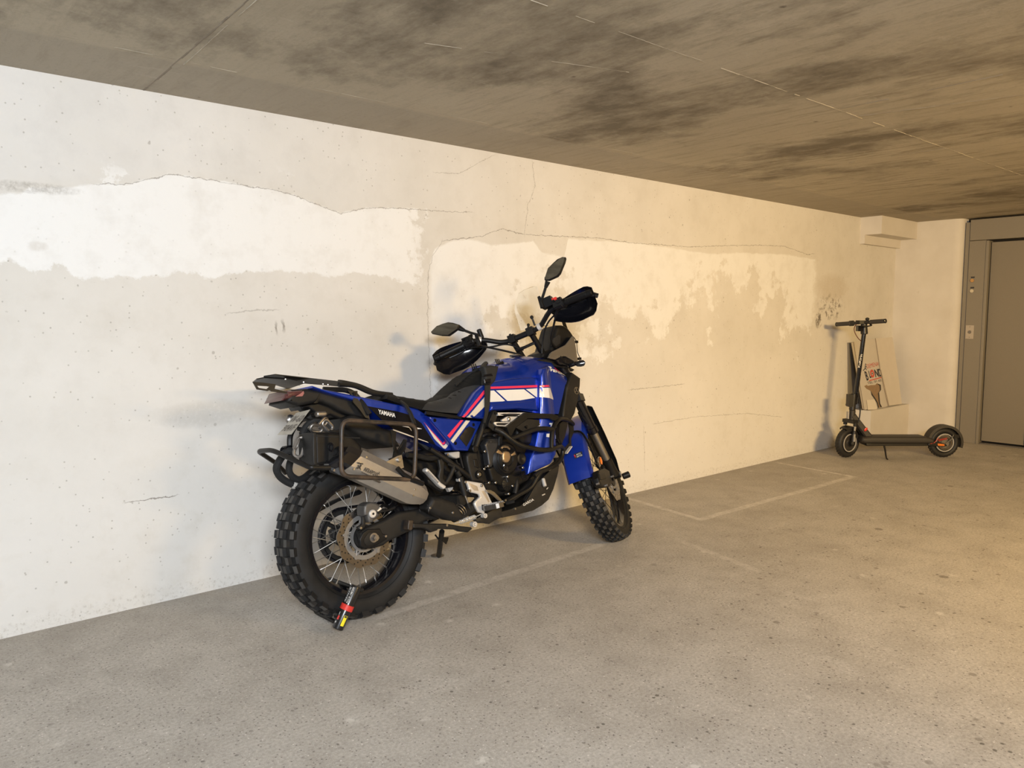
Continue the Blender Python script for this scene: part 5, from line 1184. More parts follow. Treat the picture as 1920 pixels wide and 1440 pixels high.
slab([(0.5396,0.3047),(0.5538,0.3012),(0.5672,0.2923),(0.5385,0.2969)], -0.1635, -0.16, 0, 0.05).build('painted_slot', M_gap, skid)  # the shade in this slot is painted as a thin dark plate
for q in ((0.7673,-0.15,0.3234), (0.6976,-0.17,0.3743)):
    MB().cyl((q[0], q[1]-0.006, q[2]), (q[0], q[1]+0.004, q[2]), 0.005, n=10).build('bolt', M_steel, skid)
q = (0.9728,-0.15,0.4168); MB().cyl((q[0]-0.004, q[1]-0.012, q[2]-0.018), (q[0]+0.004, q[1]+0.004, q[2]+0.018), 0.0095, n=12, bev=0.002).build('plate_clamp', M_alu, skid)
MB().tube([(0.7225,-0.15,0.3645),(0.7733,-0.15,0.3747),(0.8419,-0.15,0.401),(0.8999,-0.14,0.4299),(0.9701,-0.1,0.4422)], 0.014, n=10, rad=0.03).build('exhaust_header', M_dusty, bike)
MB().tube([(0.8637,-0.12,0.3363),(0.9274,-0.12,0.3883),(0.9917,-0.1,0.4337),(1.0369,-0.08,0.4499)], 0.017, n=10, rad=0.03).build('exhaust_header', M_dusty, bike)

# ---- crash bars
bar = MB()
bar.tube([(0.6426,-0.215,0.7073),(0.6654,-0.225,0.6954),(0.679,-0.235,0.6821),(0.7029,-0.245,0.6551),(0.7476,-0.255,0.62),(0.8049,-0.262,0.6017),(0.8735,-0.262,0.5834),(0.946,-0.255,0.5761),(1.0044,-0.235,0.5804),(1.0686,-0.2,0.5833),(1.1162,-0.17,0.5655),(1.1006,-0.17,0.5248),(1.0579,-0.18,0.5),(0.9767,-0.185,0.481),(0.9179,-0.185,0.4743),(0.8856,-0.185,0.4595)], 0.0112, n=12, rad=0.025)
bar.tube([(0.9387,-0.185,0.4776),(0.9098,-0.185,0.4602),(0.8706,-0.18,0.4153),(0.8364,-0.175,0.3992),(0.7778,-0.17,0.3845),(0.7127,-0.165,0.3649)], 0.0105, n=12, rad=0.03)
bar.tube([(0.7057,-0.247,0.6547),(0.7491,-0.25,0.6616),(0.8232,-0.255,0.6771),(0.873,-0.255,0.684),(0.9272,-0.25,0.681),(0.9862,-0.24,0.6697)], 0.0108, n=12, rad=0.03)
bar.tube([(0.9554,-0.25,0.5781),(0.9647,-0.245,0.6133),(0.9812,-0.24,0.66),(1.0228,-0.225,0.6958),(1.0693,-0.21,0.716),(1.139,-0.18,0.7132),(1.2288,-0.13,0.696),(1.2898,-0.09,0.6774)], 0.0112, n=12, rad=0.03)
cb = bar.build('crash_bars', M_tubeblk, bike)
strip('bar_plate', [(0.8296,-0.23,0.7655),(1.0031,-0.235,0.7441),(1.0446,-0.23,0.7332),(1.0546,-0.225,0.7199),(1.0201,-0.23,0.7104),(0.983,-0.235,0.7254),(0.8415,-0.23,0.7376),(0.8018,-0.23,0.7204),(0.7547,-0.235,0.7012),(0.7111,-0.24,0.6591),(0.7051,-0.235,0.6921),(0.7043,-0.23,0.7086),(0.7395,-0.23,0.7261),(0.7935,-0.23,0.7497)], (0, 0.016, 0), M_black, cb)
strip('bar_plate', [(0.8486,-0.222,0.7344),(0.9242,-0.222,0.7218),(0.9238,-0.222,0.6979),(0.8141,-0.23,0.6747),(0.7626,-0.228,0.7008),(0.8124,-0.222,0.72)], (0, 0.01, 0), M_dusty, cb)
q = (0.8239,-0.232,0.6983); MB().cyl((q[0], -0.238, q[2]), (q[0], -0.225, q[2]), 0.0085, n=3).build('plate_badge', M_black, cb)
strip('bar_plate', [(0.659,-0.2,0.7835),(0.6789,-0.2,0.7842),(0.6866,-0.2,0.7744),(0.6804,-0.2,0.7633),(0.6583,-0.205,0.7351),(0.648,-0.21,0.7151),(0.6444,-0.215,0.6992),(0.6355,-0.215,0.7001),(0.6169,-0.21,0.718),(0.6166,-0.205,0.7275),(0.635,-0.2,0.7535)], (0, 0.006, 0), M_dusty, cb)
for q in ((0.6699,-0.205,0.7777), (0.6367,-0.208,0.7396)):
    MB().cyl((q[0], q[1]-0.004, q[2]), (q[0], q[1]+0.002, q[2]), 0.007, n=12).build('bolt', M_black, cb)
br = MB()
slab([(0.6762,0.7795),(0.8515,0.7652),(0.8266,0.7507),(0.7935,0.7544),(0.8135,0.7596),(0.8107,0.7629),(0.7113,0.7716),(0.6896,0.7706),(0.71,0.7629),(0.6766,0.7653)], -0.214, -0.198, 0.002, 0.01, mb=br)
slab([(0.6993,0.744),(0.7337,0.7566),(0.8165,0.7495),(0.7673,0.7294),(0.7013,0.7369)], -0.210, -0.195, 0.002, 0.01, mb=br)
silver = br.build('silver_bracket', M_alu, cb)
slab([(0.6457,0.7363),(0.6544,0.7383),(0.7616,0.7277),(0.749,0.7214),(0.7118,0.7123),(0.6613,0.7189),(0.6485,0.7288)], -0.214, -0.198, 0.002, 0.01).build('silver_loop', M_alu, cb)
slab([(0.6559,0.7296),(0.6679,0.7324),(0.7346,0.7257),(0.7056,0.7181),(0.6634,0.723)], -0.2148, -0.21, 0.0, 0.03).build('painted_opening', M_gap, cb)  # solid dark plate: the shade inside the loop is painted on
slab([(0.6872,0.7709),(0.7072,0.7711),(0.8096,0.7617),(0.8124,0.7591),(0.7896,0.7558),(0.7062,0.7643)], -0.2148, -0.21, 0.0, 0.03).build('painted_opening', M_gap, cb)  # same for the upper bracket, its dark opening is painted on
q = (0.7384,-0.215,0.7439); MB().ball((q[0], -0.212, q[2]), 0.0105, 14, 8, (1, 0.7, 1)).build('bolt', M_steel, cb)
fog = MB().loft([[Vector(p) for p in [(1.1133,-0.17,0.6911),(1.1548,-0.16,0.7056),(1.2124,-0.13,0.6871),(1.1794,-0.13,0.6212),(1.1317,-0.15,0.5897),(1.0977,-0.17,0.6175),(1.0955,-0.175,0.6574)]], [Vector(p) + Vector((0.03, 0.05, 0)) for p in [(1.1133,-0.17,0.6911),(1.1548,-0.16,0.7056),(1.2124,-0.13,0.6871),(1.1794,-0.13,0.6212),(1.1317,-0.15,0.5897),(1.0977,-0.17,0.6175),(1.0955,-0.175,0.6574)]]])
fog.build('fog_lamp', M_dusty, cb)
strip('bar_plate', [(1.2478,-0.1,0.6885),(1.2939,-0.09,0.6744),(1.2917,-0.09,0.6379),(1.2547,-0.1,0.6046),(1.2402,-0.11,0.5694),(1.1647,-0.13,0.5311),(1.1394,-0.14,0.5287),(1.1558,-0.14,0.5622),(1.2275,-0.11,0.5837),(1.2338,-0.11,0.6218),(1.253,-0.1,0.6516)], (0.004, 0.01, 0), M_dusty, cb)
t0, t1 = Vector((1.16,-0.142,0.5383)), Vector((1.2238,-0.122,0.565))
slab([(1.16,0.5389),(1.203,0.5696),(1.2051,0.5663),(1.163,0.535)], -0.150, -0.13, 0.0, 0.03).build('sticker', M_cream, cb)
q = (1.0993,-0.12,0.5115); MB().box((q[0]-0.01, -0.135, q[2]-0.012), (q[0]+0.01, -0.12, q[2]+0.012)).build('bar_clamp', M_dusty, cb)
bar2 = MB()
for pts_ in ([(1.012,0.215,0.6973),(1.0924,0.235,0.6665),(1.213,0.255,0.5909),(1.3783,0.262,0.5461),(1.4502,0.255,0.5384),(1.4742,0.2,0.5554),(1.4456,0.17,0.494),(1.3372,0.185,0.4412),(1.2334,0.185,0.4167)], [(1.4505,0.25,0.5416),(1.4595,0.24,0.6401),(1.4969,0.21,0.7076),(1.4795,0.09,0.6715)]):
    bar2.tube(pts_, 0.0112, n=8, rad=0.03)
bar2.build('crash_bars', M_tubeblk, bike)
# ---- fork, built unsteered and turned with the handlebar
fk = MB()
def vaxis(z, y, off=0.0): return Vector((1.70 - z*0.5095 + off, y, z))
for s_, nm in ((-1, 'right'), (1, 'left')):
    y = s_*0.103
    up = MB().cyl(vaxis(1.02, y), vaxis(0.60, y), 0.0262, n=20).cyl(vaxis(0.625, y), vaxis(0.592, y), 0.0292, n=20, bev=0.003)
    leg = up.build('fork_leg', M_gloss, bike, st=True)
    MB().cyl(vaxis(0.60, y), vaxis(0.40, y), 0.0195, n=18).build('fork_tube', M_dullsteel, leg, st=True)
    lo = MB().cyl(vaxis(0.44, y), vaxis(0.345, y), 0.026, 0.028, n=18, bev=0.003).cyl((1.595, y-0.018, 0.348), (1.595, y+0.018, 0.348), 0.024, n=18)
    lo.build('fork_lower', M_black, leg, st=True)
    gd = MB()
    o = Vector((0.86, 0, 0.51))*0.075
    for z0, z1 in ((0.70, 0.33),):
        rings = []
        for z, k in ((0.71, 0.7), (0.70, 1.0), (0.55, 1.0), (0.40, 0.9), (0.335, 0.6)):
            c = vaxis(z, y) + o*0.55
            ring = []
            for a in range(9):
                q = -PI*0.5 + PI*a/8
                ring.append(c + Vector((0.86, 0, 0.51))*(0.032*math.cos(q)*k) + Vector((0, 1, 0))*(0.044*math.sin(q)*k))
            for a in range(8, -1, -1):
                q = -PI*0.5 + PI*a/8
                ring.append(c + Vector((0.86, 0, 0.51))*(0.028*math.cos(q)*k) + Vector((0, 1, 0))*(0.040*math.sin(q)*k))
            rings.append(ring)
        gd.loft(rings)
    gd.build('fork_guard', M_black, leg, st=True)
    if s_ == -1:
        MB().cyl(vaxis(0.345, y) + Vector((0.03, -0.035, -0.02)), vaxis(0.345, y) + Vector((0.045, -0.072, -0.018)), 0.017, 0.018, n=18, bev=0.003).build('axle_slider', M_black, leg, st=True)
        MB().cyl((1.595, -0.128, 0.348), (1.595, -0.118, 0.348), 0.012, n=6).build('axle_bolt', M_steel, leg, st=True)
MB().cyl((1.595, -0.12, 0.348), (1.595, 0.12, 0.348), 0.010, n=12).build('front_axle', M_dullsteel, bike, st=True)
# orange side reflector, caliper with hose
q = Vector((1.2199,-0.13,0.4313))
MB().ball((0, 0, 0), 1, 14, 8).xf(Matrix.Translation(q) @ Euler((0, math.radians(28), 0)).to_matrix().to_4x4() @ Matrix.Diagonal((0.011, 0.006, 0.023, 1))).build('side_reflector', M_orange, bike, st=True)
slab([(1.1913,0.4499),(1.2485,0.4589),(1.2022,0.4068),(1.16,0.398),(1.1343,0.4201)], -0.128, -0.11, 0.003, 0.02).build('reflector_bracket', M_gloss, bike, st=True)
fc = slab([(1.136,0.3866),(1.2872,0.3927),(1.3655,0.3757),(1.3467,0.346),(1.3531,0.3121),(1.2689,0.2953),(1.1261,0.3003),(1.0718,0.3154),(1.0782,0.3493)], -0.122, -0.085, 0.008, 0.009).build('front_caliper', M_black, bike, st=True)
slab([(1.1025,0.3688),(1.2366,0.3662),(1.2233,0.3372),(1.0878,0.3375)], -0.127, -0.115, 0.004, 0.01).build('caliper_piston_cap', M_dusty, fc, st=True)
for q in ((0.9998,-0.13,0.3231), (1.153,-0.13,0.3047), (1.3522,-0.13,0.3404)):
    MB().cyl((q[0], -0.136, q[2]), (q[0], -0.12, q[2]), 0.006, n=10).build('bolt', M_dullsteel, fc, st=True)
MB().tube([(1.271,-0.03,0.6236),(1.264,-0.06,0.6166),(1.2479,-0.08,0.5966),(1.2082,-0.1,0.5496),(1.1902,-0.11,0.4926),(1.1574,-0.12,0.4262),(1.1778,-0.12,0.3902)], 0.0058, n=8, rad=0.03).build('front_brake_hose', M_black, fc, st=True)
MB().tube([(1.25,-0.09,0.5528),(1.2102,-0.1,0.51),(1.197,-0.11,0.4567),(1.1859,-0.115,0.4021)], 0.0045, n=8, rad=0.03).build('sensor_cable', M_black, fc, st=True)
# front fender: an arched shell round the tyre
cz = Vector((1.595, 0, 0.348)); rings = []
A0f, A1f = math.radians(62), math.radians(177)
for i in range(27):
    t = i/26; a = A0f + (A1f-A0f)*t
    Rf = 0.372 + 0.03*max(0, (t-0.7)/0.3)
    wd = 0.060 + 0.012*min(1, t*2.5)
    if t < 0.12: wd *= 0.55 + 0.45*t/0.12
    ring = []
    side = 0.045 if 0.18 < t < 0.66 else 0.03
    for (yy, dr) in ((-wd, -side), (-wd*0.98, -0.012), (-wd*0.8, 0.004), (-wd*0.35, 0.009), (wd*0.35, 0.009), (wd*0.8, 0.004), (wd*0.98, -0.012), (wd, -side), (wd-0.003, -side), (wd*0.94, -0.014), (wd*0.77, 0.000), (wd*0.33, 0.005), (-wd*0.33, 0.005), (-wd*0.77, 0.000), (-wd*0.94, -0.014), (-wd+0.003, -side)):
        r = Rf + dr
        ring.append(cz + Vector((r*math.cos(a), yy, r*math.sin(a))))
    rings.append(ring)
fend = MB().loft(rings).build('front_fender', M_blue_plain, bike, 40, st=True)
# sticker on the fender
ftx = MB(); cst_ = []
a = math.radians(168)
def fpt(ang, y): 
    return cz + Vector(((0.372+0.012+0.03*max(0,(((ang-A0f)/(A1f-A0f))-0.7)/0.3))*math.cos(ang), y, (0.372+0.012+0.03*max(0,(((ang-A0f)/(A1f-A0f))-0.7)/0.3))*math.sin(ang)))
s0 = math.radians(160)
ftx.add([fpt(s0, -0.002), fpt(s0, -0.048), fpt(s0-0.075, -0.048), fpt(s0-0.075, -0.002)], [(0,1,2,3)])
ftx.build('sticker', M_ink, fend, 0, st=True)
o_ = fpt(s0-0.006, -0.016) + Vector((-0.0015, 0, 0)); vv = fpt(s0-0.07, -0.016) - fpt(s0, -0.016)
lettering('lettering', 'MOTO\nRAPTOR', o_, Vector((0, -1, 0)), vv, M_white, fend, width=0.031, height=0.022, bold=0.02, st=True)
MB().tube([o_ + Vector((0, a_, b_)) for a_, b_ in ((0.010, 0.018), (0.004, 0.010), (0.007, 0.004), (0.010, 0.010), (0.010, 0.018))], 0.0012, n=5).build('print_mark', M_red, fend, st=True)
# triple clamps, stem nut, risers
tc = MB()
c0 = vaxis(0.985, 0, 0); 
tc.loft([[c0 + Vector(p) for p in ((-0.075,-0.135,-0.004), (0.0,-0.135,-0.045), (0.03,-0.06,-0.062), (0.03,0.06,-0.062), (0.0,0.135,-0.045), (-0.075,0.135,-0.004), (-0.075,0.06,-0.004), (-0.03,0,-0.02), (-0.075,-0.06,-0.004))], [c0 + Vector(p) + Vector((0.013,0,0.026)) for p in ((-0.075,-0.135,-0.004), (0.0,-0.135,-0.045), (0.03,-0.06,-0.062), (0.03,0.06,-0.062), (0.0,0.135,-0.045), (-0.075,0.135,-0.004), (-0.075,0.06,-0.004), (-0.03,0,-0.02), (-0.075,-0.06,-0.004))]])
clamp = tc.build('top_clamp', M_black, bike, st=True)
c1 = vaxis(0.78, 0, 0)
MB().box((c1.x-0.07, -0.135, c1.z-0.02), (c1.x+0.02, 0.135, c1.z+0.02)).cyl(vaxis(0.78, 0, 0), vaxis(0.985, 0, 0), 0.03, n=16).build('lower_clamp', M_black, bike, st=True)
MB().cyl(vaxis(1.0, 0, -0.005), vaxis(1.035, 0, -0.005), 0.021, 0.019, n=6).build('stem_nut', M_alu, clamp, st=True)
bars = MB()
bx, bz = 0.906, 1.184
cpt = Vector((1.035, 0, 1.155))
half = [(1.035, 0.0, 1.150), (1.035, 0.075, 1.150), (1.028, 0.115, 1.158), (0.985, 0.185, 1.196), (0.960, 0.235, 1.204), (0.906, 0.409, 1.184)]
pts_ = [Vector((x, -y, z)) for x, y, z in reversed(half)] + [Vector(h) for h in half[1:]]
bars.tube(pts_, 0.0125, n=14, rad=0.05)
hb = bars.build('handlebar', M_black, bike, st=True)
MB().cyl((1.035, -0.06, 1.150), (1.035, 0.06, 1.150), 0.0150, n=16).build('bar_centre', M_black, hb, st=True)
rz = MB()
for s_ in (-1, 1):
    y = s_*0.052
    rz.cyl(vaxis(1.0, y, -0.03), Vector((1.035, y, 1.135)), 0.0165, 0.0145, n=14)
    rz.box((1.012, y-0.018, 1.132), (1.058, y+0.018, 1.172))
    for xx in (1.018, 1.052):
        rz.cyl((xx, y, 1.165), (xx, y, 1.178), 0.006, n=8)
rz.tube([(1.03, -0.052, 1.09), (1.02, 0, 1.085), (1.03, 0.052, 1.09)], 0.008, n=8)
rz.build('bar_riser', M_black, clamp, st=True)
for s_ in (-1, 1):
    g0, g1 = Vector((0.906, s_*0.409, 1.184)), Vector((0.945, s_*0.285, 1.1985))
    d = (g0-g1).normalized()
    gr = MB().cyl(g1, g0, 0.0165, n=18, bev=0.002).cyl(g0, g0+d*0.03, 0.0175, 0.015, n=16, bev=0.002).cyl(g1-d*0.004, g1+d*0.004, 0.022, n=18)
    for k in range(10):
        gr.cyl(g1+d*(0.015+k*0.010), g1+d*(0.019+k*0.010), 0.0172, n=16)
    gp_ = gr.build('grip', M_black, hb, st=True)
    sg = MB().cyl(g1-d*0.062, g1-d*0.006, 0.023, n=16, bev=0.004)
    m_ = g1-d*0.034
    sg.box(m_ + Vector((-0.03, -0.024, -0.012)), m_ + Vector((0.004, 0.024, 0.028)))
    sg.box(m_ + Vector((-0.038, -0.014, 0.000)), m_ + Vector((-0.028, 0.002, 0.014)))
    sg.cyl(m_ + Vector((-0.032, 0.012, 0.018)), m_ + Vector((-0.040, 0.012, 0.020)), 0.006, n=10)
    sg.build('switch_unit', M_black, hb, st=True)
    if s_ == -1:
        MB().box(m_ + Vector((-0.036, -0.006, 0.020)), m_ + Vector((-0.014, 0.018, 0.034))).build('kill_switch', M_bandred, hb, 32, 'red kill switch', st=True)
        mcx = g1 - d*0.09
        MB().box(mcx + Vector((-0.030, -0.028, 0.004)), mcx + Vector((0.014, 0.030, 0.052))).build('brake_fluid_tank', M_black, hb, st=True)
    else:
        MB().box(m_ + Vector((-0.010, -0.03, 0.024)), m_ + Vector((0.004, -0.012, 0.036))).build('switch_knob', M_dusty, hb, st=True)
    # lever
    lv = MB().tube([g1-d*0.08+Vector((0.025,0,0.006)), g1-d*0.03+Vector((0.060,0,-0.004)), g1+d*0.05+Vector((0.064,0,-0.012)), g0+d*0.0+Vector((0.058,0,-0.012))], 0.0062, n=8, rad=0.03)
    lv.ball(g0+Vector((0.058,0,-0.012)), 0.009)
    lv.build('hand_lever', M_gloss, hb, st=True)
    # hand guard: open shell in front of the grip, wrapped at the outer end
    rings = []
    inn = g1 - d*0.10
    for i in range(13):
        t = i/12
        c = inn + (g0 + d*0.035 - inn)*t
        fwd = 0.085*math.sin(PI*min(1, 0.22+t*0.75))**0.7 if t < 0.88 else 0.085*math.sin(PI*(0.22+0.66))**0.7*(1-(t-0.88)/0.12*0.85)
        topz = 0.006 + 0.040*math.sin(PI*min(0.5, t*0.62)) ; botz = -0.040 - 0.066*math.sin(PI*min(0.60, 0.10+t*0.72))
        if t > 0.88: 
            k = (t-0.88)/0.12; topz = topz*(1-0.5*k); botz = botz*(1-0.4*k)
        prof = []
        N_ = 9
        for a in range(N_):
            q = a/(N_-1); z = topz + (botz-topz)*q
            x = fwd*(1 - 0.55*abs(2*q-1)**3) 
            prof.append((x, z))
        ring = [c + Vector((x, 0, z)) for x, z in prof] + [c + Vector((x-0.004, 0, z*0.97)) for x, z in reversed(prof)]
        rings.append(ring)
    MB().loft(rings).build('hand_guard', M_gloss, hb, 40, st=True)
    MB().cyl(g0 + d*0.01, g0 + d*0.045 + Vector((0.03, 0, -0.02)), 0.012, n=10).cyl(inn + Vector((0.012, 0, 0)), inn + d*0.01 + Vector((0.06, 0, -0.02)), 0.009, n=10).build('guard_mount', M_gloss, hb, st=True)
for s_, yy in ((-1, -0.105), (1, 0.20)):
    a = Vector((1.030, -0.105, 1.156)) if s_ < 0 else Vector((0.975, 0.205, 1.2005))
    dd = Vector((-0.55, s_*0.8, 0.4)).normalized() if s_ > 0 else Vector((-0.1, -1, 0.1)).normalized()
    MB().cyl(a - dd*0.009, a + dd*0.009, 0.019, n=18).build('bar_clamp', M_alu, hb, st=True)
MB().ball((1.02, -0.085, 1.215), 0.0095).cyl((1.02, -0.085, 1.21), (1.025, -0.085, 1.17), 0.005, n=8).ball((1.02, -0.055, 1.185), 0.008).build('ball_mount', M_black, hb, st=True)
MB().cyl((0.985, 0.190, 1.205), (0.980, 0.190, 1.255), 0.0125, n=14, bev=0.003).build('bar_end_mount', M_black, hb, st=True)
# mirrors: stem, housing, glass
def mirror(outline, stem, label):
    st_ = MB().tube(stem, [0.0062]*3 + [0.0075]*20, n=10)
    return st_
for glass, shell, stem in (
    ([(-0.251,1.3257),(-0.2838,1.3674),(-0.3143,1.3768),(-0.3633,1.3886),(-0.3738,1.3821),(-0.3635,1.3632),(-0.3255,1.3226),(-0.3086,1.3147),(-0.2644,1.3133),(-0.254,1.3173)], [(-0.2435,1.3278),(-0.2776,1.3701),(-0.3097,1.3835),(-0.3366,1.3928),(-0.3648,1.3927),(-0.3782,1.3844),(-0.3782,1.3766),(-0.3668,1.3594),(-0.328,1.3179),(-0.3113,1.3093),(-0.2638,1.3084),(-0.2498,1.3156),(-0.243,1.3233)], [(0.9,-0.1803,1.2387),(0.885,-0.2088,1.264),(0.875,-0.2331,1.2894),(0.87,-0.2537,1.3125)]),
    ([(0.3722,1.291),(0.3334,1.3064),(0.2762,1.302),(0.2247,1.2683),(0.2339,1.2526),(0.2909,1.2414),(0.3255,1.2554),(0.3702,1.2819)], [(0.3766,1.2916),(0.3607,1.3019),(0.3349,1.3094),(0.3066,1.3098),(0.2749,1.3056),(0.2515,1.2926),(0.2208,1.2686),(0.2237,1.2603),(0.2318,1.2494),(0.2603,1.242),(0.2903,1.2359),(0.3268,1.2518),(0.3742,1.2815)], [(0.86,0.176,1.1754),(0.845,0.1636,1.1994),(0.835,0.1924,1.2192),(0.82,0.2139,1.239),(0.815,0.2346,1.2598)])):
    x0 = 0.86 if glass[0][0] < 0.2 and stem[0][0] > 0.87 else 0.80
    hs = MB()
    slab(shell, x0 + 0.006, x0 + 0.030, 0.012, 0.010, fr=YZ, mb=hs)
    ho = hs.build('mirror', M_black, hb, st=True)
    gl = MB().prism(glass, x0 + 0.002, x0 + 0.009, YZ).build('mirror_glass', M_mirror, hb, 0, st=True)
    MB().tube([Vector(p) + Vector((0.012, 0, 0)) for p in stem], 0.0068, n=10).cyl(Vector(stem[0]) + Vector((0.012, 0, -0.03)), Vector(stem[0]) + Vector((0.012, 0, 0.03)), 0.012, 0.008, n=10).cyl(Vector(stem[-2]) + Vector((0.012, 0, 0)), Vector(stem[-1]) + Vector((0.016, 0, 0)), 0.0085, 0.014, n=10).build('mirror_stem', M_black, hb, st=True)
# cables
cbm = MB()
cbm.tube([STEER @ Vector(p) for p in ((0.955, -0.24, 1.19), (1.03, -0.18, 1.14), (1.10, -0.11, 1.08))] + [Vector((1.30, -0.10, 1.02))], 0.0055, n=7, rad=0.05)
cbm.tube([STEER @ Vector(p) for p in ((0.955, 0.24, 1.19), (1.03, 0.14, 1.13), (1.06, 0.05, 1.07))] + [Vector((1.22, 0.02, 1.0))], 0.0055, n=7, rad=0.05)
cbm.tube([STEER @ Vector(p) for p in ((0.975, 0.27, 1.19), (1.0, 0.18, 1.15), (1.02, 0.08, 1.14), (1.05, 0.02, 1.08))], 0.0045, n=7, rad=0.05)
cbm.tube([STEER @ Vector(p) for p in ((0.97, -0.26, 1.19), (1.04, -0.14, 1.16), (1.09, -0.08, 1.10), (1.10, -0.03, 0.98))], 0.0045, n=7, rad=0.05)
cbm.build('control_cable', M_black, hb)
# ---- nose: smoked lamp shield, dark instrument tower, screen, indicators (fixed to the frame)
nose = slab([(1.1096,1.0302),(1.126,1.059),(1.1819,1.0765),(1.2157,1.1352),(1.2463,1.1876),(1.2584,1.2008),(1.2936,1.2015),(1.3181,1.196),(1.3413,1.1815),(1.3599,1.1616),(1.381,1.1324),(1.3352,1.0974),(1.2368,1.0662),(1.1972,1.0341),(1.1538,1.0217)], -0.095, 0.035, 0.02, 0.012).build('instrument_tower', M_black, bike)
slab([(1.1856,1.0903),(1.2064,1.128),(1.2439,1.1466),(1.2607,1.1429),(1.2517,1.1027),(1.2119,1.0862)], -0.105, -0.09, 0.003, 0.02).build('tower_recess', M_gap, nose)
shp = [(1.1105,1.0251),(1.1318,1.0465),(1.1516,1.0578),(1.2016,1.0737),(1.251,1.0889),(1.2953,1.1221),(1.3086,1.1333),(1.3219,1.1216),(1.3263,1.0863),(1.328,1.0476),(1.3292,0.9965),(1.3173,0.9943),(1.281,1.0123),(1.2412,1.0293),(1.2267,1.0311),(1.1935,1.024),(1.1628,1.0147)]
xs0 = (1.2469,-0.13,1.0638)[0]
shl = slab(shp, -0.142, -0.128, 0.006, 0.012)
fe = [(1.3086,1.1333),(1.3219,1.1216),(1.3263,1.0863),(1.328,1.0476),(1.3292,0.9965)]
rings = []
for yy, dx in ((-0.138, 0.0), (-0.105, 0.022), (-0.05, 0.036), (0.0, 0.040), (0.05, 0.036)):
    rings.append([Vector((u+dx, yy, z)) for u, z in fe] + [Vector((u+dx-0.005, yy, z)) for u, z in reversed(fe)])
shield_ = shl.build('lamp_shield', M_smoke, bike)
MB().loft(rings).build('shield_front', M_smoke, shield_)
slab([(1.1729,1.0148),(1.2039,1.0249),(1.2394,1.031),(1.254,1.0284),(1.3242,0.9944),(1.3019,0.983),(1.2607,0.9777),(1.1983,0.9906)], -0.135, 0.06, 0.012, 0.012).build('nose_cowl', M_gloss, nose)
slab([(1.0759,1.0229),(1.1162,1.0232),(1.1579,1.0141),(1.188,0.9898),(1.2498,0.9752),(1.2875,0.9754),(1.2836,0.9668),(1.1767,0.98),(1.0852,1.0074),(1.0403,1.0191)], -0.128, 0.08, 0.012, 0.012).build('nose_trim', M_dusty, nose)
for q in ((1.4549,-0.02,1.1163), (1.4429,-0.04,1.0216)):
    MB().box((q[0]-0.012, q[1]-0.012, q[2]-0.007), (q[0]+0.012, q[1]+0.012, q[2]+0.007)).build('shield_clip', M_gloss, nose)
MB().tube([(1.4669,0,1.1494),(1.4894,0,1.1231),(1.4872,0,1.0936),(1.4849,0,1.064),(1.4787,-0.02,1.0266),(1.4632,-0.03,1.0148)], 0.0025, n=6).build('shield_wire', M_gloss, nose)
ind = MB().cyl((1.2627,-0.14,0.9804), (1.2584,-0.19,0.9866), 0.011, n=10)
ind.build('indicator_stalk', M_gloss, nose)
p0, p1 = Vector((1.2493,-0.2,0.9814)), Vector((1.2799,-0.23,0.9834))
MB().loft([[p0 + (p1-p0)*t + Vector((0, r*0.55*math.cos(q*PI/6), r*math.sin(q*PI/6))) for q in range(12)] for t, r in ((-0.05, 0.008), (0.1, 0.013), (0.5, 0.0165), (0.85, 0.015), (1.0, 0.008))]).build('indicator', M_gloss, nose)
# screen: a thin curved clear sheet
scr = [Vector(p) for p in [(1.33,0.1653,1.3164),(1.33,0.1569,1.3572),(1.33,0.1323,1.3874),(1.33,0.1133,1.406),(1.33,0.0696,1.416),(1.33,0.0207,1.4186),(1.33,-0.0066,1.4188),(1.33,-0.0263,1.4154),(1.33,-0.0349,1.3849),(1.33,-0.0427,1.3498),(1.34,-0.0452,1.2799),(1.35,-0.0405,1.2063)]]
ymid = (scr[0].y + scr[7].y)/2
poly = [(p.y, p.z) for p in scr] + [(scr[0].y - 0.03, scr[-1].z)]
zt = max(p.z for p in scr)
so = lambda u, v: -0.30*(v - zt) - 1.2*(u-ymid)**2
slab(poly, 1.20, 1.204, 0.0, 0.02, off=so, fr=lambda u, v, w: Vector((w + (0 if False else 0), u, v))).build('windscreen', M_clear, bike)
strip('screen_stay', [(1.3374,-0.05,1.2443),(1.3567,-0.05,1.2444),(1.3616,-0.06,1.1959),(1.365,-0.07,1.1549),(1.3609,-0.07,1.1298),(1.3389,-0.07,1.1373),(1.3421,-0.06,1.1871)], (0, 0.006, 0), M_black, nose)

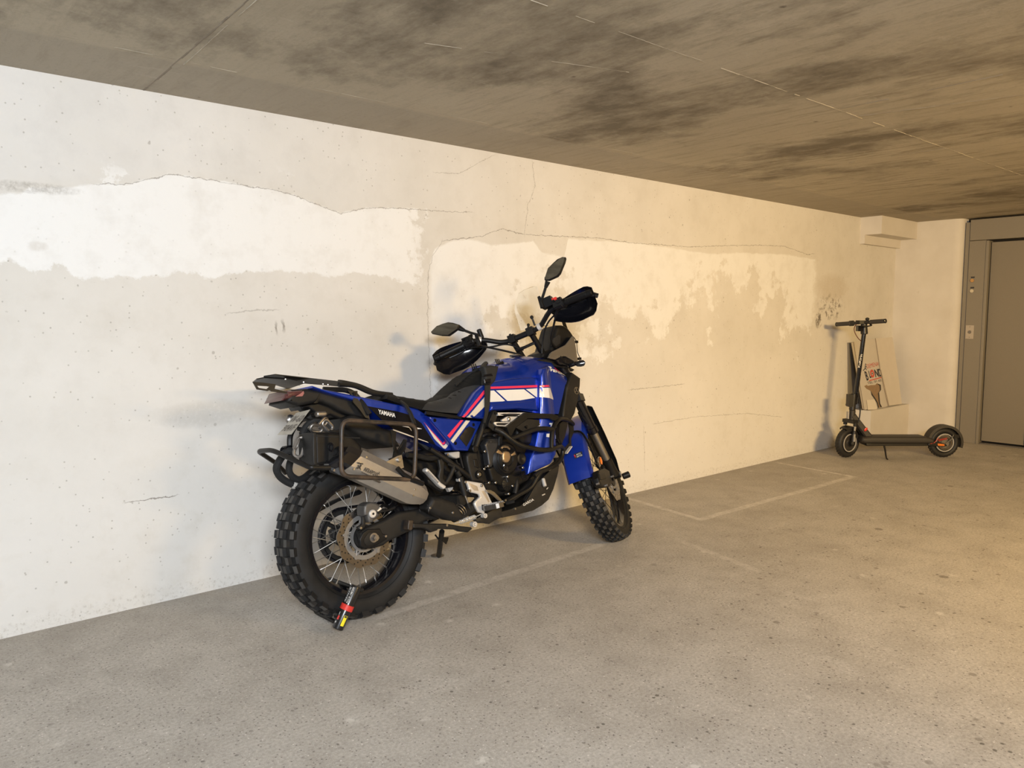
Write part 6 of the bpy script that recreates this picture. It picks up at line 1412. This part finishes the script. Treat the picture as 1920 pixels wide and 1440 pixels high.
# ------------------------------------------------------------ electric scooter in the far corner
SCM = Matrix.Translation((6.5682,-0.3244,0)) @ Matrix([[-0.757459,-0.652882,0.000000],[0.652882,-0.757459,0.000000],[0.000000,0.000000,1.000000]]).to_4x4()
scoot = tag(empty('electric_scooter', mat=SCM), 'black folding electric scooter parked by the cardboard in the far corner', 'scooter')
M_scblk = mat('scooter_black', (0.013, 0.012, 0.011), 0.4, 0, 0.15, 60)
M_scgrey = mat('scooter_deck_grey', (0.034, 0.030, 0.026), 0.55, 0, 0.2, 90)
M_sctyre = mat('scooter_tyre', (0.015, 0.014, 0.013), 0.6, 0, 0.2, 90, bump=0.2)
M_chrome = mat('chrome', (0.8, 0.79, 0.77), 0.15, 1.0, 0.03, 20)
def small_wheel(name, mtx, R, hw, hub_m, parent, label):
    rim_r = R*0.60
    w = MB().lathe([(-hw*0.7, 0.0), (-hw*0.72, rim_r*0.35), (-hw*0.55, rim_r*0.40), (-hw*0.55, rim_r*0.86), (-hw*0.8, rim_r*0.9), (-hw*0.8, rim_r), (0, rim_r*1.02), (hw*0.8, rim_r), (hw*0.8, rim_r*0.9), (hw*0.55, rim_r*0.86), (hw*0.55, rim_r*0.40), (hw*0.72, rim_r*0.35), (hw*0.7, 0)], n=40).build(name, hub_m, parent, 30, label)
    w.matrix_local = mtx
    prof = []
    for i in range(14):
        a = 2*PI*i/14; prof.append((hw*math.cos(a), (R+rim_r)/2 + (R-rim_r)/2*math.sin(a)))
    mb = MB().lathe(prof, n=56, closed=True)
    for i in range(30):
        q = 2*PI*i/30
        mb.cyl(((R-0.004)*math.cos(q), -hw*0.5, (R-0.004)*math.sin(q)), ((R-0.004)*math.cos(q+0.06), hw*0.5, (R-0.004)*math.sin(q+0.06)), 0.006, n=5)
    mb.build('tyre', M_sctyre, w)
    for s_ in (-1, 1):
        MB().lathe([(s_*hw*0.80, rim_r*0.90), (s_*hw*0.93, rim_r*0.92), (s_*hw*0.93, rim_r*1.0), (s_*hw*0.80, rim_r*1.02)], n=40, closed=True).build('rim_ring', M_resv, w, 32, 'pale ring round the hub')
    return w
SR = 0.132
ax0, ax1 = Vector((-0.0457,0,0.3533)), Vector((-0.1232,0,1.1082))
saxis = (ax1-ax0).normalized()
TURN = Matrix.Translation(ax0) @ Matrix.Rotation(math.radians(27), 4, saxis) @ Matrix.Translation(-ax0)
fc_ = Vector((-0.0055,0,0.1122)); fc_.z = SR
fw_un = TURN.inverted() @ fc_; fw_un.y = 0
fwm = TURN @ Matrix.Translation(fw_un); fwm.translation.z = SR
small_wheel('front_wheel', fwm, SR, 0.033, M_scgrey, scoot, 'front wheel with a hub motor, turned sideways')
rc_ = Vector((-0.8516,0,0.0964))
rwh = small_wheel('rear_wheel', Matrix.Translation((rc_.x, 0, SR)), SR, 0.033, M_dullsteel, scoot, 'spoked-look rear wheel with a brake disc')
MB().lathe([(0.034, 0.045), (0.037, 0.045), (0.037, 0.062), (0.034, 0.062)], n=36, closed=True).build('brake_disc', M_disc, rwh)
# deck and frame
dk = slab([(-0.1095,0.186),(-0.1914,0.1923),(-0.6635,0.1923),(-0.7261,0.1726),(-0.7331,0.1341),(-0.6665,0.1321),(-0.1322,0.1341),(-0.1027,0.1518)], 0.085, -0.085, 0.022, 0.010).build('deck', M_scgrey, scoot)
slab([(-0.1451,0.1324),(-0.6821,0.1324),(-0.678,0.1106),(-0.1532,0.1106)], 0.07, -0.07, 0.004, 0.03).build('battery_tray', M_scblk, dk)
nk = MB()
a, b = Vector((-0.0472,0,0.3689)), Vector((-0.2073,0,0.1595)); d = (b-a).normalized(); up = d.cross(Vector((0, 1, 0)))
nk.loft([[a + d*t*(b-a).length + Vector((0, s1*0.028*k, 0)) + up*s2*0.026*k for s1, s2 in ((-1,-.6),(-.6,-1),(.6,-1),(1,-.6),(1,.6),(.6,1),(-.6,1),(-1,.6))] for t, k in ((0, 1.0), (0.25, 1.0), (0.8, 1.15), (1.0, 1.3))])
nk.cyl((-0.041,0,0.3167), (-0.0463,0,0.4159), 0.026, n=18, bev=0.003)
neck = nk.build('frame_neck', M_scgrey, scoot)
q = (-0.1533,0.03,0.251); MB().ball((0, 0, 0), 1, 14, 8).xf(Matrix.Translation((q[0], 0.036, q[2])) @ Euler((0, math.radians(-40), 0)).to_matrix().to_4x4() @ Matrix.Diagonal((0.012, 0.004, 0.019, 1))).build('round_badge', M_bandred, neck, 32, 'small red badge')
q = (-0.0016,0.028,0.3726); MB().box((q[0]-0.004, -0.01, q[2]-0.03), (q[0]+0.004, 0.03, q[2]+0.03)).build('front_reflector', M_resv, neck)
# fork, crown, front mudguard (turned)
def T(p): return TURN @ Vector(p)
fkx = fw_un.x
crown = MB()
for s_ in (-1, 1):
    crown.cyl((fkx-0.02, s_*0.052, SR+0.185), (fkx-0.02, s_*0.052, SR+0.150), 0.017, n=14, bev=0.003)
crown.box((fkx-0.048, -0.058, SR+0.175), (fkx+0.012, 0.058, SR+0.203))
fork = crown.xf(TURN).build('fork_crown', M_scblk, scoot)
for s_ in (-1, 1):
    MB().cyl(T((fkx-0.02, s_*0.052, SR+0.155)), T((fkx-0.016, s_*0.052, SR+0.085)), 0.011, n=14).build('fork_tube', M_chrome, fork)
    MB().cyl(T((fkx-0.016, s_*0.052, SR+0.112)), T((fkx, s_*0.052, SR-0.01)), 0.017, 0.020, n=14, bev=0.003).cyl(T((fkx, s_*0.040, SR)), T((fkx, s_*0.066, SR)), 0.024, n=16, bev=0.003).build('fork_lower', M_scblk, fork)
    MB().box((fkx-0.006, s_*0.066-0.003, SR+0.02), (fkx+0.006, s_*0.070+0.003, SR+0.085)).xf(TURN).build('fork_reflector', M_resv, fork)
rings = []
for i in range(19):
    q = math.radians(62 + i*6.6); R_ = SR+0.014
    c = Vector((fkx, 0, SR))
    rings.append([T(c + Vector((r*math.cos(q), yy, r*math.sin(q)))) for yy, r in ((-0.036, R_-0.018), (-0.034, R_), (0.034, R_), (0.036, R_-0.018), (0.033, R_-0.018), (0.031, R_-0.003), (-0.031, R_-0.003), (-0.033, R_-0.018))])
MB().loft(rings).build('front_mudguard', M_scblk, fork, 40)
# stem with its folding joint, lettering, cable
st = MB().cyl((-0.0639,0,0.468), (-0.1203,0,1.1031), 0.0185, n=20)
stem = st.build('stem', M_gloss, scoot)
fj = MB().cyl((-0.0432,0,0.4159), (-0.0539,0,0.5616), 0.027, 0.024, n=16, bev=0.003)
j0 = Vector((-0.0343,0,0.5096)); fj.box((j0.x-0.005, -0.03, j0.z-0.06), (j0.x+0.035, 0.03, j0.z+0.045))
fj.cyl((j0.x+0.02, -0.036, j0.z-0.05), (j0.x+0.02, 0.036, j0.z-0.05), 0.016, n=14)
fj.build('folding_joint', M_scblk, stem)
MB().tube([(-0.0699,0.03,0.5751),(-0.0943,0.03,0.4819),(-0.1008,0.03,0.3989),(-0.0908,0.03,0.3157)], 0.006, n=8, rad=0.03).build('fold_lever', M_scblk, stem)
t0, t1 = Vector((-0.0943,0.0225,0.789)), Vector((-0.1121,0.0225,0.9041)); ux = (t1-t0).normalized(); vy = ux.cross(Vector((0, 1, 0))) 
if vy.x > 0: vy = -vy
vy = Vector((0, 1, 0)).cross(ux) * -1
lettering('lettering', 'KuKirin', t0 + Vector((0.008, -0.0025, 0)), ux, Vector((ux.z, 0, -ux.x)) if False else Vector((1, 0, 0)) - ux*ux.x, M_white, stem, width=(t1-t0).length, height=0.020, bold=0.015)
hd = MB()
h0, h1 = Vector((0.0462,-0.18,1.1601)), Vector((-0.2138,0.18,1.1936)); hd_d = (h1-h0).normalized(); hm = (h0+h1)/2
hd.cyl(h0 + hd_d*0.10, h1 - hd_d*0.10, 0.0135, n=14)
hd.cyl((-0.1214,0,1.0775), (-0.1153,0,1.1747), 0.030, 0.026, n=18, bev=0.005)
c = Vector((-0.1102,0,1.1747))
hd.box(c + Vector((-0.045, -0.04, -0.008)), c + Vector((0.05, 0.04, 0.022)))
hbar = hd.build('handlebar', M_scblk, scoot)
for p, sgn in ((h0, 1), (h1, -1)):
    MB().cyl(p, p + hd_d*sgn*0.135, 0.0185, n=16, bev=0.003).build('grip', M_scgrey, hbar)
    MB().cyl(p - hd_d*sgn*0.004, p + hd_d*sgn*0.012, 0.0195, n=16, bev=0.003).build('grip_end', M_gloss, hbar)
c = Vector((-0.0431,-0.08,1.1707)); MB().cyl(c - hd_d*0.02, c + hd_d*0.02, 0.024, n=14, bev=0.003).build('throttle', M_scblk, hbar)
c = Vector((-0.1195,0.05,1.2087)); MB().ball(c, 0.017, 12, 8, (1, 1, 0.8)).cyl(c, c - Vector((0, 0, 0.03)), 0.007, n=8).build('bell', M_scblk, hbar)
MB().tube([(-0.1391,0.06,1.1652),(-0.1411,0.1,1.1557),(-0.0819,0.12,1.1459),(-0.0512,0.12,1.156)], 0.006, n=8, rad=0.02).build('brake_lever', M_scblk, hbar)
c = Vector((-0.0918,0,1.1236)); MB().box(c + Vector((-0.01, -0.025, -0.02)), c + Vector((0.035, 0.025, 0.03))).build('head_lamp', M_gloss, hbar)
M_cable = mat('dark_red_cable', (0.10, 0.02, 0.012), 0.5)
MB().tube([(-0.0775,-0.03,1.1743),(-0.0393,0,1.1542),(-0.0206,0.02,1.1168),(-0.0388,0.02,1.0729),(-0.0658,0.02,1.0371),(-0.0905,0.01,1.0204)], 0.0035, n=7, rad=0.04).build('brake_cable', M_cable, hbar)
# rear mudguard with lamp, red cable coil, arm with an amber reflector
rings = []
for i in range(17):
    q = math.radians(158 - i*10.3) if False else math.radians(-28 + 0)
    a = math.radians(18 + i*11.2)     # from the front (towards the deck) over the top to the back
    c = Vector((rc_.x, 0, SR)); R_ = SR + 0.024
    rings.append([c + Vector((r*math.cos(a), yy, r*math.sin(a))) for yy, r in ((-0.044, R_-0.022), (-0.042, R_), (0.042, R_), (0.044, R_-0.022), (0.041, R_-0.022), (0.039, R_-0.003), (-0.039, R_-0.003), (-0.041, R_-0.022))])
mg = MB().loft(rings).build('rear_mudguard', M_scgrey, scoot, 40)
q = (-0.9611,0,0.191); MB().box((q[0]-0.012, -0.035, q[2]-0.014), (q[0]+0.035, 0.035, q[2]+0.014)).build('tail_lamp', M_scblk, mg)
MB().cyl((-0.7665,0,0.2402), (-0.7777,0,0.2224), 0.010, n=8).build('mudguard_hook', M_scblk, mg)
MB().tube([(-0.8578,0.05,0.1364),(-0.8945,0.055,0.1685),(-0.911,0.05,0.2041)], 0.005, n=6).build('mudguard_stay', M_scblk, mg)
am = slab([(-0.702,0.1572),(-0.7644,0.1468),(-0.848,0.1259),(-0.8594,0.105),(-0.7665,0.105),(-0.6888,0.1103)], 0.058, 0.044, 0.005, 0.01).build('rear_arm', M_scblk, scoot)
slab([( -1, -1)] and [(-0.702,0.1572),(-0.7644,0.1468),(-0.848,0.1259),(-0.8594,0.105),(-0.7665,0.105),(-0.6888,0.1103)], -0.044, -0.058, 0.005, 0.02).build('rear_arm', M_scblk, scoot)
slab([(-0.7721,0.1307),(-0.8301,0.1245),(-0.8329,0.1089),(-0.7762,0.1109)], 0.0615, 0.055, 0.002, 0.01).build('side_reflector', M_orange, am)
cl_ = MB()
hx = [Vector((-0.7765,0.055,0.158)).lerp(Vector((-0.8531,0.055,0.1737)), i/60) + Vector((0, 0.006*math.cos(i*0.9), 0.007*math.sin(i*0.9))) for i in range(61)]
cl_.tube(hx, 0.0018, n=6).tube([(-0.7083,0.06,0.1276),(-0.7439,0.06,0.138),(-0.7643,0.058,0.1637),(-0.7804,0.055,0.1841)], 0.0022, n=6)
cl_.build('red_cable', M_bandred, am)
MB().tube([(-0.3121,0.05,0.1103),(-0.3121,0.07,0.0773),(-0.3056,0.1,0.0359),(-0.3041,0.118,0.0102),(-0.3109,0.13,0.0021)], [0.008, 0.0075, 0.007, 0.0065, 0.006], n=8).build('kickstand', M_scblk, scoot)

# ------------------------------------------------------------ flattened cardboard on the ledge
M_card = mat('white_cardboard', (0.60, 0.55, 0.48), 0.75, 0, 0.05, 12, bump=0.05)
M_card2 = mat('white_cardboard_front', (0.66, 0.60, 0.52), 0.75, 0, 0.05, 12, bump=0.05)
M_kraft = mat('torn_kraft_board', (0.30, 0.20, 0.115), 0.85, 0, 0.15, 40)
M_fl = mat('corrugated_edge', (0.33, 0.27, 0.20), 0.85, 0, 0.3, 90)
M_greyb = mat('grey_board', (0.20, 0.185, 0.165), 0.8, 0, 0.1, 10)
BN = Vector((0, -1, 0.16)).normalized()
def sheet(name, pts, th, m, label, cat, group=None):
    a = [Vector(p) for p in pts]; n = len(a); b = [p - BN*th for p in a]
    me = mesh(name, a + b, [tuple(range(n)), tuple(range(2*n-1, n-1, -1))] + [(i, (i+1) % n, (i+1) % n+n, i+n) for i in range(n)])
    me.materials.append(m); me.materials.append(M_fl)
    for p in me.polygons:
        if abs(p.normal.dot(BN)) < 0.5: p.material_index = 1
    o = link(name, me, None, None, 0)
    return tag(o, label, cat, group)
G_ = 'flattened moving boxes on the ledge'
backb = slab([(7.1919,0.9812),(7.4358,0.9788),(7.5532,0.3713),(7.2534,0.3942)], -0.016, -0.003, 0.0, 0.3).build('grey_board', M_greyb, None, 0)
tag(backb, 'grey board standing upright against the wall behind the white cardboard', 'board')
sheet('flattened_box', [(7.1795,-0.0487,0.9812),(7.3637,-0.0473,0.9903),(7.6907,-0.0457,1.0004),(7.7548,-0.1526,0.3322),(7.2964,-0.1506,0.3444),(7.2499,-0.1489,0.3549),(7.211,-0.0896,0.7257)], 0.006, M_card, 'plain flattened cardboard box, rear of the stack, only its left edge showing', 'cardboard box', G_)
sheetA = sheet('flattened_box', [(7.2106,-0.0575,0.9896),(7.6709,-0.054,1.0115),(7.7876,-0.1611,0.3423),(7.6287,-0.161,0.343),(7.2624,-0.1605,0.3459),(7.2563,-0.1536,0.3888),(7.2279,-0.1105,0.6585)], 0.007, M_card, 'flattened white moving box with red and dark print and a torn brown hole', 'cardboard box', G_)
sheetB = sheet('flattened_box', [(7.6541,-0.0637,1.0144),(8.0301,-0.0632,1.0176),(8.0608,-0.118,0.6751),(8.0637,-0.1662,0.3733),(8.0717,-0.1713,0.3416),(7.7597,-0.1705,0.3465),(7.7356,-0.1565,0.4344),(7.6763,-0.1132,0.705)], 0.008, M_card2, 'plain white cardboard flap in front of the printed box, at its right', 'cardboard box', G_)
def on_sheet(name, pts, m, parent, lift=0.0008, label=None):
    a = [Vector(p) + BN*lift for p in pts]; n = len(a); b = [p + BN*0.0008 for p in a]
    return MB().add(a + b, [tuple(range(n)), tuple(range(2*n-1, n-1, -1))] + [(i, (i+1) % n, (i+1) % n+n, i+n) for i in range(n)]).build(name, m, parent, 0, label)
M_pink = mat('faded_red_print', (0.60, 0.10, 0.06), 0.6); M_navy = mat('dark_blue_print', (0.020, 0.022, 0.035), 0.6)
t0, t1, t2 = Vector([(7.4149,-0.1009,0.7281)][0]), Vector([(7.7182,-0.0975,0.7492)][0]), Vector([(7.4053,-0.0944,0.7683)][0])
lettering('lettering', 'DEMENAG', t0, t1-t0, t2-t0, M_pink, sheetA, width=(t1-t0).length*0.98, height=(t2-t0).length, bold=-0.005)
for ch, a, b, c in (('B', '473,692', '492,689', '453,614'), ('L', '492,680', '510,676', '474,610'), ('N', '548,665', '578,660', '535,600'), ('D', '580,660', '608,656', '565,596')):
    pass
def glyph(ch, a, b, c, m, bold=0.03):
    lettering('lettering', ch, a, b-a, c-a, m, sheetA, width=(b-a).length, height=(c-a).length, bold=bold)
V_ = lambda p: Vector(p[0])
glyph('B', V_([(7.3754,-0.119,0.6146)]), V_([(7.4259,-0.1187,0.6163)]), V_([(7.344,-0.1047,0.7043)]), M_navy)
glyph('L', V_([(7.446,-0.1157,0.6357)]), V_([(7.4821,-0.1152,0.6383)]), V_([(7.4291,-0.1044,0.7059)]), M_navy)
glyph('N', V_([(7.5683,-0.1156,0.636)]), V_([(7.6442,-0.1151,0.6389)]), V_([(7.5551,-0.1034,0.7125)]), M_navy)
glyph('D', V_([(7.6517,-0.1154,0.6374)]), V_([(7.7264,-0.1147,0.6416)]), V_([(7.6354,-0.1032,0.7134)]), M_navy)
oc = V_([(7.5072,-0.1092,0.6759)]); ou = (V_([(7.5512,-0.1088,0.6783)])-oc); ov = (V_([(7.5022,-0.103,0.715)])-oc)
def ell(k0, k1, m, name):
    n = 28; mb = MB(); v = []; f = []
    for i in range(n):
        q = 2*PI*i/n
        for k in ((k0, k1) if k0 > 0 else (0.001, k1)): v.append(oc + ou*math.cos(q)*k + ov*math.sin(q)*k)
    for i in range(n):
        j = (i+1) % n; f.append((i*2, i*2+1, j*2+1, j*2))
    return mb.add(v, f).build(name, m, sheetA, 0)
ell(0.42, 1.0, M_pink, 'print_ring'); ell(0.0, 0.2, M_navy, 'print_dot')
on_sheet('print_bar', [(7.4242,-0.1172,0.6163),(7.7338,-0.114,0.6365),(7.7365,-0.1155,0.627),(7.4268,-0.1187,0.6071)], M_pink, sheetA)
t0, t1, t2 = V_([(7.3864,-0.1246,0.5801)]), V_([(7.7343,-0.1226,0.5922)]), V_([(7.3799,-0.1209,0.6031)])
lettering('lettering', 'TEL: 01.43.4', t0, t1-t0, t2-t0, M_navy, sheetA, width=(t1-t0).length, height=(t2-t0).length, bold=0.0)
# little running figure of the print
rn = MB()
def stroke(a, b, w):
    a, b = Vector(a), Vector(b); d = (b-a).normalized(); n = d.cross(BN)*w
    rn.add([a-n, a+n, b+n, b-n], [(0,1,2,3)])
R_ = [(7.3866,-0.0952,0.7634),(7.3757,-0.0973,0.7503),(7.3681,-0.1005,0.7303),(7.394,-0.1014,0.7246),(7.396,-0.1033,0.7131),(7.3486,-0.1018,0.7221),(7.3241,-0.1033,0.7131),(7.3986,-0.0986,0.7425),(7.4058,-0.0972,0.7512)]
stroke(R_[0], R_[2], 0.0065); stroke(R_[2], R_[3], 0.004); stroke(R_[3], R_[4], 0.004); stroke(R_[2], R_[5], 0.004); stroke(R_[5], R_[6], 0.004); stroke(R_[1], R_[7], 0.003); stroke(R_[7], R_[8], 0.003)
c = Vector([(7.3911,-0.094,0.7711)][0]); u1, u2 = Vector((1, 0, 0)), BN.cross(Vector((1, 0, 0)))
rn.add([c + (u1*math.cos(q*PI/5) + u2*math.sin(q*PI/5))*0.008 for q in range(10)], [tuple(range(10))])
tag(rn.build('print_figure', M_navy, sheetA, 0), kind='stuff')
on_sheet('torn_hole', [(7.3118,-0.1252,0.5664),(7.3585,-0.1239,0.5748),(7.3856,-0.1256,0.5642),(7.4442,-0.125,0.5675),(7.545,-0.1256,0.5638),(7.577,-0.1234,0.5779),(7.6359,-0.1254,0.5653),(7.6598,-0.1267,0.5569),(7.6522,-0.1344,0.5088),(7.6051,-0.1376,0.4887),(7.5988,-0.1477,0.4258),(7.602,-0.1551,0.3796),(7.629,-0.1608,0.3441),(7.5636,-0.1611,0.3423),(7.5527,-0.1536,0.389),(7.5111,-0.1462,0.4355),(7.4592,-0.139,0.4801),(7.4302,-0.1336,0.5138),(7.3493,-0.1296,0.5393)], M_kraft, sheetA, 0.0008, 'torn brown hole')
on_sheet('tear_edge', [(7.577,-0.1234,0.5779),(7.6598,-0.1267,0.5569),(7.6522,-0.1344,0.5088),(7.6051,-0.1376,0.4887),(7.5969,-0.1551,0.3799),(7.629,-0.1608,0.3441),(7.5975,-0.1609,0.3431),(7.5718,-0.1546,0.383),(7.5766,-0.1392,0.4791),(7.6259,-0.1345,0.5081),(7.632,-0.1278,0.5505)], M_etch, sheetA, 0.0018)
on_sheet('tear_edge', [(7.4302,-0.1336,0.5138),(7.4592,-0.139,0.4801),(7.5111,-0.1462,0.4355),(7.5527,-0.1536,0.389),(7.5636,-0.1611,0.3423),(7.5405,-0.161,0.343),(7.5275,-0.1533,0.3909),(7.4874,-0.1466,0.4326),(7.4376,-0.1399,0.4747)], M_etch, sheetA, 0.0018)
M_paper = mat('tag_paper', (0.76, 0.70, 0.60), 0.7, 0, 0.04, 12)
tagp = sheet('paper_tag', [(7.3159,-0.1515,0.434),(7.4852,-0.1523,0.4286),(7.5161,-0.1677,0.3328),(7.3217,-0.1663,0.3416)], 0.0015, M_paper, 'small pale paper tag stuck at the foot of the printed box', 'paper tag')
for k in range(4):
    pass
on_sheet('cardboard_crease', [(7.6751,-0.1137,0.7051),(7.6829,-0.1137,0.7047),(7.7697,-0.1708,0.3481),(7.7589,-0.1708,0.3477)], M_fl, sheetB, 0.0)

# ------------------------------------------------------------ locks
ub, ut = Vector((1.3771,-0.8157,0.026)), BIKE @ Vector((-0.0853,-0.125,0.1586))
ax = (ut-ub).normalized(); Lk = (ut-ub).length
ul = tag(empty('u_lock', ub), 'black U-shaped lock with a red band and yellow label through the rear wheel', 'lock')
def ring_at(t, r, n=28):
    c = ax*t*Lk; a = ax.orthogonal().normalized(); b = ax.cross(a)
    return [c + (a*math.cos(2*PI*i/n) + b*math.sin(2*PI*i/n))*r for i in range(n)]
rr = 0.0225
M_lock = mat('lock_black', (0.010, 0.010, 0.011), 0.3, 0, 0.15, 50, coat=0.3)
body = MB().loft([ring_at(0.0, rr*0.88), ring_at(0.02, rr), ring_at(0.97, rr), ring_at(1.0, rr*0.86)]).build('lock_body', M_lock, ul)
MB().loft([ring_at(0.435, rr*1.02), ring_at(0.44, rr*1.16), ring_at(0.56, rr*1.16), ring_at(0.565, rr*1.02)]).build('red_band', M_bandred, ul, 32, 'red band')
view = (cam.matrix_world.translation - (ub+ut)/2); view = (view - ax*view.dot(ax)).normalized(); sidev = ax.cross(view)
def lock_patch(name, t0, t1, a0, a1, m, lift=0.0006):
    mb = MB(); n = 8; v = []; f = []
    for i in range(n+1):
        q = a0 + (a1-a0)*i/n
        for t in (t0, t1): v.append(ax*t*Lk + (view*math.cos(q) + sidev*math.sin(q))*(rr+lift))
    for i in range(n): f.append((i*2, i*2+1, i*2+3, i*2+2))
    return mb.add(v, f).build(name, m, body, 40)
lock_patch('yellow_label', 0.10, 0.335, math.radians(12), math.radians(48), M_yellow)
lock_patch('label_sign', 0.29, 0.33, math.radians(16), math.radians(42), M_ink, 0.001)
lock_patch('print_mark', 0.20, 0.29, math.radians(-52), math.radians(-30), M_bandred)
lock_patch('print_mark', 0.12, 0.16, math.radians(-56), math.radians(-44), M_white)
lock_patch('print_mark', 0.30, 0.37, math.radians(-50), math.radians(-44), M_white)
def lock_text(txt, t0, t1, ang, h):
    me = text_mesh(txt, 0.01)
    xs = [v.co.x for v in me.vertices]; ys = [v.co.y for v in me.vertices]
    for v in me.vertices:
        t = t0 + (t1-t0)*(v.co.x-min(xs))/(max(xs)-min(xs)); q = ang - h*(v.co.y-min(ys))/(max(ys)-min(ys))/rr
        v.co = ax*t*Lk + (view*math.cos(q) + sidev*math.sin(q))*(rr+0.0008)
    me.materials.clear(); me.materials.append(M_white); link('lettering', me, M_white, body, 0)
lock_text('/SEALUE', 0.60, 0.94, math.radians(-38), 0.0075)
lock_text('FCCX 148/250', 0.60, 0.96, math.radians(-8), 0.0075)
i_ = lambda p: Vector(p) - ub
arm_top = BIKE @ Vector((-0.075,-0.118,0.1402)); far_top = BIKE @ Vector((-0.0794,0.115,0.1667)); far_bot = Vector((1.4076,-0.5512,0.012)); near_bot = Vector((1.4167,-0.7209,0.014))
MB().tube([i_(arm_top), i_(far_top), i_(far_bot), i_(near_bot)], 0.0088, n=12, rad=0.03).build('shackle', M_tubeblk, ul)
q = BIKE @ Vector((-0.0543,-0.118,0.1353)); MB().cyl(i_(arm_top), i_(q), 0.0085, n=12, bev=0.002).build('shackle_end', M_dusty, ul)
# heavy chain in a black sleeve, hanging behind the number plate
def BK(pts): return [BIKE @ Vector(p) for p in pts]
chp = BK([(-0.2352,-0.02,0.7102),(-0.262,-0.01,0.7225),(-0.2934,0,0.6893),(-0.3094,0.01,0.6567),(-0.2952,0.02,0.6265),(-0.2651,0.03,0.6004),(-0.2293,0.03,0.5798)])
org = chp[0].copy()
chain = tag(empty('chain_lock', org), 'black sleeved lock chain with bare steel links slung around the tail', 'lock')
loc = lambda pts: [p - org for p in pts]
M_sleeve = mat('chain_sleeve', (0.010, 0.010, 0.010), 0.85, 0, 0.4, 120, bump=0.5)
sl_ = MB().tube(loc(chp), 0.0145, n=10, rad=0.04)
sl_.tube(loc(BK([(-0.2485,-0.03,0.6983),(-0.2626,-0.02,0.674),(-0.2659,-0.01,0.6418),(-0.2518,0,0.6181),(-0.2205,0.01,0.5984),(-0.1884,0.02,0.6029),(-0.1567,0.02,0.6234),(-0.1293,0.02,0.6243)])), 0.0135, n=10, rad=0.04)
sl_.tube(loc(BK([(-0.2186,-0.06,0.7766),(-0.2046,-0.06,0.7999),(-0.1885,-0.07,0.8189),(-0.1716,-0.08,0.8273),(-0.1502,-0.08,0.8272),(-0.1396,-0.08,0.8174)])), 0.014, n=10, rad=0.03)
sl_.build('sleeve', M_sleeve, chain)
def chain_link(c, u, n, a=0.024, b=0.013, r=0.0062):
    c, u, n = Vector(c), Vector(u).normalized(), Vector(n).normalized(); w = n.cross(u).normalized()
    pts = []
    for i in range(20):
        q = 2*PI*i/20; s_ = 1 if math.cos(q) > 0 else -1
        pts.append(c + u*(s_*(a-b) + b*math.cos(q)) + w*b*math.sin(q))
    MB().tube(loc(pts), r, n=8, closed=True).build('chain_link', M_dullsteel, chain)
R3 = BIKE.to_3x3()
chain_link(BIKE @ Vector((-0.1449,-0.1,0.813)), R3 @ Vector((0.75, 0, 0.66)), R3 @ Vector((-0.3, 0.9, 0.2)))
chain_link(BIKE @ Vector((-0.1786,-0.105,0.7947)), R3 @ Vector((0.9, 0, -0.2)), R3 @ Vector((0, 1, 0.35)))
chain_link(BIKE @ Vector((-0.1265,-0.1,0.8024)), R3 @ Vector((0.6, 0, -0.7)), R3 @ Vector((0, 1, 0.2)))
chain_link(BIKE @ Vector((-0.1792,-0.08,0.8104)), R3 @ Vector((0.8, 0.4, 0.3)), R3 @ Vector((0, 0.6, 1)))
chain_link(BIKE @ Vector((-0.255,-0.1,0.7299)), R3 @ Vector((0.35, 0, 0.9)), R3 @ Vector((0.3, 1, 0)), 0.038, 0.016)
chain_link(BIKE @ Vector((-0.2592,-0.09,0.748)), R3 @ Vector((0.5, 0.3, 0.8)), R3 @ Vector((1, 0, -0.4)), 0.026, 0.013)
MB().ball(Vector(chp[-1]) - org, 0.017, 10, 7).build('chain_end', M_resv, chain)
lb = MB(); q = BIKE @ Vector((-0.2576,0,0.718)) - org
lb.xf(Matrix.Identity(4)); lb.cyl(q + Vector((-0.02, 0, 0)), q + Vector((0.02, 0.01, 0.0)), 0.022, n=14, bev=0.004).build('lock_barrel', M_gloss, chain)
